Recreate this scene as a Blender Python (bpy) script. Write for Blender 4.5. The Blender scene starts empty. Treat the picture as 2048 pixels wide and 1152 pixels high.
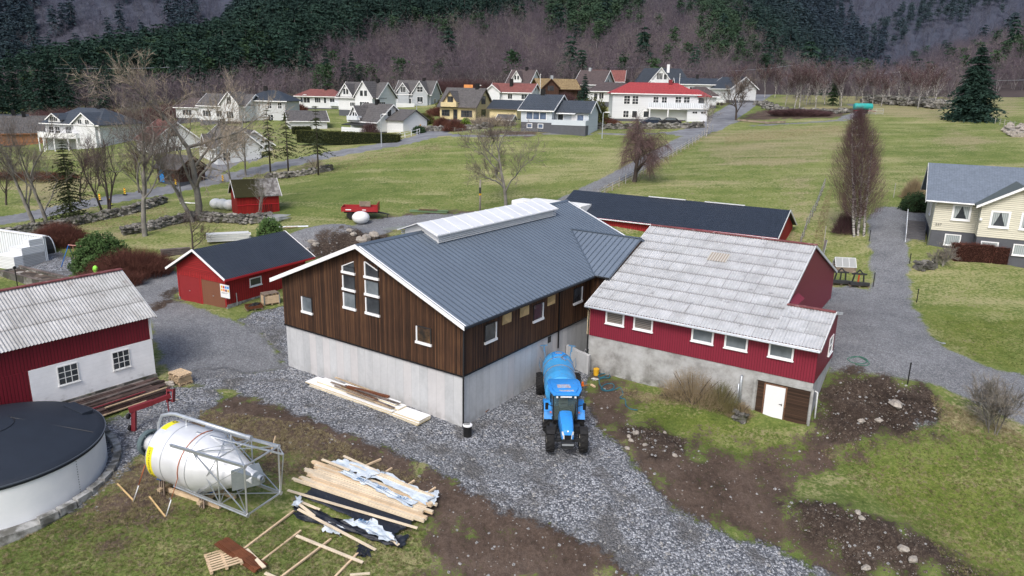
import bpy, bmesh, math, random
import numpy as np
from mathutils import Vector, Matrix, noise as mnoise
R = math.radians
random.seed(7); np.random.seed(7)
sc = bpy.context.scene
COL = sc.collection
# ---------------------------------------------------------------- camera
F, PITCH, ROLL, CH = 1460.1, R(15.14), R(1.21), 18.0
cd = bpy.data.cameras.new('camera'); cam = bpy.data.objects.new('camera', cd); COL.objects.link(cam)
cd.sensor_width = 36.0; cd.lens = 36.0 * F / 2048; cd.clip_end = 9000; cd.clip_start = 0.3
cam.location = (0, 0, CH)
fw = Vector((0, math.cos(PITCH), -math.sin(PITCH))); upv = Vector((0, math.sin(PITCH), math.cos(PITCH))); rt = Vector((1, 0, 0))
# image roll: screen x/y axes turned by ROLL
r2 = rt * math.cos(ROLL) + upv * math.sin(ROLL); u2 = -rt * math.sin(ROLL) + upv * math.cos(ROLL)
M = Matrix((r2, u2, -fw)).transposed()
cam.rotation_euler = M.to_euler(); sc.camera = cam
def ray(px, py):
 a, b = px - 1024, py - 576
 c, s = math.cos(ROLL), math.sin(ROLL)
 A = c * a + s * b; B = -s * a + c * b
 x = A / F; u = -B / F
 return (x, math.cos(PITCH) + u * math.sin(PITCH), -math.sin(PITCH) + u * math.cos(PITCH))
def atz(px, py, z):
 d = ray(px, py); t = (z - CH) / d[2]; return Vector((d[0] * t, d[1] * t, z))
def atY(px, py, Y):
 d = ray(px, py); t = Y / d[1]; return Vector((d[0] * t, Y, CH + d[2] * t))
def proj(X):
 x, y, z = X[0], X[1], X[2] - CH
 f_ = y * math.cos(PITCH) - z * math.sin(PITCH); up = y * math.sin(PITCH) + z * math.cos(PITCH)
 a = F * x / f_; b = -F * up / f_
 c, s = math.cos(ROLL), math.sin(ROLL)
 return 1024 + c * a - s * b, 576 + s * a + c * b
# ---------------------------------------------------------------- terrain
CT = [(925,857,36.7),(574,727,45.5),(456,621,53.5),(359,599,56.7),(313,738,43.5),(66,811,38),(0,1059,28),(600,1100,28.2),(1024,1150,26.6),(1500,1150,27.2),(2040,1150,28.2),(1090,895,35),(1604,857,37.6),(2040,900,35),
(1680,740,41),(1750,640,49.5),(1900,690,46.5),(1800,600,55),(1640,600,56),(1822,490,66),(2040,500,66),(1770,430,75),(1715,470,70),(1600,480,71),(1500,300,110),(1700,300,110),(1900,300,108),(2040,300,105),
(1740,235,145),(1500,245,140),(2040,235,140),(1940,240,140),(1300,395,82),(1260,360,93),(1400,300,113),(1000,410,86),(750,437,80),(700,460,76),(640,490,71),(510,430,80),(570,500,69),(400,460,76),(0,440,85),(450,365,105),(290,470,74),(100,470,76),(700,320,112),(860,270,128),(1110,258,130),(1310,243,145),(1450,215,165),(1530,190,220),(910,243,155),(710,268,148),(830,210,205),(635,220,195),(530,240,160),(400,320,118),(150,298,142),(20,290,160),(0,380,100),(1020,220,180),(1320,195,220),(1030,182,215),(600,330,112)]
pts = [tuple(atY(*c)) for c in CT]
pts += [(-60, 20, -1.5), (-40, 5, -2), (0, 5, -1.8), (40, 5, -2), (70, 25, 0), (-90, 60, 1.5), (90, 60, 6), (-150, 120, 3), (130, 110, 13), (-200, 220, 8), (-100, 240, 12), (0, 250, 18.5), (100, 240, 18.5), (190, 220, 19), (-8.3, 30, -.1), (-13,28.5,-.1),(-15.5,30.8,0.0),(-10,27.6,-.1), (2, 44, 0.2), (5, 38, 0), (6, 33, -.2), (7.5, 42, .1), (10, 40.5, .1)]
P3 = np.array(pts)
def _tps(r2): return 0.5 * r2 * np.log(r2 + 1e-9)
n_ = len(P3); d2 = ((P3[:, None, :2] - P3[None, :, :2]) ** 2).sum(-1) / 2500.
K = _tps(d2) + np.eye(n_) * 0.003
Q = np.c_[np.ones(n_), P3[:, :2] / 50.]
sol = np.linalg.solve(np.block([[K, Q], [Q.T, np.zeros((3, 3))]]), np.r_[P3[:, 2], np.zeros(3)])
W_, A_ = sol[:n_], sol[n_:]
PXS = [0,   200, 430, 600, 1400, 1500, 1580, 1650, 1700, 1740, 1800, 1900, 2048, 2400]
CAP = [.00, .03, .075, .24, .24, .19, .13, .08, .016, .012, .032, .072, .13, .2]
Y0S = [250, 245, 240, 240, 250, 300, 380, 480, 560, 560, 420, 300, 250, 240]
YBS = [620, 620, 640, 800, 1100, 1100, 1100, 1100, 1100, 1100, 1100, 1100, 1100, 1100]
SX = [ray(p, 150)[0] / ray(p, 150)[1] for p in PXS]
def hgt(x, y):
 x = np.asarray(x, float); y = np.asarray(y, float); shp = x.shape; x = x.ravel(); y = y.ravel()
 out = np.zeros(len(x))
 yc = np.minimum(y, 235); xc = np.clip(x * yc / np.maximum(y, 1), -185, 185)
 for i in range(0, len(x), 20000):
  X = xc[i:i + 20000]; Y = yc[i:i + 20000]
  r2_ = ((X[:, None] - P3[None, :, 0]) ** 2 + (Y[:, None] - P3[None, :, 1]) ** 2) / 2500.
  out[i:i + 20000] = _tps(r2_) @ W_ + A_[0] + A_[1] * X / 50. + A_[2] * Y / 50.
 s = x / np.maximum(y, 1)
 y0 = np.interp(s, SX, Y0S); cap = np.interp(s, SX, CAP); yb = np.interp(s, SX, YBS)
 far = y > 235
 rise = np.maximum(0, y - y0) * .21
 lim = np.maximum(cap * (y0 + 230), 0)
 near = lim * (1 - np.exp(-rise / np.maximum(lim, .5)))
 kk = np.clip((cap - .10) / .1, 0, 1); near = near * (1 - kk) + rise * kk
 back = np.maximum(0, y - yb) * .47
 hill = np.maximum(near, back) + 3.0 * np.sin(x * .013 + 1) * np.sin(y * .017) * np.clip((y - 300) / 200, 0, 1)
 out = out + np.where(far, hill, 0)
 for (bx, by, br, bh) in BUMPS:
  out = out + bh * np.exp(-(((x - bx) ** 2 + (y - by) ** 2) / (br * br)))
 return out.reshape(shp)
BUMPS = []
def h1(x, y): return float(hgt(np.array([x]), np.array([y]))[0])
def at(px, py, dz=0.0):
 """where the line of sight through a point of the photo meets the ground"""
 d = ray(px, py)
 t = np.geomspace(15, 900, 500); X = d[0] * t; Y = d[1] * t; Z = CH + d[2] * t
 g = Z - hgt(X, Y) - dz
 k = np.argmax(g < 0) if (g < 0).any() else len(t) - 1
 lo, hi = t[max(k - 1, 0)], t[k]
 for _ in range(14):
  m = (lo + hi) / 2
  if CH + d[2] * m - h1(d[0] * m, d[1] * m) - dz < 0: hi = m
  else: lo = m
 m = (lo + hi) / 2
 return Vector((d[0] * m, d[1] * m, CH + d[2] * m))
def bump(px, py, br, bh):
 p = at(px, py); BUMPS.append((p.x, p.y, br, bh))
# ---------------------------------------------------------------- mesh builder
class MB:
 def __init__(s): s.v = []; s.f = []; s.u = None
 def add(s, vs, fs):
  o = len(s.v); s.v += [tuple(v) for v in vs]; s.f += [tuple(i + o for i in f) for f in fs]; return s
 def box(s, x0, x1, y0, y1, z0, z1):
  vs = [(x, y, z) for z in (z0, z1) for (x, y) in ((x0, y0), (x1, y0), (x1, y1), (x0, y1))]
  return s.add(vs, [(3, 2, 1, 0), (4, 5, 6, 7), (0, 1, 5, 4), (1, 2, 6, 5), (2, 3, 7, 6), (3, 0, 4, 7)])
 def bar(s, p, q, w, h=None, up=(0, 0, 1)):
  h = h or w; p = Vector(p); q = Vector(q); d = (q - p)
  if d.length < 1e-6: return s
  d.normalize(); up = Vector(up)
  if abs(d.dot(up)) > .98: up = Vector((1, 0, 0))
  a = d.cross(up).normalized() * w / 2; b = a.cross(d).normalized() * h / 2
  vs = [p - a - b, p + a - b, p + a + b, p - a + b, q - a - b, q + a - b, q + a + b, q - a + b]
  return s.add(vs, [(3, 2, 1, 0), (4, 5, 6, 7), (0, 1, 5, 4), (1, 2, 6, 5), (2, 3, 7, 6), (3, 0, 4, 7)])
 def prism(s, poly, vec):
  n = len(poly); vec = Vector(vec); a = [Vector(p) for p in poly]; b = [p + vec for p in a]
  return s.add(a + b, [tuple(range(n))[::-1], tuple(range(n, 2 * n))] + [(i, (i + 1) % n, n + (i + 1) % n, n + i) for i in range(n)])
 def tube(s, ps, r, n=8, cap=True):
  ps = [Vector(p) for p in ps]; rs = r if isinstance(r, (list, tuple)) else [r] * len(ps)
  base = len(s.v); vs = []; ref = None
  for i, p in enumerate(ps):
   d = (ps[min(i + 1, len(ps) - 1)] - ps[max(i - 1, 0)]).normalized()
   if ref is None:
    ref = d.cross(Vector((0, 0, 1)) if abs(d.z) < .9 else Vector((1, 0, 0))).normalized()
   else: ref = (ref - d * ref.dot(d)).normalized()
   b = d.cross(ref)
   vs += [p + (ref * math.cos(k * 2 * math.pi / n) + b * math.sin(k * 2 * math.pi / n)) * rs[i] for k in range(n)]
  fs = [(i * n + k, i * n + (k + 1) % n, (i + 1) * n + (k + 1) % n, (i + 1) * n + k) for i in range(len(ps) - 1) for k in range(n)]
  if cap: fs += [tuple(range(n))[::-1], tuple(range((len(ps) - 1) * n, len(ps) * n))]
  return s.add(vs, fs)
 def lathe(s, prof, n=24, axis=None, c=(0, 0, 0), cap=True):
  """prof: (radius, height) pairs round axis (default z) from c"""
  ax = Vector(axis or (0, 0, 1)).normalized(); c = Vector(c)
  a = ax.cross(Vector((0, 0, 1)) if abs(ax.z) < .9 else Vector((1, 0, 0))).normalized(); b = ax.cross(a)
  vs = [c + ax * h + (a * math.cos(k * 2 * math.pi / n) + b * math.sin(k * 2 * math.pi / n)) * r for (r, h) in prof for k in range(n)]
  fs = [(i * n + k, i * n + (k + 1) % n, (i + 1) * n + (k + 1) % n, (i + 1) * n + k) for i in range(len(prof) - 1) for k in range(n)]
  if cap: fs += [tuple(range(n))[::-1], tuple(range((len(prof) - 1) * n, len(prof) * n))]
  return s.add(vs, fs)
 def ball(s, c, rx, ry=None, rz=None, n=10, m=6, jit=0, rnd=random):
  ry = ry or rx; rz = rz or rx; vs = []; fs = []
  for i in range(m + 1):
   th = math.pi * i / m
   for k in range(n):
    ph = 2 * math.pi * k / n; j = 1 + rnd.uniform(-jit, jit)
    vs.append((c[0] + rx * j * math.sin(th) * math.cos(ph), c[1] + ry * j * math.sin(th) * math.sin(ph), c[2] + rz * j * math.cos(th)))
  for i in range(m):
   for k in range(n): fs.append((i * n + k, (i + 1) * n + k, (i + 1) * n + (k + 1) % n, i * n + (k + 1) % n))
  return s.add(vs, fs)
 def build(s, name, mat, parent=None, smooth=False, bevel=0, fix=True, auto=False):
  me = bpy.data.meshes.new(name); me.from_pydata(s.v, [], s.f)
  if fix and len(s.f) < 60000:
   bm = bmesh.new(); bm.from_mesh(me)
   if bevel:
    bmesh.ops.remove_doubles(bm, verts=bm.verts, dist=1e-4)
   bmesh.ops.recalc_face_normals(bm, faces=bm.faces)
   if bevel:
    es = [e for e in bm.edges if len(e.link_faces) == 2 and e.calc_face_angle(0) > .6]
    bmesh.ops.bevel(bm, geom=es, offset=bevel, segments=2, affect='EDGES', profile=.6, clamp_overlap=True)
   bm.to_mesh(me); bm.free()
  if smooth:
   me.polygons.foreach_set('use_smooth', [True] * len(me.polygons))
   if smooth != 'all':
    me.set_sharp_from_angle(angle=R(38))
  me.materials.append(mat if not isinstance(mat, str) else MT[mat])
  o = bpy.data.objects.new(name, me); COL.objects.link(o); o.parent = parent
  return o
def tag(o, label=None, cat=None, group=None, kind=None):
 if label: o['label'] = label
 if cat: o['category'] = cat
 if group: o['group'] = group
 if kind: o['kind'] = kind
 return o
def empty(name, loc, label, cat, rz=0, group=None):
 o = bpy.data.objects.new(name, None); COL.objects.link(o); o.location = loc; o.rotation_euler = (0, 0, rz)
 o.empty_display_size = .2
 return tag(o, label, cat, group)
def kids(o): return [c for c in bpy.data.objects if c.parent == o]
def copy_tree(o, parent=None, label=None):
 c = o.copy(); COL.objects.link(c); c.parent = parent
 if label: c['label'] = label
 for ch in kids(o): copy_tree(ch, c)
 return c
# ---------------------------------------------------------------- materials
MT = {}
class NB:
 def __init__(s, name):
  s.m = bpy.data.materials.new(name); s.m.use_nodes = True; s.t = s.m.node_tree; s.t.nodes.clear()
  s.out = s.t.nodes.new('ShaderNodeOutputMaterial'); s.b = s.t.nodes.new('ShaderNodeBsdfPrincipled')
  s.t.links.new(s.b.outputs[0], s.out.inputs[0]); s.name = name
  s.co = s.t.nodes.new('ShaderNodeTexCoord'); MT[name] = s.m
 def n(s, ty, **kw):
  x = s.t.nodes.new(ty)
  for k, v in kw.items():
   if k.startswith('i_'):
    kk = k[2:]; x.inputs[int(kk) if kk.isdigit() else kk.replace('_', ' ')].default_value = v
   else: setattr(x, k, v)
  return x
 def l(s, a, b): s.t.links.new(a, b)
 def noise(s, scale, detail=4, vec=None, rough=.6, dist=0):
  x = s.n('ShaderNodeTexNoise'); x.inputs['Scale'].default_value = scale; x.inputs['Detail'].default_value = detail
  x.inputs['Roughness'].default_value = rough; x.inputs['Distortion'].default_value = dist
  s.l(vec or s.co.outputs['Object'], x.inputs['Vector']); return x.outputs[0]
 def vor(s, scale, vec=None, out='Color', feature='F1', rnd=1):
  x = s.n('ShaderNodeTexVoronoi', feature=feature); x.inputs['Scale'].default_value = scale
  if 'Randomness' in x.inputs: x.inputs['Randomness'].default_value = rnd
  s.l(vec or s.co.outputs['Object'], x.inputs['Vector']); return x.outputs[out]
 def math(s, op, a, b=None, c=None, clamp=False):
  x = s.n('ShaderNodeMath', operation=op, use_clamp=clamp)
  for i, q in enumerate((a, b, c)):
   if q is None: continue
   if isinstance(q, (int, float)): x.inputs[i].default_value = q
   else: s.l(q, x.inputs[i])
  return x.outputs[0]
 def ramp(s, fac, stops, interp='LINEAR'):
  x = s.n('ShaderNodeValToRGB'); x.color_ramp.interpolation = interp; e = x.color_ramp.elements
  while len(e) < len(stops): e.new(.5)
  for i, (p, c) in enumerate(stops):
   e[i].position = p; e[i].color = tuple(c) + (1,) if not isinstance(c, (int, float)) else (c, c, c, 1)
  s.l(fac, x.inputs[0]); return x.outputs[0]
 def mix(s, fac, a, b, mode='MIX'):
  x = s.n('ShaderNodeMix', data_type='RGBA', blend_type=mode)
  for sock, q in ((x.inputs[0], fac), (x.inputs[6], a), (x.inputs[7], b)):
   if isinstance(q, (int, float)): sock.default_value = q if sock == x.inputs[0] else (q, q, q, 1)
   elif isinstance(q, tuple): sock.default_value = q + (1,)
   else: s.l(q, sock)
  return x.outputs[2]
 def smooth(s, v, lo, hi):
  x = s.n('ShaderNodeMapRange', interpolation_type='SMOOTHSTEP'); x.inputs[1].default_value = lo; x.inputs[2].default_value = hi
  s.l(v, x.inputs[0]); return x.outputs[0]
 def attr(s, nm):
  x = s.n('ShaderNodeAttribute', attribute_name=nm); return x.outputs['Fac']
 def bump(s, h, dist=.01, strength=1):
  x = s.n('ShaderNodeBump'); x.inputs['Distance'].default_value = dist; x.inputs['Strength'].default_value = strength
  s.l(h, x.inputs['Height']); s.l(x.outputs[0], s.b.inputs['Normal']); return x.outputs[0]
 def xyz(s, which='Object'):
  x = s.n('ShaderNodeSeparateXYZ'); s.l(s.co.outputs[which], x.inputs[0]); return x.outputs
 def done(s, col, rough=.7, metal=0, spec=.3):
  if isinstance(col, tuple): s.b.inputs['Base Color'].default_value = col + (1,)
  else: s.l(col, s.b.inputs['Base Color'])
  if isinstance(rough, (int, float)): s.b.inputs['Roughness'].default_value = rough
  else: s.l(rough, s.b.inputs['Roughness'])
  s.b.inputs['Metallic'].default_value = metal; s.b.inputs['Specular IOR Level'].default_value = spec
  return s.m
def paint(name, c, rough=.6, var=.18, scale=1.2, metal=0, bump=0, bs=40, spec=.3, dirt=None):
 n = NB(name); f = n.noise(scale, 5); g = n.noise(scale * 9, 3)
 f = n.math('ADD', n.math('MULTIPLY', f, .7), n.math('MULTIPLY', g, .3))
 lo = tuple(x * (1 - var) for x in c); hi = tuple(min(1, x * (1 + var)) for x in c)
 col = n.ramp(f, [(.3, lo), (.7, hi)])
 if dirt:
  col = n.mix(n.smooth(n.noise(scale * 2.3, 6), .55, .75), col, dirt)
 if bump: n.bump(n.noise(bs, 3), bump)
 return n.done(col, rough, metal, spec)
def boards(name, c, w=.14, var=.35, rough=.75, horiz=False, spread=.5, groove=.012, streak=(.02, .02, .02), strk=.0):
 n = NB(name); x = n.xyz()
 co = x[2] if horiz else n.math('ADD', x[0], x[1])
 t = n.math('DIVIDE', co, w); fl = n.math('FLOOR', t); fr = n.math('FRACT', t)
 wn = n.n('ShaderNodeTexWhiteNoise', noise_dimensions='1D'); n.l(fl, wn.inputs['W'])
 mp = n.n('ShaderNodeMapping'); n.l(n.co.outputs['Object'], mp.inputs[0]); mp.inputs['Scale'].default_value = (1, 1, 12) if horiz else (10, 10, .8)
 g = n.noise(2.0, 5, mp.outputs[0])
 v = n.math('ADD', n.math('MULTIPLY', wn.outputs['Value'], spread), n.math('MULTIPLY', g, 1 - spread))
 lo = tuple(q * (1 - var) for q in c); hi = tuple(min(1, q * (1 + var)) for q in c)
 col = n.ramp(v, [(.15, lo), (.85, hi)])
 if strk: col = n.mix(n.math('MULTIPLY', n.smooth(n.noise(.5, 5), .45, .7), strk), col, streak)
 gr = n.math('MULTIPLY', n.smooth(fr, 0, .12), n.math('SUBTRACT', 1, n.smooth(fr, .88, 1)))
 col = n.mix(n.math('SUBTRACT', 1, gr), col, tuple(q * .25 for q in c))
 n.bump(gr, groove)
 return n.done(col, rough)
def mats():
 paint('white', (.78, .79, .80), .45, .05)
 paint('white_old', (.72, .73, .72), .7, .1, dirt=(.35, .34, .3))
 paint('trim_white', (.82, .83, .84), .4, .04)
 paint('offwhite', (.62, .64, .65), .6, .08)
 paint('black', (.012, .012, .013), .4, .3)
 paint('rubber', (.018, .018, .019), .85, .5, 6)
 paint('dark_steel', (.04, .042, .045), .5, .4, 5, .3)
 paint('galv', (.55, .58, .61), .38, .12, 6, .75)
 paint('galv_pipe', (.50, .54, .58), .4, .12, 6, .55)
 n = NB('silo'); x = n.xyz()
 nz = n.noise(.9, 4); col = n.ramp(nz, [(.3, (.66, .68, .71)), (.7, (.78, .80, .82))])
 n.bump(n.math('FRACT', n.math('MULTIPLY', x[0], 1.0)), .002); n.done(col, n.ramp(n.noise(3, 3), [(.3, .34), (.7, .48)]), .35)
 paint('blue', (.035, .27, .72), .34, .14, 4, spec=.5, dirt=(.10, .2, .36))
 paint('blue_tank', (.06, .33, .68), .42, .18, 1.6, dirt=(.16, .26, .38))
 paint('blue_strap', (.02, .15, .5), .6)
 paint('red_paint', (.17, .022, .03), .5, .2, 3, dirt=(.16, .03, .03))
 paint('red_pipe', (.42, .02, .05), .5)
 paint('bright_red', (.45, .02, .03), .5)
 paint('red_trailer', (.30, .02, .025), .45, .2)
 paint('orange', (.8, .17, .02), .4)
 paint('yellow', (.75, .42, .03), .5)
 paint('sign_yellow', (.82, .72, .03), .5)
 paint('lime', (.30, .75, .08), .5)
 paint('teal', (.03, .34, .32), .5)
 paint('hose', (.02, .12, .17), .5)
 paint('hose_green', (.03, .16, .1), .5)
 paint('hub', (.55, .53, .45), .6, .2, dirt=(.25, .2, .15))
 n = NB('glass_dark'); n.done(n.ramp(n.noise(.7, 3), [(.35, (.018, .022, .026)), (.7, (.07, .08, .09))]), .08, 0, .6)
 n = NB('glass_pale'); n.done(n.ramp(n.noise(.9, 3), [(.35, (.10, .12, .135)), (.7, (.2, .23, .25))]), .15, 0, .6)
 n = NB('glass_blue'); n.done(n.ramp(n.noise(.9, 3), [(.35, (.06, .09, .15)), (.7, (.15, .2, .3))]), .1, 0, .6)
 n = NB('glass_slat'); x = n.xyz(); n.done(n.ramp(n.math('FRACT', n.math('MULTIPLY', x[2], 9)), [(.3, (.10, .09, .08)), (.6, (.25, .22, .19))]), .25, 0, .5)
 n = NB('cab_glass'); n.b.inputs['Transmission Weight'].default_value = .85; n.b.inputs['IOR'].default_value = 1.1; n.done((.35, .45, .42), .05, 0, .6)
 n = NB('headlamp'); n.done((.75, .76, .74), .12, 0, .7)
 # timber
 def wood(name, c, var=.25, sc=(1, 14, 14)):
  n = NB(name); mp = n.n('ShaderNodeMapping'); n.l(n.co.outputs['Object'], mp.inputs[0]); mp.inputs['Scale'].default_value = (2, 2, 2)
  g = n.noise(1.3, 6, mp.outputs[0]); h = n.vor(1.1)
  hs = n.n('ShaderNodeSeparateColor'); n.l(h, hs.inputs[0])
  v = n.math('ADD', n.math('MULTIPLY', g, .6), n.math('MULTIPLY', hs.outputs[0], .4))
  n.done(n.ramp(v, [(.25, tuple(q * (1 - var) for q in c)), (.75, tuple(min(1, q * (1 + var)) for q in c))]), .75)
 wood('pine', (.62, .47, .31), .18); wood('pine_pale', (.66, .56, .42), .15); wood('pallet', (.42, .32, .21), .3)
 wood('dark_plank', (.075, .048, .042), .5); wood('plank_grey', (.15, .125, .115), .45); wood('rust_wood', (.13, .045, .02), .35)
 wood('old_wood', (.24, .19, .15), .35); wood('brown_plank', (.17, .09, .055), .5); wood('post', (.22, .2, .17), .3)
 wood('osb', (.50, .35, .17), .3)
 wood('foam', (.66, .56, .36), .12); wood('orange_wood', (.5, .2, .06), .3)
 # brown stained cladding
 n = NB('cladding'); x = n.xyz(); w = .098
 t = n.math('DIVIDE', n.math('ADD', x[0], x[1]), w); fl = n.math('FLOOR', t); fr = n.math('FRACT', t)
 wn = n.n('ShaderNodeTexWhiteNoise', noise_dimensions='1D'); n.l(fl, wn.inputs['W'])
 mp = n.n('ShaderNodeMapping'); n.l(n.co.outputs['Object'], mp.inputs[0]); mp.inputs['Scale'].default_value = (9, 9, .5)
 g = n.noise(2.2, 6, mp.outputs[0]); big = n.noise(.35, 2)
 v = n.math('ADD', n.math('ADD', n.math('MULTIPLY', wn.outputs['Value'], .30), n.math('MULTIPLY', g, .48)), n.math('MULTIPLY', big, .32))
 col = n.ramp(v, [(.32, (.021, .011, .007)), (.5, (.060, .029, .016)), (.66, (.112, .055, .028)), (.82, (.18, .092, .045))])
 mp2 = n.n('ShaderNodeMapping'); n.l(n.co.outputs['Object'], mp2.inputs[0]); mp2.inputs['Scale'].default_value = (12, 12, 4)
 kn = n.smooth(n.noise(1.6, 2, mp2.outputs[0]), .68, .76); col = n.mix(n.math('MULTIPLY', kn, .55), col, (.20, .11, .05))
 gr = n.math('MULTIPLY', n.smooth(fr, 0, .2), n.math('SUBTRACT', 1, n.smooth(fr, .8, 1)))
 col = n.mix(n.math('MULTIPLY', n.math('SUBTRACT', 1, gr), .85), col, (.004, .003, .002)); n.bump(gr, .02)
 n.done(col, .7)
 boards('dark_slats', (.05, .028, .018), .1, .5, horiz=True)
 boards('red_boards', (.30, .020, .022), .21, .16, spread=.35)
 boards('red_boards_h', (.28, .018, .02), .15, .14, horiz=True)
 boards('red_shed', (.26, .012, .010), .16, .25)
 boards('red_sheet', (.215, .022, .042), .15, .07, .5, spread=.25, groove=.007)
 boards('maroon', (.16, .012, .022), .17, .14, .5, spread=.3, groove=.02)
 boards('brown_door', (.20, .085, .05), .12, .10, spread=.2, groove=.006)
 boards('white_boards', (.72, .74, .76), .14, .06, .55, horiz=True)
 boards('white_panel', (.70, .74, .78), .35, .06, .55)
 boards('grey_boards', (.42, .45, .48), .15, .06, .6, horiz=True)
 boards('bluegrey_boards', (.56, .62, .68), .15, .05, .6, horiz=True)
 boards('cream_boards', (.66, .64, .53), .17, .06, .6, horiz=True, groove=.02)
 boards('yellow_boards', (.66, .55, .32), .15, .06, .6, horiz=True)
 boards('log', (.34, .16, .08), .2, .3, .7, horiz=True)
 boards('brown_boards', (.07, .035, .025), .16, .35)
 # concrete with board marks
 n = NB('concrete'); x = n.xyz(); t = n.math('DIVIDE', n.math('ADD', x[0], x[1]), .62); fl = n.math('FLOOR', t); fr = n.math('FRACT', t)
 wn = n.n('ShaderNodeTexWhiteNoise', noise_dimensions='1D'); n.l(fl, wn.inputs['W'])
 mp = n.n('ShaderNodeMapping'); n.l(n.co.outputs['Object'], mp.inputs[0]); mp.inputs['Scale'].default_value = (1, 1, .35)
 g = n.noise(1.1, 7, mp.outputs[0], .65); g2 = n.noise(7, 5)
 v = n.math('ADD', n.math('ADD', n.math('MULTIPLY', wn.outputs['Value'], .22), n.math('MULTIPLY', g, .6)), n.math('MULTIPLY', g2, .25))
 col = n.ramp(v, [(.3, (.37, .385, .40)), (.5, (.47, .485, .50)), (.72, (.56, .57, .58))])
 pk = n.math('MULTIPLY', n.smooth(wn.outputs['Value'], .76, .8), .22); col = n.mix(pk, col, (.46, .40, .39))
 st = n.math('MULTIPLY', n.smooth(x[2], 1.2, -.1), n.smooth(n.noise(1.8, 6), .42, .65)); col = n.mix(n.math('MULTIPLY', st, .45), col, (.2, .19, .175))
 ln = n.math('SUBTRACT', 1, n.smooth(n.math('ABSOLUTE', n.math('SUBTRACT', fr, .5)), .47, .495))
 col = n.mix(n.math('MULTIPLY', n.math('SUBTRACT', 1, ln), .4), col, (.2, .2, .2))
 hole = n.math('MULTIPLY', n.smooth(n.vor(1.6, out='Distance'), .035, .02), .7); col = n.mix(hole, col, (.12, .11, .1))
 n.bump(v, .01); n.done(col, .85)
 n = NB('old_concrete'); g = n.noise(.8, 8, rough=.7); x = n.xyz()
 col = n.ramp(g, [(.3, (.19, .185, .175)), (.5, (.36, .365, .36)), (.65, (.46, .47, .475))])
 lowd = n.math('MULTIPLY', n.smooth(x[2], 1.3, .1), n.smooth(n.noise(1.7, 6), .38, .62)); col = n.mix(n.math('MULTIPLY', lowd, .8), col, (.06, .058, .045))
 n.bump(g, .03); n.done(col, .9)
 n = NB('whitewash'); g = n.noise(.9, 8, rough=.7); x = n.xyz(); col = n.ramp(g, [(.3, (.78, .79, .80)), (.6, (.88, .89, .90))])
 fr = n.math('FRACT', n.math('MULTIPLY', x[2], 4.5)); col = n.mix(n.math('MULTIPLY', n.smooth(fr, .08, .0), .25), col, (.45, .44, .42))
 lowd = n.math('MULTIPLY', n.smooth(x[2], 1.1, .1), n.smooth(n.noise(2.2, 7), .52, .7)); col = n.mix(n.math('MULTIPLY', lowd, .4), col, (.3, .3, .28))
 n.bump(g, .02); n.done(col, .85)
 # roofs
 def fib(name, c0, c1, spk, moss, mossw=.25, spks=14, slo=.5):
  n = NB(name); g = n.noise(1.1, 8, rough=.7); col = n.ramp(g, [(.3, c0), (.65, c1)])
  s1 = n.smooth(n.vor(spks, out='Distance', rnd=1), .40, .22); s2 = n.smooth(n.noise(3.1, 5), slo, slo + .13)
  col = n.mix(n.math('MULTIPLY', s1, n.math('MULTIPLY', s2, .85)), col, spk)
  sh = n.n('ShaderNodeSeparateColor'); uv = n.n('ShaderNodeUVMap');
  a = n.attr('sheet'); col = n.mix(n.math('MULTIPLY', n.math('ABSOLUTE', n.math('SUBTRACT', a, .5)), .5), col, n.ramp(a, [(.4, (.27, .265, .255)), (.6, (.48, .485, .49))]))
  col = n.mix(n.math('MULTIPLY', n.smooth(n.attr('gap'), .35, .9), .5), col, (.07, .06, .05))
  col = n.mix(n.math('MULTIPLY', n.smooth(n.noise(1.5, 7), .6, .72), mossw), col, moss)
  n.bump(n.noise(30, 3), .006); n.done(col, .9)
 fib('fibre', (.33, .34, .35), (.49, .505, .525), (.68, .70, .73), (.09, .085, .08), .5)
 fib('fibre_old', (.30, .30, .295), (.48, .485, .49), (.60, .61, .62), (.15, .12, .10), .35, 10, .6)
 n = NB('slate_moss'); g = n.noise(2.2, 7); x = n.xyz()
 col = n.ramp(n.vor(3.2, out='Color'), [(.2, (.13, .12, .115)), (.8, (.3, .29, .28))])
 col = n.mix(n.smooth(n.math('ADD', g, n.math('MULTIPLY', x[0], -.22)), .28, .55), col, (.035, .033, .012)); n.bump(g, .03); n.done(col, .9)
 n = NB('ridge_red'); col = n.ramp(n.noise(2.6, 8, rough=.7), [(.4, (.15, .045, .045)), (.6, (.22, .08, .08)), (.7, (.45, .42, .42))]); n.done(col, .8)
 paint('metal_roof', (.175, .215, .27), .42, .08, .5, .25, spec=.4)
 paint('metal_roof_rib', (.10, .13, .17), .45, .06, .5, .25, spec=.4)
 n = NB('poly_roof'); n.done(n.ramp(n.noise(.6, 5), [(.3, (.60, .62, .65)), (.7, (.70, .72, .74))]), .35)
 def tile(name, c, var=.25, rough=.6, sx=3.2, sz=2.9, bump=.02):
  n = NB(name); x = n.xyz();
  a = n.math('FRACT', n.math('MULTIPLY', x[0], sx)); b = n.math('FRACT', n.math('MULTIPLY', x[2], sz))
  g = n.noise(1.2, 5); g2 = n.vor(sx * 1.5, out='Color'); s_ = n.n('ShaderNodeSeparateColor'); n.l(g2, s_.inputs[0])
  v = n.math('ADD', n.math('MULTIPLY', g, .6), n.math('MULTIPLY', s_.outputs[0], .4))
  col = n.ramp(v, [(.25, tuple(q * (1 - var) for q in c)), (.75, tuple(min(1, q * (1 + var)) for q in c))])
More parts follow.
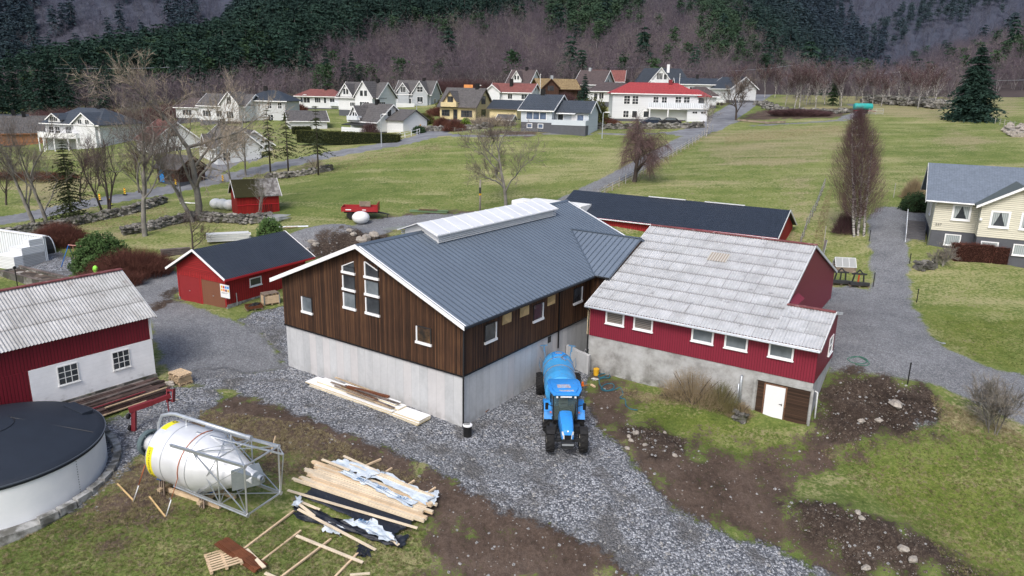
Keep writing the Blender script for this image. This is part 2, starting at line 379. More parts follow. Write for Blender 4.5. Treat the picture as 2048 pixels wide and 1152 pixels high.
  k = n.math('MAXIMUM', n.smooth(a, .15, 0), n.smooth(b, .2, 0)); col = n.mix(n.math('MULTIPLY', k, .35), col, tuple(q * .4 for q in c))
  n.bump(n.math('ADD', n.math('SINE', n.math('MULTIPLY', x[0], sx * 6.28)), n.math('MULTIPLY', b, -2)), bump); n.done(col, rough, 0, .35)
 tile('roof_navy', (.026, .034, .05), .2, .5, 5.5, 6.5, .02)
 tile('roof_dark', (.040, .048, .060), .2, .5)
 tile('roof_slate', (.055, .065, .08), .2, .5)
 tile('roof_greybrown', (.10, .095, .095), .25, .75)
 tile('roof_brown', (.085, .065, .065), .25, .75)
 tile('roof_oldred', (.20, .075, .065), .25, .7)
 tile('roof_red', (.34, .05, .05), .12, .55)
 tile('shingle', (.14, .17, .215), .14, .8, 5, 8, .004)
 n = NB('turf_roof'); n.bump(n.noise(9, 6), .15); n.done(n.ramp(n.noise(2.5, 7), [(.3, (.15, .10, .05)), (.7, (.34, .26, .14))]), .95)
 paint('tank_cover', (.019, .025, .037), .62, .15, 1.2)
 paint('tank_seam', (.08, .095, .12), .6)
 n = NB('tank_wall'); g = n.noise(1.1, 5); x = n.xyz(); col = n.ramp(g, [(.3, (.76, .79, .82)), (.7, (.84, .86, .88))])
 lowd = n.math('MULTIPLY', n.smooth(x[2], -.55, -.95), n.smooth(n.noise(2.5, 6), .4, .6)); col = n.mix(n.math('MULTIPLY', lowd, .5), col, (.22, .24, .2)); n.done(col, .5)
 paint('basement', (.095, .10, .115), .85, .12, 2, bump=.01)
 n = NB('stone'); v = n.vor(1.3, out='Color'); s_ = n.n('ShaderNodeSeparateColor'); n.l(v, s_.inputs[0])
 vv = n.math('ADD', n.math('MULTIPLY', s_.outputs[0], .5), n.math('MULTIPLY', n.noise(5, 6), .5))
 col = n.ramp(vv, [(.25, (.06, .058, .052)), (.5, (.15, .145, .135)), (.8, (.32, .305, .28))])
 col = n.mix(n.math('MULTIPLY', n.smooth(n.noise(2.1, 5), .52, .66), .6), col, (.06, .07, .025)); n.bump(n.noise(12, 5), .04); n.done(col, .95)
 paint('boulder', (.34, .31, .275), .95, .4, 4, bump=.08, bs=9)
 n = NB('pebble'); o = n.n('ShaderNodeObjectInfo'); v = n.vor(2.2, out='Color'); s_ = n.n('ShaderNodeSeparateColor'); n.l(v, s_.inputs[0])
 n.done(n.ramp(s_.outputs[0], [(.1, (.12, .125, .13)), (.5, (.28, .28, .28)), (.9, (.55, .53, .50))]), .9)
 n = NB('darkpebble'); v = n.vor(2.2, out='Color'); s_ = n.n('ShaderNodeSeparateColor'); n.l(v, s_.inputs[0])
 n.done(n.ramp(s_.outputs[0], [(.1, (.05, .04, .033)), (.7, (.13, .10, .08)), (.95, (.45, .42, .38))]), .95)
 # plastics
 n = NB('tarp_black'); n.bump(n.noise(5, 6), .06); n.done((.016, .02, .03), .35)
 n = NB('tarp_white'); n.bump(n.noise(5, 6), .06); n.done(n.ramp(n.noise(2.4, 5), [(.3, (.42, .50, .58)), (.7, (.62, .67, .72))]), .45)
 n = NB('bale_wrap'); n.bump(n.noise(4, 5), .04); n.done((.72, .74, .75), .4)
 paint('letter_blue', (.02, .16, .38), .6)
 # foliage / bark
 def twig(name, c0, c1, rough=.9, sc_=.9):
  n = NB(name); n.done(n.ramp(n.noise(sc_, 4), [(.3, c0), (.7, c1)]), rough, 0, .1)
 twig('bark_grey', (.12, .11, .10), (.27, .26, .235)); twig('bark_dark', (.055, .045, .04), (.12, .10, .09))
 twig('twig_grey', (.12, .095, .085), (.21, .18, .155)); twig('twig_purple', (.060, .034, .038), (.12, .07, .072))
 twig('twig_fawn', (.24, .20, .155), (.40, .34, .27)); twig('twig_red', (.080, .034, .028), (.155, .068, .052)); twig('twig_straw', (.22, .17, .10), (.33, .26, .17))
 twig('twig_green', (.10, .10, .04), (.22, .19, .09))
 n = NB('birch_bark'); mp = n.n('ShaderNodeMapping'); n.l(n.co.outputs['Object'], mp.inputs[0]); mp.inputs['Scale'].default_value = (1, 1, 4)
 n.done(n.ramp(n.noise(2.5, 5, mp.outputs[0]), [(.42, (.05, .045, .04)), (.5, (.40, .38, .36)), (.7, (.58, .56, .54))]), .85)
 twig('needle', (.012, .028, .024), (.034, .066, .05)); twig('needle_olive', (.025, .035, .018), (.065, .075, .035)); twig('leaf_green', (.035, .07, .022), (.10, .17, .06), .6); twig('leaf_dark', (.02, .045, .02), (.05, .09, .04), .6)
 twig('leaf_bright', (.10, .18, .02), (.25, .38, .06), .6); twig('hedge_green', (.045, .055, .018), (.10, .105, .035))
 # far forest: distance haze painted into the colour, paler and bluer farther off
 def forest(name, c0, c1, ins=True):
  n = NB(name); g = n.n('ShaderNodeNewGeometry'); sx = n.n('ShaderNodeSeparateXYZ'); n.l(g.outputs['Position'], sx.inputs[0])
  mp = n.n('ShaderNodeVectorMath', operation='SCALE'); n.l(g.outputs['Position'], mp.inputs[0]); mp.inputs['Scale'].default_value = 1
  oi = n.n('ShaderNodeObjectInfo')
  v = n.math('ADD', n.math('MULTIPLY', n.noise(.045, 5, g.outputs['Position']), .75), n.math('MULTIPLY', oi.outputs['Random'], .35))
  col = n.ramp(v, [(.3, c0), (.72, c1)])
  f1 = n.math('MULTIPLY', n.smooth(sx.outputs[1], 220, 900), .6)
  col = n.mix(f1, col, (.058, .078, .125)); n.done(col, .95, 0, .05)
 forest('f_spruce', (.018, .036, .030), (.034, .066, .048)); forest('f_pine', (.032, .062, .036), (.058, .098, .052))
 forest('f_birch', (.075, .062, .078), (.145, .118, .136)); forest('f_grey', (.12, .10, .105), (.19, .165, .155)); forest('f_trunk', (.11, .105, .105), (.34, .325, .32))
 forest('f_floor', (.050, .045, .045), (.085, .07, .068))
mats()
paint('red_flat', (.24, .022, .026), .55, .1)
paint('blue_arm', (.10, .22, .36), .6)
paint('dark_galv', (.10, .14, .15), .5, .2); paint('galv_dark2', (.30, .34, .36), .45, .2, metal=.6); paint('letter_dark', (.03, .03, .03), .6); paint('strap_orange', (.45, .14, .06), .7)
paint('pale_grey', (.50, .52, .53), .6, .05); paint('dark_trim', (.10, .085, .08), .6)
paint('shingle_green', (.095, .115, .115), .8, .14, 3); paint('basement_step', (.10, .10, .11), .9, .2)
paint('dark_car', (.02, .03, .05), .25, .1, spec=.6); paint('black_car', (.012, .014, .018), .25, .1, spec=.6)
paint('pale_post', (.38, .36, .33), .8)
paint('red_orange', (.45, .06, .02), .5)
paint('green_paint', (.12, .19, .10), .6)
paint('pink_paint', (.55, .28, .24), .5)
# ---------------------------------------------------------------- relief, then the ground sheet split by surface
for b in [(640,485,3.2,1.3),(700,470,2.5,.9),(590,480,2.,.5),(1700,1060,2.2,.7),(1830,1110,2.0,.6),(1610,1040,1.4,.45),(1300,890,1.3,.35),(1700,865,1.8,.35),(1830,850,1.5,.25),(430,585,2.0,.0),(1400,820,2.0,.25)]:
 bump(*b)
def wpoly(pl): return np.array([(at(*p).x, at(*p).y) for p in pl])
def sdist(X, Y, poly):
 n = len(poly); d = np.full(X.shape, 1e9); ins = np.zeros(X.shape, bool)
 for i in range(n):
  ax, ay = poly[i]; bx, by = poly[(i + 1) % n]
  ex, ey = bx - ax, by - ay; L = ex * ex + ey * ey + 1e-9
  t = np.clip(((X - ax) * ex + (Y - ay) * ey) / L, 0, 1)
  d = np.minimum(d, (X - ax - t * ex) ** 2 + (Y - ay - t * ey) ** 2)
  c = ((ay > Y) != (by > Y)) & (X < ex * (Y - ay) / (ey + (1e-12 if ey == 0 else 0)) + ax)
  ins ^= c
 return np.where(ins, 1, -1) * np.sqrt(d)
def pband(pl, w):
 """a strip of width w (metres) along a line of photo points"""
 P = [at(*p) for p in pl]; L_, R_ = [], []
 for i, p in enumerate(P):
  d = (P[min(i + 1, len(P) - 1)] - P[max(i - 1, 0)]); d = Vector((d.x, d.y, 0)).normalized(); nn = Vector((-d.y, d.x, 0))
  ww = w[i] if isinstance(w, (list, tuple)) else w
  L_.append((p.x + nn.x * ww / 2, p.y + nn.y * ww / 2)); R_.append((p.x - nn.x * ww / 2, p.y - nn.y * ww / 2))
 return np.array(L_ + R_[::-1])
ZONES = {
 'gravel': [wpoly([(480,640),(520,625),(575,610),(640,600),(700,640),(925,780),(1000,760),(1090,640),(1180,660),(1185,720),(1165,790),(1185,850),(1245,900),(1290,960),(1330,1010),(1420,1055),(1560,1100),(1670,1160),(1290,1160),(1200,1090),(1100,1050),(1000,1010),(900,958),(800,905),(700,868),(600,828),(520,798),(450,778),(380,768),(340,752),(420,735),(500,745),(560,740),(560,700)]),
   wpoly([(200,860),(330,780),(400,772),(455,790),(400,830),(330,862),(300,880),(250,940),(200,990),(150,1015),(0,1080),(0,1050),(150,990),(190,930)]),
   wpoly([(60,545),(0,530),(0,505),(60,510),(120,505),(150,520),(150,540),(140,552),(90,560)]), wpoly([(1740,800),(1800,795),(1870,815),(1880,848),(1850,862),(1790,850)])],
 'track': [wpoly([(200,610),(300,560),(345,548),(352,600),(456,640),(520,660),(575,735),(500,748),(400,760),(330,745),(300,640)]),
   pband([(330,590),(300,560),(230,545),(150,560)], 5),
   pband([(570,500),(620,478),(690,458),(760,449),(850,440),(960,436),(1060,430)], [6,6,5,4.5,4.5,4.5,5]),
   wpoly([(1600,560),(1740,590),(1745,560),(1738,480),(1738,432),(1760,412),(1860,420),(1862,460),(1818,478),(1816,560),(1830,622),(1880,692),(1960,728),(2100,765),(2100,880),(1960,808),(1870,768),(1760,752),(1660,745),(1600,660)]),
   wpoly([(1640,625),(1750,655),(1800,600),(1700,570),(1640,585)]),
   pband([(1120,408),(1170,385),(1240,352),(1310,312),(1370,280),(1430,252),(1470,240)], [3.2]*7),
   pband([(1690,238),(1715,228),(1725,215),(1700,208)], [2.5,3,3,2.5]), pband([(1500,252),(1600,246),(1690,240)], [1.5,1.2,1.8])],
 'road': [pband([(-60,450),(60,432),(170,408),(300,386),(430,360),(540,335),(650,311),(740,295),(800,285),(850,273),(868,266),(850,257),(800,250),(770,245)], [5,5,5,5,5,5,5.5,5.5,5.5,5.5,6,5.5,5,5]),
   pband([(520,318),(480,315),(440,330),(400,352)], 5), pband([(862,268),(930,272),(1040,270),(1200,268),(1320,266),(1400,262)], [3,1.5,1.2,1.2,1.2,3]),
   pband([(1350,270),(1410,258),(1440,238),(1470,220),(1500,202),(1530,189),(1545,184)], [5,6,6,6,6,5,4]), pband([(1190,250),(1300,252),(1420,248)], [3,4,6])],
 'dirt': [pband([(445,812),(560,838),(680,885),(800,940),(900,985),(1020,1045),(1150,1110),(1230,1160)], [4,4.5,3.6,3.2,3.6,4.2,4.5,4.5]), wpoly([(430,800),(470,795),(560,822),(700,876),(860,948),(1000,1018),(1200,1105),(1290,1160),(870,1160),(850,1085),(890,1020),(830,960),(740,905),(660,880),(620,860),(540,850),(470,860),(380,850)]),
   wpoly([(500,850),(640,850),(700,900),(600,940),(520,900)]),
   wpoly([(270,930),(360,950),(370,990),(300,1060),(220,1085),(160,1040),(220,980)]),
   wpoly([(1185,720),(1260,780),(1245,820),(1300,870),(1440,905),(1560,900),(1640,870),(1720,880),(1700,920),(1600,945),(1570,1000),(1620,1060),(1700,1110),(1760,1160),(1670,1160),(1560,1100),(1420,1055),(1330,1010),(1290,960),(1245,900),(1185,850),(1165,790)]),
   wpoly([(720,437),(800,433),(930,432),(960,425),(860,424),(760,440)]), wpoly([(610,490),(670,462),(740,458),(790,470),(800,500),(640,530)]),
   wpoly([(1480,240),(1560,238),(1660,235),(1700,228),(1690,215),(1620,222),(1560,215),(1500,228)]), wpoly([(950,268),(1000,262),(1100,266),(1060,272)])],
 'soil': [wpoly([(1560,1010),(1600,998),(1680,1010),(1760,1040),(1850,1075),(1990,1160),(1720,1160),(1660,1100),(1590,1060)]),
   wpoly([(1625,870),(1640,780),(1680,742),(1760,752),(1850,775),(1890,830),(1870,860),(1790,870),(1700,885)]),
   wpoly([(1240,850),(1300,850),(1370,880),(1380,910),(1290,905)]), wpoly([(610,498),(650,468),(720,462),(780,472),(800,500),(640,530)]),
   wpoly([(340,590),(350,575),(358,602),(300,622)]), wpoly([(1350,770),(1480,800),(1460,815),(1330,790)])],
}
STRAW = [wpoly([(1560,212),(1700,226),(1880,242),(2048,228),(2048,186),(1560,190)]), wpoly([(150,240),(600,222),(600,185),(150,190)]), wpoly([(1400,262),(1700,245),(1700,300),(1600,340),(1450,330),(1380,300)]), wpoly([(1900,255),(2000,280),(1960,300),(1850,285)]), wpoly([(1560,350),(1640,350),(1600,480),(1560,500)]),
   wpoly([(470,345),(640,330),(760,310),(900,300),(900,282),(700,310),(560,338)]), wpoly([(110,1010),(250,930),(300,880),(330,930),(300,1030),(100,1080)]),
   wpoly([(400,870),(560,860),(620,900),(560,930),(420,900)]), wpoly([(0,350),(180,340),(200,420),(60,430)]), wpoly([(100,450),(320,450),(300,480),(150,480)]), wpoly([(1730,590),(1640,600),(1640,560),(1700,575)]),
   wpoly([(1880,770),(2048,850),(2048,890),(1900,850)]), wpoly([(1130,400),(1200,365),(1300,300),(1400,262),(1420,270),(1330,325),(1220,390)]), wpoly([(1240,770),(1500,830),(1500,850),(1240,790)])]
MEADOW = [wpoly([(1240,775),(1480,835),(1620,875),(1600,935),(1440,900),(1290,860)]), wpoly([(1840,620),(2048,640),(2048,740),(1960,725),(1880,690)]), wpoly([(1750,900),(2048,900),(2048,1160),(1960,1150),(1850,1070),(1700,950)])]
def build_ground():
 ns, ny = 620, 560
 S = np.tan(np.linspace(-R(50), R(50), ns)); Yr = np.r_[np.geomspace(9, 90, 360), np.geomspace(90, 760, ny - 360 + 1)[1:]]
 Xg = Yr[:, None] * S[None, :]; Yg = np.repeat(Yr[:, None], ns, 1)
 Zg = hgt(Xg, Yg)
 X, Y = Xg.ravel(), Yg.ravel()
 def fbm(x, y, sc_):
  o = np.zeros_like(x)
  rs = np.random.RandomState(int(sc_ * 10) + 3)
  for k in range(14):
   a = rs.uniform(0, 6.28); f = rs.uniform(.4, 1.6) / sc_; o += np.sin((x * math.cos(a) + y * math.sin(a)) * f * 6.28 + rs.uniform(0, 6.28))
  return o / 14 ** .5
 jit = fbm(X, Y, 2.2) * .22 + fbm(X, Y, .9) * .14
 D = {}
 near = (Y < 300)
 for k, pl in ZONES.items():
  d = np.full(len(X), -99.)
  for p in pl:
   lo = p.min(0) - 6; hi = p.max(0) + 6
   m = near & (X > lo[0]) & (X < hi[0]) & (Y > lo[1]) & (Y < hi[1])
   if m.any(): d[m] = np.maximum(d[m], sdist(X[m], Y[m], p))
  j = {'road': .12, 'track': .6, 'gravel': .8, 'dirt': 3.0, 'soil': 1.6}[k]
  D[k] = d + jit * j
 W = {k: {'road': .25, 'track': 1.0, 'gravel': 1.0, 'dirt': 3.2, 'soil': 2.4}[k] for k in D}
 def msk(d, w): return np.clip(d / w + .5, 0, 1)
 for k, pl in (('straw', STRAW), ('meadow', MEADOW)):
  d = np.full(len(X), -99.)
  for p in pl: d = np.maximum(d, sdist(X, Y, p))
  D[k] = d + jit * 3; W[k] = 4.0
 Z = Zg.ravel() + fbm(X, Y, 1.1) * .02 * (Y < 90)
 Z = Z + np.where(np.maximum(D['soil'], D['dirt']) > 0, (fbm(X, Y, .5) * .03 + fbm(X, Y, .24) * .02) * (Y < 100), 0)
 Z += np.where(D['soil'] > 0, fbm(X, Y, .8) * .07 * (Y < 100), 0)
 Z -= np.where(D['road'] > -.5, .04, 0) * (D['road'] > 0)
 # classify the faces
 vi = np.arange(ns * ny).reshape(ny, ns)
 q = np.stack([vi[:-1, :-1], vi[:-1, 1:], vi[1:, 1:], vi[1:, :-1]], -1).reshape(-1, 4)
 cls = np.zeros(len(q), int)
 order = ['dirt', 'gravel', 'track', 'soil', 'road']
 for i, k in enumerate(order):
  cls[D[k][q].mean(1) > 0] = i + 1
 cls[(Y[q].mean(1) > 250)] = 6
 names = ['grass_ground', 'dirt_patch', 'gravel_yard', 'gravel_track', 'soil_heap', 'paved_road', 'forest_hill']
 mat = ground_mat()
 for ci, nm in enumerate(names):
  f = q[cls == ci]
  if not len(f): continue
  used = np.unique(f); rem = np.zeros(ns * ny, int); rem[used] = np.arange(len(used)); f = rem[f]
  me = bpy.data.meshes.new(nm); me.vertices.add(len(used)); me.vertices.foreach_set('co', np.stack([X[used], Y[used], Z[used]], 1).ravel())
  me.loops.add(f.size); me.loops.foreach_set('vertex_index', f.ravel().astype(np.int32))
  me.polygons.add(len(f)); me.polygons.foreach_set('loop_start', np.arange(0, f.size, 4, dtype=np.int32)); me.update(calc_edges=True)
  me.polygons.foreach_set('use_smooth', [True] * len(f))
  for k in D:
   a = me.attributes.new('m_' + k, 'FLOAT', 'POINT'); a.data.foreach_set('value', msk(D[k][used], W[k]).astype(np.float32))
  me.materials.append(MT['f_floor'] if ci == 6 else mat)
  o = bpy.data.objects.new(nm, me); COL.objects.link(o); tag(o, kind='structure')
 # coarse sheet for the far mountain and everything outside the fan
 def sheet(nm, xs, ys, drop, m, keep=None):
  gx, gy = np.meshgrid(xs, ys); gz = hgt(gx, gy) - drop
  v = np.stack([gx.ravel(), gy.ravel(), gz.ravel()], 1); idx = np.arange(gx.size).reshape(gx.shape)
  f = np.stack([idx[:-1, :-1], idx[:-1, 1:], idx[1:, 1:], idx[1:, :-1]], -1).reshape(-1, 4)
  if keep is not None:
   c = v[f].mean(1); f = f[keep(c[:, 0], c[:, 1])]
  me = bpy.data.meshes.new(nm); me.from_pydata(v.tolist(), [], f.tolist()); me.materials.append(MT[m]); me.polygons.foreach_set('use_smooth', [True] * len(f))
  o = bpy.data.objects.new(nm, me); COL.objects.link(o); tag(o, kind='structure')
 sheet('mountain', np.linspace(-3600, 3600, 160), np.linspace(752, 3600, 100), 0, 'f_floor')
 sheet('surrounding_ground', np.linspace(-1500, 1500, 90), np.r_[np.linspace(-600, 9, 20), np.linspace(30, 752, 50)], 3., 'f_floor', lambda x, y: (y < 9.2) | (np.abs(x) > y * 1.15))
def ground_mat():
 n = NB('ground'); O = n.co.outputs['Object']
 n1 = n.noise(.05, 3, O); n2 = n.noise(.5, 5, O); n3 = n.noise(4.5, 5, O, .7); n4 = n.noise(16, 4, O, .7)
 mp = n.n('ShaderNodeMapping'); n.l(O, mp.inputs[0]); mp.inputs['Scale'].default_value = (.25, 1, 1); mp.inputs['Rotation'].default_value = (0, 0, R(25)); n5 = n.noise(.35, 6, mp.outputs[0], .65)
 def A(*ps):
  s_ = None
  for v, k in ps:
   t = n.math('MULTIPLY', v, k); s_ = t if s_ is None else n.math('ADD', s_, t)
  return s_
 gv = A((n1, .18), (n2, .24), (n3, .36), (n4, .22))
 grass = n.ramp(gv, [(.36, (.056, .088, .022)), (.46, (.118, .160, .042)), (.54, (.196, .225, .072)), (.64, (.34, .325, .16))])
 # the mown fields have dry streaks and thin spots
 dry = n.smooth(A((n5, .42), (n3, .40), (n1, .18)), .485, .575)
 grass = n.mix(n.math('MULTIPLY', dry, .62), grass, (.40, .355, .20))
 mead = n.ramp(A((n2, .3), (n3, .35), (n4, .35)), [(.36, (.045, .072, .010)), (.5, (.120, .160, .026)), (.62, (.24, .245, .075))])
 grass = n.mix(n.math('MULTIPLY', n.attr('m_meadow'), .75), grass, mead)
 sm = n.smooth(n.math('ADD', n.attr('m_straw'), n.math('MULTIPLY', n.math('SUBTRACT', n.math('ADD', n3, n5), 1.0), 3.2)), .45, 1.15)
 grass = n.mix(n.math('MULTIPLY', sm, .75), grass, n.ramp(A((n3, .5), (n4, .5)), [(.35, (.17, .14, .075)), (.6, (.38, .33, .20))]))
 dirt = n.ramp(A((n2, .35), (n3, .35), (n4, .3)), [(.36, (.040, .028, .022)), (.5, (.092, .066, .052)), (.64, (.165, .125, .10))])
 soil = n.ramp(A((n2, .2), (n3, .4), (n4, .4)), [(.36, (.016, .012, .010)), (.5, (.052, .038, .030)), (.64, (.14, .11, .09))])
 def stones(sc_, c0, c1, c2):
  v = n.vor(sc_, O); s_ = n.n('ShaderNodeSeparateColor'); n.l(v, s_.inputs[0]); d = n.vor(sc_, O, 'Distance')
  col = n.ramp(s_.outputs[0], [(.05, c0), (.5, c1), (.93, c2)])
  return n.mix(n.math('MULTIPLY', n.smooth(d, .3, .7), .55), col, tuple(q * .25 for q in c0)), d
 gr, gd = stones(11.5, (.11, .12, .14), (.27, .285, .315), (.58, .60, .64))
 mpt = n.n('ShaderNodeMapping'); n.l(O, mpt.inputs[0]); mpt.inputs['Rotation'].default_value = (0, 0, R(34)); mpt.inputs['Scale'].default_value = (.12, 1, 1); lane = n.smooth(n.noise(.55, 3, mpt.outputs[0]), .5, .62)
 gr = n.mix(n.math('MULTIPLY', lane, .45), gr, n.ramp(n4, [(.35, (.10, .105, .11)), (.65, (.22, .225, .235))]))
 gr = n.mix(n.math('MULTIPLY', n.smooth(A((n2, .6), (n1, .4)), .50, .60), .75), gr, n.ramp(A((n3, .5), (n4, .5)), [(.35, (.06, .06, .062)), (.65, (.16, .155, .15))]))
 tg, td = stones(14, (.11, .115, .125), (.22, .23, .245), (.42, .43, .455))
 tr = n.mix(.45, n.ramp(A((n2, .45), (n3, .3), (n5, .25)), [(.36, (.12, .125, .135)), (.5, (.20, .207, .22)), (.64, (.30, .31, .325))]), tg)
 rd = n.ramp(A((n2, .5), (n3, .3), (n5, .2)), [(.36, (.12, .125, .14)), (.6, (.235, .245, .265))])
 def fac(nm, k=.9):
  m = n.math('ADD', n.attr('m_' + nm), .08 if nm in ('dirt', 'soil', 'gravel') else 0); nz = n.math('SUBTRACT', A((n3, .45), (n4, .25), (n2, .3)), .5)
  return n.smooth(n.math('ADD', m, n.math('MULTIPLY', nz, k * 3.0)), .30, .70)
 col = n.mix(fac('dirt', 1.5), grass, dirt)
 col = n.mix(fac('gravel'), col, gr); fg = fac('gravel')
 ft = fac('track', .6); col = n.mix(ft, col, tr)
 fs = fac('soil', 1.0); col = n.mix(fs, col, soil); col = n.mix(fac('road', .12), col, rd)
 # scattered pale chips in the bare soil
 chip = n.math('MULTIPLY', n.smooth(n.vor(3.1, O, 'Distance'), .13, .08), n.math('MAXIMUM', fs, n.attr('m_dirt')))
 col = n.mix(n.math('MULTIPLY', chip, .7), col, (.33, .31, .28))
 hgt_ = n.math('ADD', n.math('MULTIPLY', n.math('SUBTRACT', 1, gd), n.math('MULTIPLY', fg, .9)), n.math('MULTIPLY', A((n4, .5), (n3, .5)), n.math('SUBTRACT', 1.2, n.attr('m_road'))))
 n.bump(hgt_, .10)
 return n.done(col, .93, 0, .15)
build_ground()
# ---------------------------------------------------------------- helpers for buildings
# a building's own frame: u along its front (local +x), v into the building (local -y)
def root_uv(name, o, z, ang, label, cat, group=None): return empty(name, (o[0], o[1], z), label, cat, R(ang), group)
def L(u, v, z): return (u, -v, z)
class Face:
 """a vertical wall face: origin P, horizontal unit X, outward unit N, all in the local frame"""
 def __init__(s, P, X, N): s.P = Vector(P); s.X = Vector(X); s.N = Vector(N)
 def at(s, x, z, out=0): return s.P + s.X * x + Vector((0, 0, z)) + s.N * out
def fbox(mb, fc, x0, x1, z0, z1, o0, o1):
 vs = [fc.at(x, z, o) for o in (o0, o1) for (x, z) in ((x0, z0), (x1, z0), (x1, z1), (x0, z1))]
 return mb.add(vs, [(3, 2, 1, 0), (4, 5, 6, 7), (0, 1, 5, 4), (1, 2, 6, 5), (2, 3, 7, 6), (3, 0, 4, 7)])
def window(fc, x0, x1, z0, z1, par, nx=1, nz=1, fwid=.08, frame='trim_white', pane='glass_dark', out=.05, mull=.04, sill=True, top=True, name='window', poly=None, label=None):
 m = MB()
 fbox(m, fc, x0 - fwid, x0, z0 - fwid, z1 + fwid, .0, out); fbox(m, fc, x1, x1 + fwid, z0 - fwid, z1 + fwid, .0, out)
 if top: fbox(m, fc, x0, x1, z1, z1 + fwid, .0, out)
 fbox(m, fc, x0, x1, z0 - fwid, z0, .0, out)
 if sill: fbox(m, fc, x0 - fwid - .04, x1 + fwid + .04, z0 - fwid - .05, z0 - fwid, .0, out + .05)
 for i in range(1, nx):
  x = x0 + (x1 - x0) * i / nx; fbox(m, fc, x - mull / 2, x + mull / 2, z0, z1, .008, out - .01)
 for i in range(1, nz):
  z = z0 + (z1 - z0) * i / nz; fbox(m, fc, x0, x1, z - mull / 2, z + mull / 2, .009, out - .012)
 f = m.build(name, frame, par)
 if label: f['label'] = label
 p = MB(); p.add([fc.at(x0, z0, .014), fc.at(x1, z0, .014), fc.at(x1, z1, .014), fc.at(x0, z1, .014)], [(0, 1, 2, 3)])
 p.build('pane', pane, f, fix=False); return f
def slab(mb, a, b, c, d, t=.12):
 """roof slab: top corners a,b (eave) c,d (ridge), thickness straight down"""
 a, b, c, d = map(Vector, (a, b, c, d)); dn = Vector((0, 0, -t))
 return mb.add([a, b, c, d, a + dn, b + dn, c + dn, d + dn], [(0, 1, 2, 3), (7, 6, 5, 4), (0, 4, 5, 1), (1, 5, 6, 2), (2, 6, 7, 3), (3, 7, 4, 0)])
def corrugated(name, mat, par, e0, e1, r0, r1, pitch=.18, amp=.026, row=1.15, seedn=1, sheetw=1.0, step=.012, cut=None):
 """corrugated sheeting from the eave e0-e1 up to the ridge r0-r1, laid in overlapping rows of sheets"""
 e0, e1, r0, r1 = map(Vector, (e0, e1, r0, r1)); rs = np.random.RandomState(seedn)
 W = (e1 - e0).length; H = ((r0 - e0).length + (r1 - e1).length) / 2; nrow = max(1, round(H / row)); nper = 6; nw = int(W / pitch * nper)
 N = (e1 - e0).cross(r0 - e0).normalized()
 if N.z < 0: N = -N
 V = []; Fc = []; sh = []; gp = []
 offs = rs.uniform(0, sheetw, nrow + 1)
 for k in range(nrow):
  rv = rs.uniform(0, 1, int(W / sheetw) + 3); b = len(V)
  for j, (t, lift) in enumerate((((k) / nrow - (.012 if k else 0), step), ((k + .03) / nrow, step * .97), ((k + .97) / nrow, .002), ((k + 1) / nrow, 0))):
   for i in range(nw + 1):
    s_ = i / nw; p = (e0 * (1 - s_) + e1 * s_) * (1 - t) + (r0 * (1 - s_) + r1 * s_) * t
    ph = s_ * W / pitch * 2 * math.pi; V.append(p + N * (amp * math.sin(ph) + lift + amp))
    xx = s_ * W + offs[k] * (k % 3 != 0); si = int(xx / sheetw); fr = xx / sheetw - si
    sh.append(.5 + (rv[si] - .5) * .9); gp.append(max(1. if (j == 0 and k) else (.55 if j == 1 and k else 0), 1. if fr < .03 and rv[si] > .35 else 0))
  for j in range(3):
   for i in range(nw): q = b + j * (nw + 1) + i; Fc.append((q, q + 1, q + nw + 2, q + nw + 1))
 if cut:
  Fc = [f for f in Fc if not cut((V[f[0]] + V[f[2]]) / 2)]
 me = bpy.data.meshes.new(name); me.from_pydata([tuple(v) for v in V], [], Fc)
 for nm, dat in (('sheet', sh), ('gap', gp)):
  a = me.attributes.new(nm, 'FLOAT', 'POINT'); a.data.foreach_set('value', dat)
 me.materials.append(MT[mat]); me.polygons.foreach_set('use_smooth', [True] * len(me.polygons))
 o = bpy.data.objects.new(name, me); COL.objects.link(o); o.parent = par; return o
def seamed(name, mat, par, e0, e1, r0, r1, gap=.42, ribh=.045, ribw=.05, t=.10):
 e0, e1, r0, r1 = map(Vector, (e0, e1, r0, r1)); m = MB(); slab(m, e0, e1, r1, r0, t)
 N = (e1 - e0).cross(r0 - e0).normalized(); N = -N if N.z < 0 else N
 n = max(2, int((e1 - e0).length / gap)); o = m.build(name, mat, par); m2 = MB()
 for i in range(n + 1):
  s_ = i / n; a = e0 * (1 - s_) + e1 * s_; b = r0 * (1 - s_) + r1 * s_
  if (a - b).length > .3: m2.bar(a + N * ribh / 2, b + N * ribh / 2, ribw, ribh, N)
 m2.build('seam', 'metal_roof_rib', o); return o
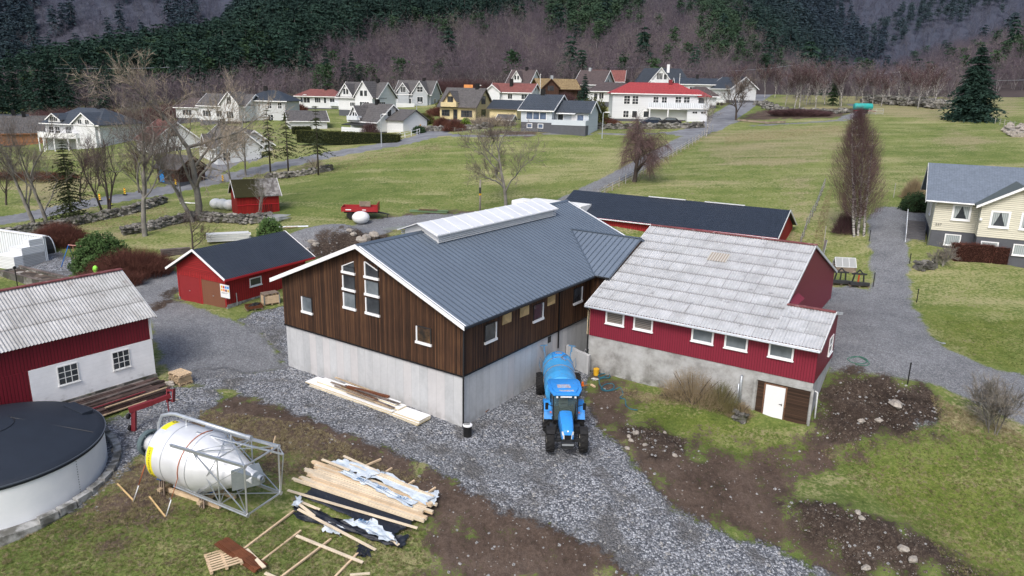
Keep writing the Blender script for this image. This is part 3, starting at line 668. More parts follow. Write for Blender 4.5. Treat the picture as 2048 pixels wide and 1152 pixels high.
# ---------------------------------------------------------------- the brown barn
BO, BA = (-2.557, 36.73), 145.56
def big_barn():
 W, LN, hc, zt, zr, oe, og = 14.73, 22.45, 3.07, 6.11, 9.38, .52, .52
 s = (zr - zt) / (W / 2 + oe); rt_ = .16
 b = root_uv('large_barn', BO, 0, BA, 'large brown timber clad barn on a tall concrete base with a blue-grey metal roof', 'barn')
 m = MB(); m.box(.06, W - .06, -LN + .06, -.06, -1.2, hc - .02); m.build('foundation', 'concrete', b)
 ze = zt + s * oe - rt_
 m = MB(); pr = [L(0, 0, hc), L(W, 0, hc), L(W, 0, ze), L(W / 2, 0, zr - rt_), L(0, 0, ze)]; m.prism(pr, (0, -LN, 0)); m.build('wall', 'cladding', b)
 m = MB(); m.box(-.035, W + .035, -LN - .035, .035, hc - .06, hc + .02); m.build('base_flashing', 'black', b)
 # roof: two slopes, the right one carries the wing's valley
 for sd_ in (0, 1):
  ue = -oe if sd_ == 0 else W + oe
  seamed('roof', 'metal_roof', b, L(ue, -og, zt), L(ue, LN + og, zt), L(W / 2, -og, zr), L(W / 2, LN + og, zr), .40)
 m = MB(); N_ = Vector((0, 0, 1))
 for sgn in (-1, 1):
  m.prism([L(W / 2, -og, zr + .05), L(W / 2 + sgn * .22, -og, zr + .05 - s * .22), L(W / 2 + sgn * .22, -og, zr + .01 - s * .22), L(W / 2, -og, zr + .01)], (0, -LN - 2 * og, 0))
 for i in range(12): m.box(W / 2 - .24, W / 2 - .20, -(i * .42 + .35), -(i * .42 + .1), zr - s * .24 - .03, zr - s * .2 + .035)
 m.build('ridge_cap', 'metal_roof_rib', b)
 # barge boards
 for v in (-og, LN + og):
  m = MB()
  for ue in (-oe, W + oe):
   p, q = Vector(L(ue, v, zt + .01)), Vector(L(W / 2, v, zr + .01)); off = Vector(L(0, -.03 if v < 0 else .03, 0))
   m.add([p + off, q + off, q + off - Vector((0, 0, .22)), p + off - Vector((0, 0, .22)), p, q, q - Vector((0, 0, .22)), p - Vector((0, 0, .22))],
                  [(0, 1, 2, 3), (7, 6, 5, 4), (0, 4, 5, 1), (1, 5, 6, 2), (2, 6, 7, 3), (3, 7, 4, 0)])
   d = (q - p).normalized(); N2 = Vector((-d.z * (1 if d.x > 0 else -1), 0, abs(d.x)))
   iv = Vector(L(0, .14 if v < 0 else -.14, 0))
   m.add([p + off, q + off, q + iv, p + iv, p + off + Vector((0, 0, .035)), q + off + Vector((0, 0, .035)), q + iv + Vector((0, 0, .035)), p + iv + Vector((0, 0, .035))], [(0, 1, 2, 3), (7, 6, 5, 4), (0, 4, 5, 1), (1, 5, 6, 2), (2, 6, 7, 3), (3, 7, 4, 0)])
  m.build('bargeboard', 'trim_white', b)
 # gutters and pipes
 m = MB(); m.tube([L(-oe - .06, -og, zt - .08), L(-oe - .06, 13.6, zt - .10)], .065, 8); g = m.build('gutter', 'black', b)
 m = MB()
 m.tube([L(-oe - .06, .15, zt - .1), L(-.1, .12, zt - .35), L(-.07, -.03, zt - .5), L(-.07, -.03, .35), L(-.12, -.12, .15)], .05, 8); m.build('downpipe', 'black', b, 'all')
 m = MB(); m.tube([L(-oe - .06, 9.8, zt - .1), L(-.08, 9.8, zt - .45), L(-.08, 9.85, 1.9)], .05, 8); m.build('downpipe', 'black', b, 'all')
 fg = Face(L(0, 0, 0), (1, 0, 0), (0, 1, 0)); fs = Face(L(0, 0, 0), (0, -1, 0), (-1, 0, 0))
 def bw(fc, x0, x1, z0, z1, pane, poly=None, lit=None):
  # white lining only shows at one side and the sill, as on a deep new window
  m = MB(); jx = x1 - .035 if fc is fg else x1 - .035
  fbox(m, fc, x1 - .05, x1 + .03, z0, z1, .0, .07)
  fbox(m, fc, x0 - .06, x1 + .08, z0 - .14, z0, .0, .10)
  f = m.build('window', 'trim_white', b)
  m = MB(); fbox(m, fc, x0 - .03, x0 + .02, z0, z1 + .03, 0, .05); fbox(m, fc, x0 + .02, x1 - .05, z1, z1 + .04, 0, .05); m.build('frame', 'dark_steel', f)
  pl = poly or [(x0 + .02, z0), (x1 - .05, z0), (x1 - .05, z1), (x0 + .02, z1)]
  p = MB(); p.add([fc.at(x, z, .02) for x, z in pl], [tuple(range(len(pl)))]); p.build('pane', pane, f, fix=False); return f
 bw(fg, 11.95, 12.85, 4.36, 5.28, 'glass_pale')
 bw(fg, 2.22, 3.25, 4.42, 5.28, 'glass_warm')
 for x0, x1, tp in ((8.05, 9.03, 'A'), (6.12, 7.16, 'B')):
  bw(fg, x0, x1, 5.36, 6.22, 'glass_pale' if tp == 'A' else 'glass_dark'); bw(fg, x0, x1, 6.50, 7.26, 'glass_dark' if tp == 'A' else 'glass_pale')
  zt_ = 8.22 if tp == 'A' else 8.36
  hi, lo = (zt_, zt_ - .38)
  pl = [(x0 + .02, 7.54), (x1 - .05, 7.54), (x1 - .05, lo if tp == 'A' else hi), (x0 + .02, hi if tp == 'A' else lo)]
  f = bw(fg, x0, x1, 7.54, (lo if tp == 'A' else hi), 'glass_dark', pl)
  m = MB(); a, c_ = pl[3], pl[2]; m.bar(fg.at(a[0], a[1], .04), fg.at(c_[0], c_[1], .04), .05, .05); m.build('frame', 'trim_white', f)
 for x0, x1, k in ((1.95, 2.98, 0), (6.87, 7.92, 0), (11.74, 12.8, 0)): bw(fs, x0, x1, 4.48, 5.42, 'glass_dark')
 for x0, x1 in ((3.6, 4.5), (5.4, 6.35), (8.45, 9.35)):
  m = MB(); fbox(m, fs, x0, x1, 5.05, 5.62, .0, .03)
  m.build('board_patch', 'osb', b)
 m = MB(); fbox(m, fs, 8.75, 9.13, 2.5, 2.93, -.05, -.045); m.build('vent_opening', 'dark_steel', b)
 # light ridge box along the top
 v0, v1, hw, ze_, zq = 5.0, 18.65, 1.5, 9.36, 9.9; c = W / 2
 m = MB(); m.prism([L(c - hw + .1, v0 + .1, zr - s * (hw - .1) - .05), L(c, v0 + .1, zr - .05), L(c + hw - .1, v0 + .1, zr - s * (hw - .1) - .05), L(c + hw - .1, v0 + .1, ze_), L(c, v0 + .1, zq - .03), L(c - hw + .1, v0 + .1, ze_)], (0, -(v1 - v0 - .2), 0))
 rl = m.build('ridge_lantern', 'trim_white', b)
 for sg in (-1, 1):
  m = MB(); slab(m, L(c + sg * (hw + .12), v0 - .35, ze_ - .02), L(c + sg * (hw + .12), v1 + .3, ze_ - .02), L(c, v1 + .3, zq + .03), L(c, v0 - .35, zq + .03), .04)
  m.build('translucent_cover', 'poly_roof', rl)
  m = MB()
  for i in range(13):
   v = v0 - .2 + (v1 - v0 + .4) * i / 12; m.bar(L(c + sg * (hw + .12), v, ze_ - .01), L(c, v, zq + .035), .02, .02)
  m.bar(L(c + sg * (hw + .13), v0 - .35, ze_ - .03), L(c + sg * (hw + .13), v1 + .3, ze_ - .03), .04, .08); m.build('glazing_bar', 'trim_white', rl)
  m = MB()
  for k in range(4): m.bar(L(c + sg * (hw + .02), v0 - .1, ze_ - .14 - k * .12), L(c + sg * (hw + .02), v1 + .1, ze_ - .14 - k * .12), .07, .055)
  m.build('vent_slat', 'offwhite', rl)
 # the wing that joins the barn to the red building
 wr, wv, we, hh = 8.05, 18.2, 6.13, 4.62
 for sg in (-1, 1):
  m = MB(); slab(m, L(-1.62, wv + sg * hh, we), L(-.46, wv + sg * hh, we), L(4.1, wv, wr), L(-1.62, wv, wr), .1); rw = m.build('roof', 'metal_roof', b); m = MB()
  for k in range(14):
   u = -1.6 + k * .42; dv = hh * min(1, (4.1 - u) / 4.56); m.bar(L(u, wv, wr + .025), L(u, wv + sg * dv, wr - (wr - we) * dv / hh + .025), .05, .05)
  m.bar(L(-.46, wv + sg * hh, we + .02), L(4.1, wv, wr + .02), .10, .03); m.build('seam', 'metal_roof_rib', rw)
 m = MB(); m.bar(L(-1.62, wv, wr + .04), L(4.1, wv, wr + .04), .25, .05); m.build('ridge_cap', 'metal_roof_rib', b)
 m = MB(); m.prism([L(.0, wv - hh + .3, hc), L(.0, wv + hh - .3, hc), L(.0, wv + hh - .3, we), L(.0, wv, wr - .2), L(.0, wv - hh + .3, we)], (-1.55, 0, 0)); m.build('wall', 'cladding', b)
 m = MB(); m.box(-1.5, .0, -(wv + hh - .4), -(wv - hh + .4), -.5, hc); m.build('foundation', 'concrete', b)
 m = MB(); m.tube([L(-1.62, wv - hh - .06, we - .07), L(-.5, wv - hh - .06, we - .07)], .06, 8); m.build('gutter', 'black', b)
n = NB('glass_warm'); n.done(n.ramp(n.noise(1.6, 5), [(.4, (.03, .025, .022)), (.6, (.10, .06, .035)), (.75, (.25, .2, .12))]), .15, 0, .6)
big_barn()
def low_wall():
 b = root_uv('low_concrete_wall', BO, 0, BA, 'short low concrete wall closing the gap between the brown barn and the red building', 'wall')
 m = MB(); m.prism([L(-.02, 11.0, -.6), L(-1.95, 10.6, -.6), L(-1.95, 10.6, 1.55), L(-1.0, 10.8, 1.6), L(-.02, 11.0, 1.75)], L(.03, .3, 0)); m.build('wall_panel', 'concrete', b)
low_wall()
# ---------------------------------------------------------------- the red building with the fibre cement roof
RO_, RA = (16.741, 37.528), 147.1
def red_building():
 LN, hr, ze, D, zr, oe, og, D2, L2 = 13.91, 2.76, 4.84, 9.73, 8.57, .4, .17, 3.03, 2.67
 s = (zr - ze) / (D + oe)
 b = root_uv('red_building', RO_, 0, RA, 'red sheet-clad farm building with a large weathered grey corrugated roof and concrete base', 'farm building')
 m = MB(); m.box(L2 + .04, LN - .04, -2 * D + .04, -.04, -1.5, hr); m.box(.04, L2 + .04, -D2 - 2.16, -.04, -1.5, hr); m.build('foundation', 'old_concrete', b)
 zw = lambda v: ze + s * (v + oe) - .06
 m = MB(); m.prism([L(L2, 0, hr), L(L2, 2 * D, hr), L(L2, 2 * D, zw(0)), L(L2, D, zw(D)), L(L2, 0, zw(0))], (LN - L2, 0, 0)); m.build('wall', 'red_sheet', b)
 m = MB(); m.prism([L(0, 0, hr), L(0, D2 + 2.2, hr), L(0, D2 + 2.2, zw(D2) - .55), L(0, D2, zw(D2)), L(0, 0, zw(0))], (L2, 0, 0)); m.build('wall', 'red_sheet', b)
 corrugated('roof', 'fibre', b, L(L2 - .12, -oe, ze), L(LN + og, -oe, ze), L(L2 - .12, D, zr), L(LN + og, D, zr), .177, .026, 1.05, 3)
 corrugated('roof', 'fibre', b, L(-og, -oe, ze), L(L2 - .12, -oe, ze), L(-og, D2, ze + s * (D2 + oe)), L(L2 - .12, D2, ze + s * (D2 + oe)), .177, .026, 1.05, 5)
 corrugated('roof', 'fibre', b, L(L2 - .12, 2 * D + oe, ze), L(LN + og, 2 * D + oe, ze), L(L2 - .12, D, zr), L(LN + og, D, zr), .177, .026, 1.05, 4)
 corrugated('roof', 'fibre', b, L(-og, D2 + 2.5, ze + s * (D2 + oe) - .62), L(L2 - .1, D2 + 2.5, ze + s * (D2 + oe) - .62), L(-og, D2, ze + s * (D2 + oe)), L(L2 - .1, D2, ze + s * (D2 + oe)), .177, .026, 1.3, 6)
 m = MB(); m.bar(L(L2 - .2, D, zr + .07), L(LN + og, D, zr + .07), .32, .06); m.build('ridge_cap', 'ridge_red', b); m = MB(); m.bar(L(-og, D2, ze + s * (D2 + oe) + .07), L(L2 - .15, D2, ze + s * (D2 + oe) + .07), .3, .06); m.build('ridge_cap', 'ridge_red', b)
 m = MB()
 m.bar(L(LN + og + .02, -oe, ze - .03), L(LN + og + .02, D, zr - .03), .04, .16); m.build('bargeboard', 'offwhite', b); m = MB(); m.bar(L(L2 - .14, D2, ze + s * (D2 + oe) - .02), L(L2 - .14, D, zr - .02), .05, .16)
 m.build('bargeboard', 'offwhite', b); m = MB(); m.bar(L(-og - .02, -oe, ze - .03), L(-og - .02, D2, ze + s * (D2 + oe) - .03), .04, .15); m.build('bargeboard', 'offwhite', b); m = MB(); m.bar(L(L2 - .14, D, zr - .02), L(L2 - .14, 2 * D + oe, ze - .02), .05, .16); m.build('bargeboard', 'offwhite', b); m = MB(); m.bar(L(-og - .02, D2, ze + s * (D2 + oe) - .02), L(-og - .02, D2 + 2.5, ze + s * (D2 + oe) - .64), .05, .15); m.build('bargeboard', 'offwhite', b)
 m = MB(); m.bar(L(-og, -oe - .02, ze - .06), L(LN + og, -oe - .02, ze - .06), .06, .12); m.build('fascia', 'trim_white', b)
 m = MB(); m.tube([L(LN + og, -oe - .08, ze - .06), L(-og, -oe - .08, ze - .10)], .06, 8); m.build('gutter', 'galv_pipe', b)
 m = MB(); m.tube([L(LN + .1, -oe - .08, ze - .1), L(LN + .02, -.08, ze - .4), L(LN + .02, -.08, .6)], .045, 8); m.build('downpipe', 'dark_steel', b, 'all')
 m = MB(); m.box(LN - .02, LN + .10, -.04, .10, hr + .05, ze - .3); m.build('corner_board', 'foam', b)
 f = Face(L(0, 0, 0), (1, 0, 0), (0, 1, 0)); fs = Face(L(0, 0, 0), (0, -1, 0), (-1, 0, 0)); fu = Face(L(L2, 0, 0), (0, -1, 0), (-1, 0, 0))
 for (x0, x1, p) in ((11.58, 12.66, 'glass_slat'), (9.66, 10.74, 'glass_slat'), (5.86, 7.0, 'glass_pale'), (3.87, 5.01, 'glass_pale'), (1.34, 2.5, 'glass_pale')):
  window(f, x0, x1, 3.90, 4.55, b, 1, 1, .10, pane=p, out=.07)
 window(fs, 3.4, 4.4, 3.45, 4.35, b, 1, 2, .08, pane='glass_pale', out=.05)
 window(fu, 4.6, 5.4, 4.9, 5.6, b, 1, 1, .08, pane='glass_pale', out=.05)
 m = MB(); slab(m, fu.at(4.0, 5.8, .45), fu.at(6.4, 5.8, .45), fu.at(6.4, 6.1, 0.02), fu.at(4.0, 6.1, .02), .05); m.build('canopy', 'red_sheet', b)
 m = MB(); fbox(m, f, .12, 2.98, .12, 2.26, -.03, .012); m.build('door_panel', 'dark_slats', b)
 m = MB(); fbox(m, f, 1.33, 1.40, .14, 2.20, 0, .05); fbox(m, f, 2.52, 2.59, .14, 2.20, 0, .05); fbox(m, f, 1.40, 2.52, 2.13, 2.20, 0, .05); df = m.build('door_frame', 'brown_plank', b)
 m = MB(); fbox(m, f, 1.42, 2.50, .14, 2.12, .015, .045); dr = m.build('door', 'white', b)
 m = MB(); fbox(m, f, 1.52, 1.56, 1.02, 1.16, .045, .06); m.bar(f.at(1.54, 1.12, .09), f.at(1.68, 1.12, .09), .025, .025); m.build('handle', 'dark_steel', dr)
 m = MB(); fbox(m, f, 3.05, 3.2, -.2, 2.35, 0, .05); fbox(m, f, -.06, .06, -.4, 2.4, 0.0, .06); fbox(m, f, .06, 3.05, 2.28, 2.4, 0, .05); m.build('pier', 'old_concrete', b)
 m = MB(); m.tube([f.at(3.9, 2.3, .02), f.at(3.9, 2.25, .12), f.at(3.85, .4, .12)], .07, 10); m.tube([f.at(4.02, 1.8, .1), f.at(4.0, .4, .1)], .04, 8); m.build('drain_pipe', 'galv_pipe', b, 'all')
 m = MB(); m.tube([fs.at(.6, 2.1, 0), fs.at(.6, 2.05, .15), fs.at(.6, .1, .2)], .05, 8); m.build('drain_pipe', 'offwhite', b, 'all')
 for i in (0,):
  m = MB(); q0, q1 = 6.3 / D, 7.4 / D; P = lambda u, v: Vector(L(u, v, ze + s * (v + oe) + .075)); m.add([P(7.35, 6.3), P(8.65, 6.3), P(8.65, 7.3), P(7.35, 7.3)], [(0, 1, 2, 3)]); m.build('rooflight', 'rusty_sheet', b, fix=False)
n = NB('rusty_sheet'); x = n.xyz(); n.done(n.ramp(n.math('FRACT', n.math('MULTIPLY', x[0], 5.65)), [(.3, (.27, .23, .19)), (.6, (.44, .42, .38))]), .8)
red_building()
# ---------------------------------------------------------------- long red shed with the dark roof behind
def long_shed():
 A = 149.5; u = Vector((math.cos(R(A)), math.sin(R(A)))); v = Vector((u.y, -u.x))
 er = Vector((24.28, 65.91)); o = er + v * .3 + u * .3
 b = root_uv('long_shed', (o.x, o.y), 2.4, A, 'long low red shed with a dark navy roof behind the grey corrugated roof', 'shed')
 LN, D, ze, zr = 22.5, 4.2, 2.95, 5.0; s = (zr - ze) / (D + .3)
 m = MB(); m.prism([L(0, 0, -1.5), L(0, 2 * D, -1.5), L(0, 2 * D, ze), L(0, D, zr - .12), L(0, 0, ze)], (LN, 0, 0)); m.build('wall', 'red_boards', b)
 m = MB()
 for vv in (-.3, 2 * D + .3): slab(m, L(-.3, vv, ze + .08), L(LN + .3, vv, ze + .08), L(LN + .3, D, zr + .05), L(-.3, D, zr + .05), .1)
 m.build('roof', 'roof_navy', b)
 m = MB(); m.box(4, 8, -D - .12, -D + .1, zr + .05, zr + .12); m.build('rooflight', 'poly_roof', b); m = MB(); m.box(10, 14, -D - .12, -D + .1, zr + .05, zr + .12); m.build('rooflight', 'poly_roof', b)
 m = MB()
 m.prism([L(-.32, -.3, ze + .12), L(-.32, D, zr + .1), L(-.32, 2 * D + .3, ze + .12), L(-.32, 2 * D + .3, ze - .08), L(-.32, D, zr - .1), L(-.32, -.3, ze - .08)], (-.05, 0, 0)); m.build('bargeboard', 'offwhite', b)
 m = MB(); m.bar(L(-.3, -.33, ze), L(LN + .3, -.33, ze), .05, .14); m.build('fascia', 'red_pipe', b)
 m = MB(); m.tube([L(-.3, -.4, ze), L(LN + .3, -.4, ze)], .06, 8); m.build('gutter', 'offwhite', b)
 f = Face(L(0, 0, 0), (1, 0, 0), (0, 1, 0)); window(f, 18.6, 19.7, 2.0, 2.8, b, 1, 1, .14)
long_shed()
# ---------------------------------------------------------------- garage
def garage():
 W, LN, zt, zr, oe, og = 5.62, 8.43, 3.77 - 1.1, 5.67 - 1.1, .6, .55; s = (zr - zt) / (W / 2 + oe)
 b = root_uv('garage', (-21.96, 54.0), 1.1, 151.27, 'small red boarded garage with one red and one brown door under a dark roof', 'garage')
 m = MB(); m.prism([L(0, 0, .45), L(W, 0, .45), L(W, 0, zt + s * oe - .1), L(W / 2, 0, zr - .1), L(0, 0, zt + s * oe - .1)], (0, -LN, 0)); m.build('wall', 'red_boards', b)
 m = MB(); m.box(-.03, W + .03, -LN, -.05, -.9, .45); m.box(-.03, .12, -.05, .03, -.6, .45); m.box(W - .12, W + .03, -.05, .03, -.6, .45); m.build('foundation', 'old_concrete', b)
 m = MB()
 for ue in (-oe, W + oe): slab(m, L(ue, -og, zt), L(ue, LN + og, zt), L(W / 2, LN + og, zr), L(W / 2, -og, zr), .06)
 m.build('roof', 'roof_navy_gable', b)
 for ue in (-oe, W + oe):
  for vv in (-og - .02, LN + og + .02): MB().bar(L(ue, vv, zt - .04), L(W / 2, vv, zr - .04), .04, .17).build('bargeboard', 'trim_white', b)
 m = MB(); m.bar(L(-oe - .02, -og, zt - .1), L(-oe - .02, LN + og, zt - .1), .04, .16); m.bar(L(-.3, 0, zt - .1), L(-.3, LN, zt - .1), .55, .04); m.build('fascia', 'bright_red', b)
 f = Face(L(0, 0, 0), (1, 0, 0), (0, 1, 0)); fs = Face(L(0, 0, 0), (0, -1, 0), (-1, 0, 0))
 m = MB(); fbox(m, f, .14, W - .14, -.1, .46, -.05, .0); m.build('threshold', 'old_concrete', b)
 for x0, x1, mt, lb in ((.16, 2.72, 'brown_door', 'brown ribbed garage door'), (2.98, 5.40, 'red_flat', 'red garage door')):
  m = MB(); fbox(m, f, x0, x1, -.08, 2.12, .0, .04); d = m.build('garage_door', mt, b); d['label'] = lb
  m = MB(); fbox(m, f, (x0 + x1) / 2 - .05, (x0 + x1) / 2 + .05, .95, 1.0, .04, .09); m.build('handle', 'galv', d)
 m = MB(); fbox(m, f, 2.72, 2.98, -.05, 2.3, .0, .06); fbox(m, f, .0, .16, .3, 2.3, 0, .06); fbox(m, f, 5.4, 5.56, .3, 2.3, 0, .06); fbox(m, f, .16, 5.4, 2.14, 2.26, .0, .05); m.build('door_frame', 'red_boards', b)
 m = MB(); m.prism([f.at(.35, 2.62, .02), f.at(W - .35, 2.62, .02), f.at(W / 2, zr - .35, .02)], (0, .03, 0)); m.build('gable_board', 'red_boards_h', b)
 window(fs, 2.35, 3.4, 1.45, 1.98, b, 1, 1, .08)
 m = MB(); m.tube([fs.at(.9, 1.2, .03), fs.at(.9, -.3, .03)], .03, 6); m.build('drain_pipe', 'offwhite', b)
 g = root_uv('information_sign', (-21.96, 54.0), 1.1, 151.27, 'white sign with a grid of coloured pictogram tiles on the garage front', 'sign')
 m = MB(); fbox(m, f, -.5, .5, 1.05, 2.1, .10, .13); m.build('sign_board', 'white', g)
 cols = ['yellow', 'bright_red', 'blue', 'blue', 'yellow', 'orange', 'red_paint', 'yellow']
 for i in range(8):
  m = MB(); x = .42 - (i % 4) * .235; z = 1.80 - (i // 4) * .25; fbox(m, f, x - .18, x, z, z + .19, .13, .134); m.build('pictogram', cols[i], g)
 m = MB(); fbox(m, f, -.35, .4, 1.45, 1.47, .13, .133); fbox(m, f, -.2, .4, 1.38, 1.40, .13, .133); m.build('lettering', 'dark_steel', g)
 m = MB(); fbox(m, f, -.02, .02, 1.0, 2.0, .06, .10); fbox(m, f, -.02, .02, 1.3, 1.34, -.05, .08); m.build('bracket', 'galv', g)
n = NB('roof_navy_gable'); x = n.xyz(); a = n.math('FRACT', n.math('MULTIPLY', x[1], 5)); b_ = n.math('FRACT', n.math('MULTIPLY', x[2], 5.5))
n.bump(n.math('ADD', n.math('SINE', n.math('MULTIPLY', x[1], 31)), n.math('MULTIPLY', b_, -2)), .02)
n.done(n.mix(n.math('MULTIPLY', n.math('MAXIMUM', n.smooth(a, .2, 0), n.smooth(b_, .2, 0)), .5), n.ramp(n.noise(.8, 5), [(.3, (.022, .030, .045)), (.7, (.036, .046, .064))]), (.01, .013, .02)), .5, 0, .35)
garage()
# ---------------------------------------------------------------- the white and red barn at the left
def left_barn():
 LN, D, ze, zr = 16, 3.35, 3.75, 6.1
 b = root_uv('whitewashed_barn', (-22.05, 42.3), .5, 234.3, 'low barn with whitewashed wall below dark red boards and an old corrugated roof', 'barn')
 s = (zr - ze) / (D + .25)
 m = MB(); m.prism([L(0, 0, 2.35), L(0, 2 * D, 2.35), L(0, 2 * D, ze + .1), L(0, D, zr - .1), L(0, 0, ze + .1)], (LN, 0, 0)); m.build('wall', 'maroon', b)
 m = MB(); m.box(.0, 6.85, -2 * D, .05, -.2, 2.33); m.build('whitewashed_wall', 'whitewash', b)
 m = MB(); m.box(6.85, LN, -2 * D, .03, -.8, 2.35); m.build('lower_wall', 'maroon', b)
 m = MB(); m.box(-.05, 7.2, -2 * D, .13, -1.2, .1); m.build('foundation', 'stone', b)
 corrugated('roof', 'fibre_old', b, L(-.28, -.28, ze), L(LN, -.28, ze), L(-.28, D, zr), L(LN, D, zr), .177, .03, 1.5, 11, sheetw=1.0, step=.015)
 corrugated('roof', 'fibre_old', b, L(-.28, 2 * D + .28, ze), L(LN, 2 * D + .28, ze), L(-.28, D, zr), L(LN, D, zr), .177, .03, 1.5, 12)
 m = MB(); m.bar(L(-.3, D, zr + .07), L(LN, D, zr + .07), .30, .07); m.build('ridge_cap', 'ridge_red', b)
 m = MB(); m.box(-.04, .08, -.1, .08, 2.35, ze + .05); m.build('corner_board', 'offwhite', b); m = MB(); m.bar(L(-.3, -.28, ze - .05), L(-.3, D, zr - .05), .05, .14); m.build('bargeboard', 'offwhite', b)
 f = Face(L(0, 0, 0), (1, 0, 0), (0, 1, 0)); f.P = Vector((0, .05, 0))
 for x0, x1 in ((1.5, 2.42), (4.42, 5.42)): window(f, x0, x1, 1.08, 2.1, b, 3, 3, .05, out=.04, mull=.035, frame='white_old')
left_barn()
# ---------------------------------------------------------------- slurry tank
def slurry_tank():
 cx, cy, Rr, z0, z1 = -24.4, 31.0, 4.75, -1.0, 1.48
 b = empty('slurry_tank', (cx, cy, 0), 'round white slurry tank with a taut black cover', 'tank')
 m = MB(); m.lathe([(Rr, z0), (Rr, z1)], 96); m.build('wall', 'tank_wall', b, True)
 m = MB(); m.lathe([(Rr + .06, z1 - .16), (Rr + .09, z1 - .02), (Rr + .03, z1 + .07), (Rr - .3, z1 + .14), (1.1, z1 + .93), (.4, z1 + 1.02), (.02, z1 + 1.03)], 96); c = m.build('cover', 'tank_cover', b, 'all')
 def P(r, a, o=.02):
  z = z1 + .14 + (Rr - .3 - r) / (Rr - 1.4) * .79 if r > 1.1 else z1 + .93
  return (r * math.cos(a), r * math.sin(a), z + o)
 m = MB()
 m.tube([P(Rr - .3, R(-55)), P(1.1, R(-55))], .045, 6); m.build('seam', 'tank_seam', c)
 m = MB(); m.tube([P(Rr - .3, R(15)), P(1.1, R(60))], .012, 4); m.tube([P(1.15, R(a)) for a in range(-60, 90, 15)], .012, 4); m.build('stitching', 'black', c)
 m = MB(); m.lathe([(Rr + .10, z1 - .03), (Rr + .10, z1 + .03)], 96); m.build('rim', 'tank_seam', b, True)
 m = MB()
 for a in (-58, -12, 30, -110):
  for k in range(16):
   aa = R(a); m.ball(((Rr + .01) * math.cos(aa), (Rr + .01) * math.sin(aa), z1 - .25 - k * .13), .022, n=6, m=3)
 m.build('bolt', 'dark_steel', b)
 m = MB(); a = R(58); ux = Vector((-math.sin(a), math.cos(a), 0)); c0 = Vector((math.cos(a), math.sin(a), 0)) * (Rr - .6) + Vector((0, 0, z1 + .26))
 m.bar(c0 - ux * .9, c0 + ux * .9, .55, .16); m.build('hatch', 'tank_cover', b, bevel=.03)
 m = MB(); m.lathe([(Rr + .02, -1.3), (Rr + .55, -1.3), (Rr + .55, -.55), (Rr + .25, -.5), (Rr + .02, -.5)], 96, cap=False); m.build('concrete_kerb', 'old_concrete', b)
 m = MB()
 for k in range(11):
  a0, a1 = R(-38 + k * 9), R(-38 + (k + 1) * 9 - 1); pz = -.62 + k * .05
  pl = [((Rr + r) * math.cos(a), (Rr + r) * math.sin(a), pz) for r, a in ((.28, a0), (.62, a0), (.62, a1), (.28, a1))]; m.prism(pl, (0, 0, .34))
 m.build('edging_stone', 'old_concrete', b)
slurry_tank()
# ---------------------------------------------------------------- tractor, facing the camera (front = -y), origin between the rear wheels
def tyre(par, c, rad, wid, rim, hubm='hub', lugs=18, name='wheel', ang=0):
 """agricultural tyre, axle along x"""
 t = MB(); ax = (1, 0, 0); w2 = wid / 2
 t.lathe([(rim, -w2 * .8), (rim + .06, -w2), (rad * .80, -w2 * 1.05), (rad * .93, -w2 * .92), (rad * .97, -w2 * .5), (rad * .975, 0), (rad * .97, w2 * .5), (rad * .93, w2 * .92), (rad * .80, w2 * 1.05), (rim + .06, w2), (rim, w2 * .8)], 40, ax, c, cap=False)
 for k in range(lugs):
  for sg in (-1, 1):
   a0 = 2 * math.pi * (k + (.5 if sg > 0 else 0)) / lugs; P = []
   for (s_, da) in ((0.02, .0), (.5, .10), (1.0, .26)):
    a = a0 - da; rr = rad * (1.0 if s_ < .9 else .93); P.append(Vector((c[0] + sg * s_ * w2 * 1.02, c[1] + rr * math.sin(a), c[2] + rr * math.cos(a))))
   for p, q in zip(P, P[1:]):
    up = ((p + q) / 2 - Vector((p.x / 2 + q.x / 2, c[1], c[2]))).normalized(); t.bar(p, q, .055 * rad / .6, .07, up)
 w = t.build(name, 'rubber', par)
 for sg in (-1, 1):
  m = MB(); m.lathe([(rim * 1.02, sg * w2 * .82), (rim * .93, sg * w2 * .80), (rim * .88, sg * w2 * .35), (rim * .45, sg * w2 * .3), (rim * .4, sg * w2 * .55), (.02, sg * w2 * .58)], 28, ax, c, cap=False)
  m.build('rim', hubm, w, 'all')
 return w
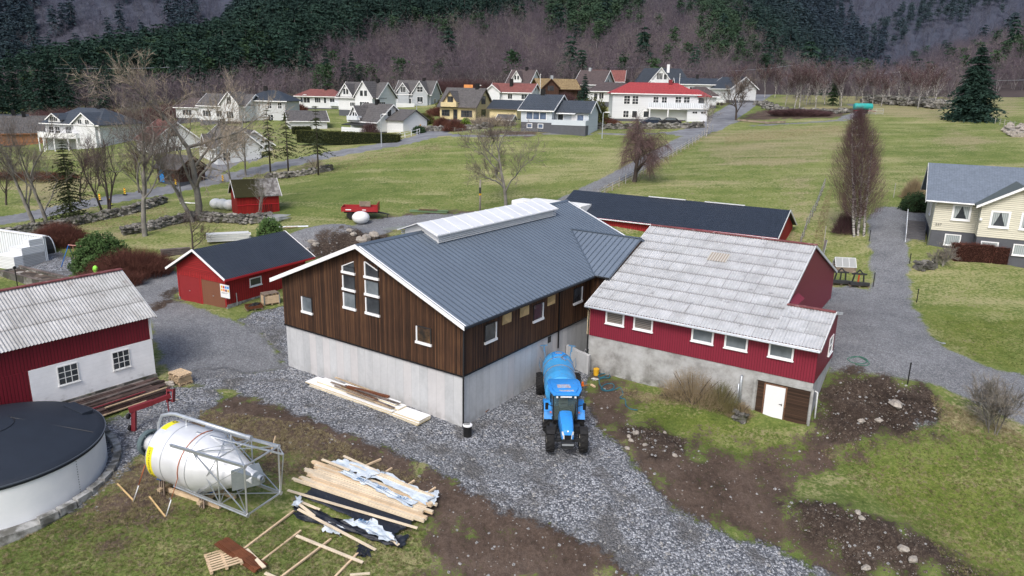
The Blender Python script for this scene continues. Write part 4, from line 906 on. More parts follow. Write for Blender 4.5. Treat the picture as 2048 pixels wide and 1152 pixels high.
def tractor():
 o = Vector((2.95, 36.9, 0)); g = h1(o.x, o.y); o.z = g
 t = empty('tractor', o, 'blue farm tractor facing the camera on the gravel in front of the blue tank', 'tractor', R(1))
 for sx in (-.88, .88): tyre(t, (sx, 0, .80), .80, .42, .46)
 for sx in (-.86, .86): tyre(t, (sx, -2.42, .60), .61, .40, .34, lugs=16)
 # chassis and bonnet
 m = MB(); m.box(-.22, .22, -2.7, .3, .55, 1.0); m.bar((-.75, 0, .8), (.75, 0, .8), .22, .22); m.bar((-.7, -2.42, .6), (.7, -2.42, .6), .2, .16)
 m.box(-.26, .26, -2.95, -2.5, .5, .95); m.build('chassis', 'dark_steel', t, bevel=.02)
 m = MB(); secs = [(-2.95, .25, .88, 1.22), (-2.90, .30, .86, 1.36), (-2.6, .33, .9, 1.50), (-2.0, .36, .95, 1.64), (-1.3, .38, 1.0, 1.74)]
 V = []; Fc = []
 for (y, w_, zb, zt) in secs: V += [(-w_, y, zb), (-w_ * 1.02, y, zb + (zt - zb) * .6), (-w_ * .86, y, zt - .06), (-w_ * .45, y, zt), (w_ * .45, y, zt), (w_ * .86, y, zt - .06), (w_ * 1.02, y, zb + (zt - zb) * .6), (w_, y, zb)]
 n8 = 8
 for i in range(len(secs) - 1):
  for k in range(n8): a = i * n8 + k; b_ = i * n8 + (k + 1) % n8; Fc.append((a, b_, b_ + n8, a + n8))
 Fc += [tuple(range(8)), tuple(range(32, 40))[::-1]]; m.add(V, Fc); bn = m.build('bonnet', 'blue', t, True, bevel=.012)
 m = MB(); m.prism([(-.17, -2.965, .88), (.17, -2.965, .88), (.19, -2.965, 1.12), (-.19, -2.965, 1.12)], (0, .05, 0)); m.build('grille', 'black', bn)
 for sg in (-1, 1):
  m = MB(); m.prism([(sg * .17, -2.97, .90), (sg * .27, -2.93, .95), (sg * .31, -2.91, 1.28), (sg * .24, -2.955, 1.32), (sg * .18, -2.975, 1.12)], (0, .06, 0)); m.build('headlight', 'headlamp', bn)
 m = MB(); m.lathe([(.045, 0), (.045, .02)], 12, (0, -1, .6), (0, -2.93, 1.33)); m.build('badge', 'trim_white', bn)
 m = MB(); m.box(-.33, -.30, -2.6, -1.5, 1.0, 1.22); m.box(.30, .33, -2.6, -1.5, 1.0, 1.22); m.build('side_grille', 'black', bn)
 # front weights / linkage
 m = MB(); m.box(-.36, .36, -3.2, -3.0, .62, .80); m.box(-.30, .30, -3.12, -2.9, .42, .62)
 m.build('front_linkage', 'dark_steel', t, bevel=.02)
 m = MB(); m.box(-.30, .30, -3.215, -3.202, .66, .76); m.build('number_plate', 'galv', t)
 # mudguards
 for sg in (-1, 1):
  m = MB(); P = []
  for k in range(7):
   a = R(-75 + k * 24); P.append((-math.sin(a) * 0 + 0, 0 + .93 * math.sin(a), .80 + .93 * math.cos(a)))
  for p, q in zip(P, P[1:]): m.bar((sg * .86, p[1], p[2]), (sg * .86, q[1], q[2]), .48, .04)
  m.box(min(sg * .60, sg * .66), max(sg * .60, sg * .66), -.75, .7, .95, 1.62); m.build('mudguard', 'blue', t)
  m = MB()
  P = [(0, -2.42 + .70 * math.sin(R(a)), .60 + .70 * math.cos(R(a))) for a in range(-40, 61, 20)]
  for p, q in zip(P, P[1:]): m.bar((sg * .86, p[1], p[2]), (sg * .86, q[1], q[2]), .42, .03)
  m.build('front_fender', 'rubber', t)
  m = MB(); m.box(min(sg * .72, sg * .80), max(sg * .72, sg * .80), -.95, -.9, 1.42, 1.5); m.build('indicator', 'orange', t)
  m = MB(); m.bar((sg * .62, -1.15, 1.9), (sg * .98, -1.2, 2.05), .03); m.box(min(sg * .92, sg * 1.08), max(sg * .92, sg * 1.08), -1.24, -1.18, 1.75, 2.12); m.build('mirror', 'black', t)
  for k, z in enumerate((.45, .75, 1.05)):
   pass
  m = MB(); m.box(min(sg * .45, sg * .8), max(sg * .45, sg * .8), -1.4, -.9, .5, .9); m.build('fuel_tank' if sg > 0 else 'step', 'dark_steel', t, bevel=.03)
 # cab
 m = MB(); A = [(-.62, -1.25), (.62, -1.25), (.74, -.2), (.70, .55), (-.70, .55), (-.74, -.2)]; T = [(-.66, -1.0), (.66, -1.0), (.70, -.15), (.66, .5), (-.66, .5), (-.70, -.15)]
 for (a, q) in zip(A, T): m.bar((a[0], a[1], 1.15), (q[0], q[1], 2.55), .055, .055)
 for ring, z in ((A, 1.15), (T, 2.53)):
  for i in range(6): m.bar((*ring[i], z), (*ring[(i + 1) % 6], z), .07, .06)
 m.bar((-.62, -1.25, 1.15), (-.62, -1.25, 1.0), .07); m.bar((.62, -1.25, 1.15), (.62, -1.25, 1.0), .07)
 cb = m.build('cab_frame', 'black', t)
 m = MB()
 for i in range(6): m.add([(*A[i], 1.17), (*A[(i + 1) % 6], 1.17), (*T[(i + 1) % 6], 2.52), (*T[i], 2.52)], [(0, 1, 2, 3)])
 m.build('cab_glass', 'cab_glass', cb, fix=False)
 m = MB(); m.box(-.62, .62, -1.2, .5, .95, 1.16); m.build('cab_floor', 'black', cb)
 m = MB(); m.box(-.25, .25, -.1, .35, 1.3, 1.45); m.box(-.25, .25, .3, .42, 1.45, 1.95); m.build('seat', 'old_concrete', cb, bevel=.04)
 m = MB(); m.box(-.28, .28, -1.12, -.8, 1.16, 1.75); m.build('dashboard', 'dark_steel', cb, bevel=.03)
 m = MB(); m.lathe([(.18, -.012), (.2, 0), (.18, .012)], 20, (0, .5, 1), (0, -.62, 1.85)); m.build('steering_wheel', 'black', cb)
 # roof
 m = MB(); Vt = [(-.68, -1.30), (.68, -1.30), (.90, -.6), (.90, .5), (.78, .85), (-.78, .85), (-.90, .5), (-.90, -.6)]
 m.prism([(x, y, 2.56) for x, y in Vt], (0, 0, .10)); m.prism([(x * .80, y * .82 - .05, 2.66) for x, y in Vt], (0, 0, .07))
 rf = m.build('cab_roof', 'blue', t, True, bevel=.03)
 m = MB(); m.box(-.42, .30, -.62, -.18, 2.735, 2.75); m.box(-.36, .42, -1.08, -.9, 2.72, 2.745); m.build('worn_hatch', 'worn_decal', rf)
 for sx in (-.52, .44): m = MB(); m.box(sx, sx + .1, -1.30, -1.27, 2.44, 2.54); m.build('work_light', 'headlamp', cb)
 m = MB(); m.box(-.3, .3, -1.3, -1.28, 2.47, 2.54); m.build('cab_label', 'white', cb)
 m = MB(); m.tube([(.50, -1.35, 1.2), (.52, -1.35, 2.1), (.52, -1.42, 2.25)], .04, 8); m.build('exhaust', 'dark_steel', t, 'all')
n = NB('worn_decal'); n.done(n.ramp(n.noise(7, 5, rough=.8), [(.42, (.10, .30, .62)), (.5, (.5, .55, .6)), (.58, (.35, .12, .08)), (.64, (.55, .6, .66))]), .5)
tractor()
def tanker():
 g = h1(3.0, 41.6); t = empty('tank_trailer', (2.95, 41.3, g), 'blue slurry tank trailer parked behind the tractor beside the barn wall', 'tank trailer')
 m = MB(); m.lathe([(.02, -2.98), (.5, -2.96), (.85, -2.9), (.94, -2.8), (.95, -1.9), (.96, -1.85), (.95, -1.8), (.95, .95), (.965, 1.0), (.95, 1.05), (.95, 1.25), (.9, 1.5), (.7, 1.75), (.35, 1.88), (.02, 1.9)], 40, (0, 1, 0), (0, 0, 1.42)); m.build('tank', 'blue_tank', t, True)
 for y in (-1.0, .3):
  m = MB(); m.lathe([(.955, y - .025), (.975, y - .02), (.975, y + .02), (.955, y + .025)], 40, (0, 1, 0), (0, 0, 1.42), cap=False); m.build('hoop', 'old_wood', t)
 for sx in (-1.12, 1.12): tyre(t, (sx, .3, .64), .66, .42, .30, lugs=20)
 m = MB(); m.bar((-1.1, .3, .64), (1.1, .3, .64), .14); m.box(-.5, .5, -2.9, 1.6, .42, .58); m.bar((0, -2.8, .5), (0, -3.9, .5), .18, .14); m.build('chassis', 'dark_steel', t)
 m = MB(); m.tube([(x, y, 1.42 + math.sqrt(max(.96 ** 2 - x * x, 0)) + .03) for x, y in ((-.38, .2), (.38, .2), (.38, 1.0), (.2, 1.1), (-.2, 1.1), (-.38, 1.0), (-.38, .2))], .03, 6); m.box(-.28, .28, .72, 1.05, 2.36, 2.42); m.build('filler_hatch', 'blue', t)
 m = MB(); m.box(-.2, .2, .8, .98, 2.42, 2.43); m.build('hatch_lid', 'old_wood', t)
 m = MB(); m.tube([(.35, -.2, 2.35), (.1, .2, 2.4), (.3, .6, 2.4), (.5, .9, 2.28), (.4, 1.3, 2.2)], .02, 6); m.build('rope', 'old_wood', t, 'all')
 for sg in (-1, 1):
  m = MB(); m.tube([(sg * .75, 1.5, 1.2), (sg * .8, 1.75, 2.1), (sg * .86, 1.8, 2.55)], .04, 6); m.bar((sg * .66, 1.8, 2.6), (sg * 1.1, 1.8, 2.55), .08, .06); m.bar((sg * .86, 1.8, 2.2), (sg * .86, 1.8, 2.6), .14, .09); m.tube([(sg * .95, 1.3, .9), (sg * 1.15, 1.5, 1.4), (sg * 1.1, 1.5, 1.9), (sg * .9, 1.5, 1.5)], .02, 5)
  m.build('rear_arm', 'blue_arm', t)
tanker()
# ---------------------------------------------------------------- small things around the tractor
def gz(px, py, dz=0): return at(px, py, dz)
def bucket():
 p = gz(1192, 750); t = empty('bucket', p, 'yellow plastic bucket on the soil behind the tractor', 'bucket'); m = MB(); m.lathe([(.16, 0), (.20, .42), (.205, .44)], 20); m.build('pail', 'yellow', t, True)
 m = MB(); m.tube([(.2 * math.cos(a), 0 + .03, .42 + .1 * math.sin(a)) for a in [k * math.pi / 8 for k in range(9)]], .01, 4); m.build('handle', 'dark_steel', t)
bucket()
def drain():
 p = gz(935, 872); t = empty('drain_barrel', p, 'short black drain pipe barrel with a pale lid at the corner of the brown barn', 'drain')
 m = MB(); m.lathe([(.23, -.1), (.23, .62)], 28); m.build('barrel', 'black', t, True)
 m = MB(); m.lathe([(.26, .62), (.26, .67), (.1, .68)], 28); m.build('lid', 'trim_white', t, True)
 m = MB(); [m.bar((-.2 + k * .06, -.03, .70), (-.2 + k * .06, .17, .70), .02, .02) for k in range(6)]; m.bar((-.2, -.03, .7), (.1, -.03, .7), .02); m.bar((-.2, .17, .7), (.1, .17, .7), .02); m.build('grate', 'dark_steel', t)
drain()
def beacon():
 p = gz(1165, 772); t = empty('warning_beacon', p, 'small orange warning beacon lying on the soil beside the tractor', 'beacon')
 m = MB(); m.lathe([(.10, 0), (.11, .05), (.08, .10), (.08, .22), (.05, .28), (.02, .30)], 16); m.build('lens', 'orange', t, True)
 m = MB(); m.lathe([(.13, 0), (.13, .05)], 16); m.bar((.1, 0, .05), (.38, .05, .05), .03); m.build('bracket', 'orange_wood', t)
beacon()
def hose(nm, pts, r, mt, label, cat, dz=.03):
 P = [gz(*p) + Vector((0, 0, dz)) for p in pts]
 Q = []
 for i in range(len(P) - 1):
  p0 = P[max(i - 1, 0)]; p1 = P[i]; p2 = P[i + 1]; p3 = P[min(i + 2, len(P) - 1)]
  for k in range(5):
   s_ = k / 5; Q.append(.5 * ((2 * p1) + (p2 - p0) * s_ + (2 * p0 - 5 * p1 + 4 * p2 - p3) * s_ ** 2 + (3 * p1 - p0 - 3 * p2 + p3) * s_ ** 3))
 Q.append(P[-1]); o = Q[0].copy(); m = MB(); m.tube([q - o for q in Q], r, 6); ob = m.build(nm, mt, None, 'all'); ob.location = o; tag(ob, label, cat); return ob
hose('water_hose', [(1215,752),(1200,756),(1198,750),(1216,748),(1219,756),(1205,757),(1198,762),(1203,776),(1216,782),(1228,776),(1224,768),(1210,770),(1202,778),(1212,783),(1230,780),(1240,776),(1246,789),(1240,796),(1250,800),(1252,812),(1262,819),(1275,821)], .035, 'hose', 'blue-green hose lying in loops on the soil between tractor and red building', 'hose')
hose('garden_hose', [(1700,718),(1720,714),(1735,722),(1725,728),(1705,726),(1695,718),(1715,714),(1738,726),(1732,732),(1710,730)], .02, 'hose_green', 'thin green hose coiled on the track behind the red building corner', 'hose')
def red_pole():
 a = gz(1218, 747, .06); b_ = atY(1177, 713, a.y + 1.3); t = empty('red_pipe', a, 'straight red pipe leaning from the ground against the low concrete wall', 'pipe')
 m = MB(); m.tube([(0, 0, 0), b_ - a], .07, 12); m.build('pipe', 'red_pipe', t, 'all'); m = MB(); q = (b_ - a); m.tube([q * 1.0, q * 1.03], .08, 12); m.build('end_collar', 'blue', t, 'all')
red_pole()
def wedge():
 a = gz(1182, 769, .06); b_ = gz(1190, 774, .06); m = MB(); m.bar((0, 0, 0), b_ - a, .12, .1); o = m.build('wood_block', 'pine', None, bevel=.01); o.location = a; tag(o, 'short yellow wood block lying on the soil by the hose', 'wood block')
 p = gz(1190, 758, .05); m = MB(); m.tube([(-.25, 0, 0), (-.1, .12, .02), (.1, .1, .0), (.22, -.08, .02), (.0, -.15, .0), (-.2, -.05, .02), (.1, .02, .04)], .025, 5); o = m.build('white_strap', 'white', None, 'all'); o.location = p; tag(o, 'crumpled white strap on the soil beside the yellow bucket', 'strap')
wedge()
def scrap():
 a = gz(966, 826, .05); b_ = gz(1000, 799, .05); t = empty('steel_angle', a, 'rusty wooden and steel lengths on the gravel along the barn side wall', 'scrap'); d = b_ - a
 m = MB(); m.bar((0, 0, 0), d, .10, .05); m.build('bar', 'rust_wood', t); m = MB(); m.bar((.15, .05, .06), d * .9 + Vector((.18, .1, .06)), .08, .05); m.build('bar', 'brown_plank', t)
scrap()
# ---------------------------------------------------------------- planks from two photo points on the ground
class Stack:
 def __init__(s, name, o, label, cat, group=None): s.o = o; s.r = empty(name, o, label, cat, 0, group)
 def plank(s, a, b, w=.14, h=.05, mt='pine', nm='plank', z=0, z2=None):
  A = gz(*a) + Vector((0, 0, z)); B_ = gz(*b) + Vector((0, 0, z if z2 is None else z2)); m = MB(); m.bar(A - s.o, B_ - s.o, w, h); return m.build(nm, mt, s.r)
def single_plank(nm, a, b, w, h, mt, label, cat='plank', z=.04, z2=None, group=None):
 A = gz(*a) + Vector((0, 0, z)); B_ = gz(*b) + Vector((0, 0, z if z2 is None else z2)); m = MB(); m.bar((0, 0, 0), B_ - A, w, h); o = m.build(nm, mt, None); o.location = A; tag(o, label, cat, group); return o
def pallet(par, c, ang, w=1.2, d=.8, mt='pallet', n=6, loose=False, tilt=0):
 t = MB(); ca, sa = math.cos(ang), math.sin(ang); tl = lambda x, y, z: (c[0] + ca * x - sa * y, c[1] + sa * x + ca * y, c[2] + z + tilt * x)
 for k in range(n):
  y = -d / 2 + .05 + (d - .1) * k / (n - 1); t.bar(tl(-w / 2, y, .13), tl(w / 2, y, .13), .095, .022)
 for x in (-w / 2 + .05, 0, w / 2 - .05):
  t.bar(tl(x, -d / 2, .11), tl(x, d / 2, .11), .10, .022); t.bar(tl(x, -d / 2, .01), tl(x, d / 2, .01), .10, .022)
  for y in (-d / 2 + .06, 0, d / 2 - .06): t.bar(tl(x - .06, y, .06), tl(x + .06, y, .06), .1, .08)
 return t.build('pallet', mt, par)
# timber pile on the grass
rnd = random.Random(5)
def timber_pile():
 o = gz(720, 1010); S_ = Stack('timber_pile', o, 'big spread pile of new pale planks on black plastic on the grass', 'timber pile')
 lerp = lambda a, b, t: (a[0] + (b[0] - a[0]) * t, a[1] + (b[1] - a[1]) * t)
 # far half: planks in white wrapping; near half: bare planks
 L0, L1, R0, R1 = (655, 938), (590, 1000), (872, 1018), (835, 1068)
 for k in range(15):
  t = (k + .5) / 15; a = lerp(L0, (598, 975), t); b_ = lerp(R0, (838, 1055), t); j = rnd.uniform(-16, 12)
  d = (b_[0] - a[0], b_[1] - a[1]); n_ = math.hypot(*d); a = (a[0] + d[0] / n_ * j, a[1] + d[1] / n_ * j); j2 = rnd.uniform(-14, 10); b_ = (b_[0] + d[0] / n_ * j2, b_[1] + d[1] / n_ * j2)
  for lv in range(3 if 1 < k < 14 else 2):
   jj = rnd.uniform(-10, 10); a2 = (a[0] + d[0] / n_ * jj * (lv > 0), a[1] + d[1] / n_ * jj * (lv > 0))
   S_.plank(a2, b_, .15, .045, rnd.choice(['pine', 'pine_pale', 'pine_pale']), z=.26 + lv * .052 + .008 * (k % 3))
 for k in range(7):
  t = k / 7; a = lerp((604, 988), (600, 1020), t); b_ = lerp((820, 1070), (760, 1085), t)
 for a, b_, z in (((576, 992), (835, 1068), .30), ((592, 1008), (640, 1028), .22), ((597, 1030), (752, 1112), .30), ((600, 1022), (630, 1046), .34), ((760, 1075), (798, 1098), .2), ((645, 938), (700, 960), .52), ((688, 930), (838, 1000), .5), ((700, 945), (868, 1010), .46)):
  S_.plank(a, b_, .13, .045, 'pine_pale', z=z)
 for a, b_ in (((725, 938), (762, 922)), ((755, 958), (784, 940)), ((805, 981), (829, 965)), ((843, 999), (871, 979))): S_.plank(a, b_, .09, .09, 'pine', 'bearer', z=.1)
 # bearers sticking out on the near side are loose battens of their own
 def cloth(nm, mt, pl, z0, amp, sub=16, seedn=1):
  rs = random.Random(seedn); P = [gz(*p) for p in pl]; a, b_, c_, d_ = P; V = [];
  for i in range(sub + 1):
   for j in range(sub + 1):
    s_, t_ = i / sub, j / sub; p = (a * (1 - s_) + b_ * s_) * (1 - t_) + (d_ * (1 - s_) + c_ * s_) * t_
    e = .35 if (i in (0, sub) or j in (0, sub)) else 0
    V.append((p.x - o.x + rs.uniform(-.03, .03) * (1 + e * 9), p.y - o.y + rs.uniform(-.03, .03) * (1 + e * 9), p.z - o.z + z0 + amp * (.45 * rs.uniform(-1, 1) + .8 * math.sin(i * .9 + seedn) * math.cos(j * .7 + i * .3))))
  m = MB(); m.add(V, [(i * (sub + 1) + j, i * (sub + 1) + j + 1, (i + 1) * (sub + 1) + j + 1, (i + 1) * (sub + 1) + j) for i in range(sub) for j in range(sub)])
  ob = m.build(nm, mt, S_.r, 'all', fix=False); return ob
 cloth('black_plastic', 'tarp_black', [(590, 1008), (790, 1085), (800, 1100), (588, 1038)], .13, .09, 18, 2)
 cloth('black_plastic', 'tarp_black', [(598, 1000), (640, 978), (830, 1050), (790, 1080)], .23, .03, 12, 3)
 cloth('black_plastic', 'tarp_black', [(625, 955), (650, 948), (665, 955), (640, 966)], .3, .04, 6, 4)
 cloth('black_plastic', 'tarp_black', [(715, 1090), (745, 1095), (740, 1118), (715, 1112)], .08, .05, 7, 5)
 cloth('black_plastic', 'tarp_black', [(790, 1075), (818, 1078), (808, 1098), (780, 1096)], .14, .07, 8, 6)
 w1 = cloth('white_plastic', 'tarp_white', [(688, 1052), (750, 1052), (800, 1098), (770, 1092)], .33, .05, 12, 7)
 cloth('white_plastic', 'tarp_white', [(592, 1005), (606, 1002), (600, 1025), (588, 1022)], .3, .06, 7, 8)
 cloth('white_plastic', 'tarp_white', [(640, 1040), (690, 1062), (680, 1080), (650, 1068)], .18, .05, 8, 11)
 w2 = cloth('white_plastic', 'tarp_white', [(678, 960), (690, 955), (835, 1022), (820, 1030)], .46, .03, 14, 9)
 cloth('white_plastic', 'tarp_white', [(660, 943), (690, 936), (770, 962), (735, 975)], .50, .035, 12, 10)
 cloth('white_plastic', 'tarp_white', [(735, 965), (765, 958), (868, 1010), (850, 1025)], .455, .02, 12, 12)
 cloth('white_plastic', 'tarp_white', [(850, 1000), (880, 995), (872, 1018), (852, 1020)], .38, .09, 8, 13)
 # blue printing on the wrapping
 for (px, py), tx in (((712, 977), 'SKAT'), ((752, 994), 'SKAT'), ((792, 1014), 'SKAT'), ((715, 1058), 'SKAT')):
  cu = bpy.data.curves.new('lettering', 'FONT'); cu.body = tx; cu.size = .26; cu.extrude = .002; cu.materials.append(MT['letter_blue'])
  ob = bpy.data.objects.new('lettering', cu); COL.objects.link(ob)
  dg = bpy.context.evaluated_depsgraph_get(); me = bpy.data.meshes.new_from_object(ob.evaluated_get(dg)); bpy.data.objects.remove(ob)
  ob = bpy.data.objects.new('lettering', me); COL.objects.link(ob); ob.parent = w2 if py < 1050 else w1; ob.location = gz(px, py) - o + Vector((0, 0, .53 if py < 1050 else .45)); ob.rotation_euler = (0, 0, R(-28))
timber_pile()
for i, (a, b_, lb) in enumerate((((485, 1102), (590, 1022), 'batten lying next to the white silo frame, farthest left of the battens'), ((518, 1128), (602, 1063), 'batten on the grass ending at the left edge of the black plastic'), ((560, 1158), (662, 1080), 'batten on the grass crossing under the cross plank'), ((668, 1158), (716, 1108), 'short batten on the grass at the bottom edge of the photo'), ((593, 1076), (726, 1130), 'thicker plank lying across two battens in front of the timber pile'))):
 single_plank('batten', a, b_, .09 if i < 4 else .14, .07 if i < 4 else .05, 'pine' if i < 4 else 'pine_pale', 'pale ' + lb, 'batten', z=.05 if i < 4 else .12)
single_plank('plank', (493, 1103), (530, 1150), .15, .05, 'pine_pale', 'short white plank leaning over the rusty boards at the pallet', z=.10, z2=.35)
single_plank('plank', (530, 1148), (562, 1162), .14, .05, 'pine_pale', 'white plank end beside the rusty boards at the bottom edge', z=.05)
single_plank('plank', (700, 1152), (740, 1149), .12, .05, 'pine_pale', 'white plank end at the bottom edge below the timber pile', z=.05)
def pallet_and_boards():
 p = gz(447, 1122); t = empty('wooden_pallet', p, 'pale wooden pallet lying on the grass under the rusty boards', 'pallet'); pallet(t, (0, 0, 0), R(33), 1.25, 1.3, 'pine', 8)
 p = gz(480, 1118); S_ = Stack('rusty_boards', p, 'stack of rust-brown boards laid over the pallet', 'boards')
 for k in range(4): S_.plank((432 + k * 6, 1095 - k * 3), (512 + k * 7, 1152 - k * 4), .16, .035, 'rust_wood', 'board', z=.19 + .036 * (k % 2))
 for k in range(3): S_.plank((440 + k * 7, 1093 - k * 3), (516 + k * 7, 1150 - k * 4), .15, .03, 'rust_wood', 'board', z=.26)
pallet_and_boards()
# insulation panels against the barn
def panel_stack():
 u = Vector((math.cos(R(BA)), math.sin(R(BA)), 0)); v = Vector((u.y, -u.x, 0)); base = Vector((BO[0], BO[1], 0))
 o = base + u * 7 - v * .9; t = empty('panel_stack', o, 'long stack of white insulated wall panels on pallets along the barn base', 'panel stack', R(BA)); rs = random.Random(3)
 # local x along the wall, local -y into the barn: the stack lies on +y
 m = MB()
 for k in range(5): m.bar((-4.3 + k * 2.1, -.4, .06), (-4.3 + k * 2.1, .75, .06), .8, .02); [m.bar((-4.6 + k * 2.1, y, .03), (-3.9 + k * 2.1, y, .03), .1, .09) for y in (-.3, .2, .7)]
 m.build('pallet', 'pallet', t)
 for i, (x0, x1, y0, y1, z) in enumerate(((-5.0, 3.9, -.45, .55, .12), (-5.1, 3.8, -.42, .56, .23), (-3.1, 4.2, -.43, .55, .34), (-5.1, -3.2, -.43, .5, .34), (-3.3, 3.5, -.42, .25, .45))):
  m = MB(); m.box(x0, x1, y0, y1, z, z + .075); a = m.build('panel', 'foam', t); m = MB(); m.box(x0 - .005, x1 + .005, y0 - .005, y1 + .005, z + .076, z + .098); m.build('facing_sheet', 'white', a)
 m = MB(); m.box(-2.9, 1.6, -.41, .05, .555, .63); a = m.build('panel', 'foam', t); m = MB(); m.box(-2.92, 1.62, -.42, .06, .632, .65); m.build('facing_sheet', 'white', a)
 for k in range(9):
  x0 = rs.uniform(-3.2, -1.5); x1 = x0 + rs.uniform(2.2, 4.6); y = rs.uniform(-.45, .5); dy = rs.uniform(-.25, .25); m = MB(); z = .66 + .045 * (k % 3) - (.0 if y < .1 else .1)
  m.bar((x0, y, z), (x1, y + dy, z + rs.uniform(0, .05)), .12, .045); m.build('board', ['brown_plank', 'plank_grey', 'old_wood', 'pallet'][k % 4], t)
 m = MB(); m.bar((-2, -.35, .74), (.9, .15, .80), .2, .10); m.build('board', 'rust_wood', t)
panel_stack()
# dark plank stack along the white barn
def dark_planks():
 A = R(234.3); u = Vector((math.cos(A), math.sin(A), 0)); v = Vector((u.y, -u.x, 0)); o = Vector((-22.05, 42.3, 0)) + u * 3.2 - v * 1.6; o.z = h1(o.x, o.y)
 t = empty('plank_stack', o, 'long stack of dark weathered boards beside the whitewashed barn wall', 'plank stack', A); rs = random.Random(8)
 for k in range(34):
  row = k % 10; lay = k // 10; y = -1.0 + row * .235 + rs.uniform(-.03, .03); x0 = -2.6 + rs.uniform(-.5, .5) + (.3 if row > 6 else 0); x1 = 2.6 + rs.uniform(-.6, 1.2); sl = rs.uniform(-.12, .12)
  m = MB(); m.bar((x0, y, .10 + lay * .09 + rs.uniform(0, .04)), (x1, y + sl, .10 + lay * .09 + rs.uniform(-.02, .06)), .2, .06)
  m.build('board', rs.choice(['dark_plank', 'dark_plank', 'dark_plank', 'plank_grey', 'plank_grey']), t)
 for y, mt in ((-1.35, 'old_wood'), (1.32, 'pallet'), (1.1, 'pallet'), (.7, 'red_paint'), (-1.25, 'red_paint')):
  m = MB(); x0 = rs.uniform(-2.5, -1); m.bar((x0, y, .42 if abs(y) < 1.2 else .1), (x0 + 3.6, y + .1, .42 if abs(y) < 1.2 else .1), .1, .05); m.build('board', mt, t)
dark_planks()
def pallet_crate():
 p = gz(362, 765); t = empty('firewood_stack', p, 'stacked pallets of split planks by the corner of the whitewashed barn', 'wood stack', R(-35)); rs = random.Random(2)
 pallet(t, (0, 0, 0), 0, 1.2, .9, 'pallet')
 for k in range(7):
  for j in range(6): m_ = None
 m = MB()
 for k in range(5):
  for j in range(7):
   x = -.5 + j * .16; m.bar((x + rs.uniform(-.02, .02), -.42 + rs.uniform(-.05, .05), .19 + k * .075), (x + rs.uniform(-.02, .02), .42 + rs.uniform(-.05, .05), .19 + k * .075), .14, .06)
 m.build('plank_layer', 'pallet', t); pallet(t, (0, 0, .55), .03, 1.15, .85, 'pine', 6)
pallet_crate()
def red_implement():
 a = gz(268, 862, 0); t = empty('crane_arm', a, 'dark red steel lifting arm with a hook frame standing on the gravel by the tank', 'implement')
 e = atY(330, 790, a.y + 1.9); d = e - a; top = Vector((0, .25, 1.15))
 m = MB(); m.bar((0, 0, 0), top, .22, .18); m.build('upright', 'red_paint', t, bevel=.01)
 hx = Vector((1.55, 1.25, 1.55)); m = MB(); m.bar(top - Vector((.2, .15, 0)), top.lerp(hx, .5), .24, .28); m.bar(top.lerp(hx, .4), hx, .2, .24); m.build('boom', 'red_paint', t, bevel=.01)
 m = MB();
 for off in (-.16, .16): m.bar(hx + Vector((off, -.1, -.35)), hx + Vector((off, .1, .35)), .06, .3);
 m.bar(hx + Vector((-.2, 0, .3)), hx + Vector((.2, 0, .3)), .1); m.bar(hx + Vector((-.2, 0, -.3)), hx + Vector((.2, 0, -.3)), .1); m.build('hitch_frame', 'red_paint', t, bevel=.01)
 m = MB(); m.bar(hx + Vector((-.1, -.2, -.2)), hx + Vector((-.1, -.2, -.85)), .05); m.build('stand_leg', 'red_paint', t)
 m = MB(); m.bar(top.lerp(hx, .25) + Vector((0, -.13, .05)), top.lerp(hx, .38) + Vector((0, -.13, .05)), .01, .1); m.build('label_plate', 'white', t)
 m = MB()
 for z in (.18, .85): m.lathe([(.14, -.06), (.16, 0), (.14, .06)], 14, (1, 0, 0), (-.2, 0, z))
 m.build('roller', 'rubber', t)
red_implement()
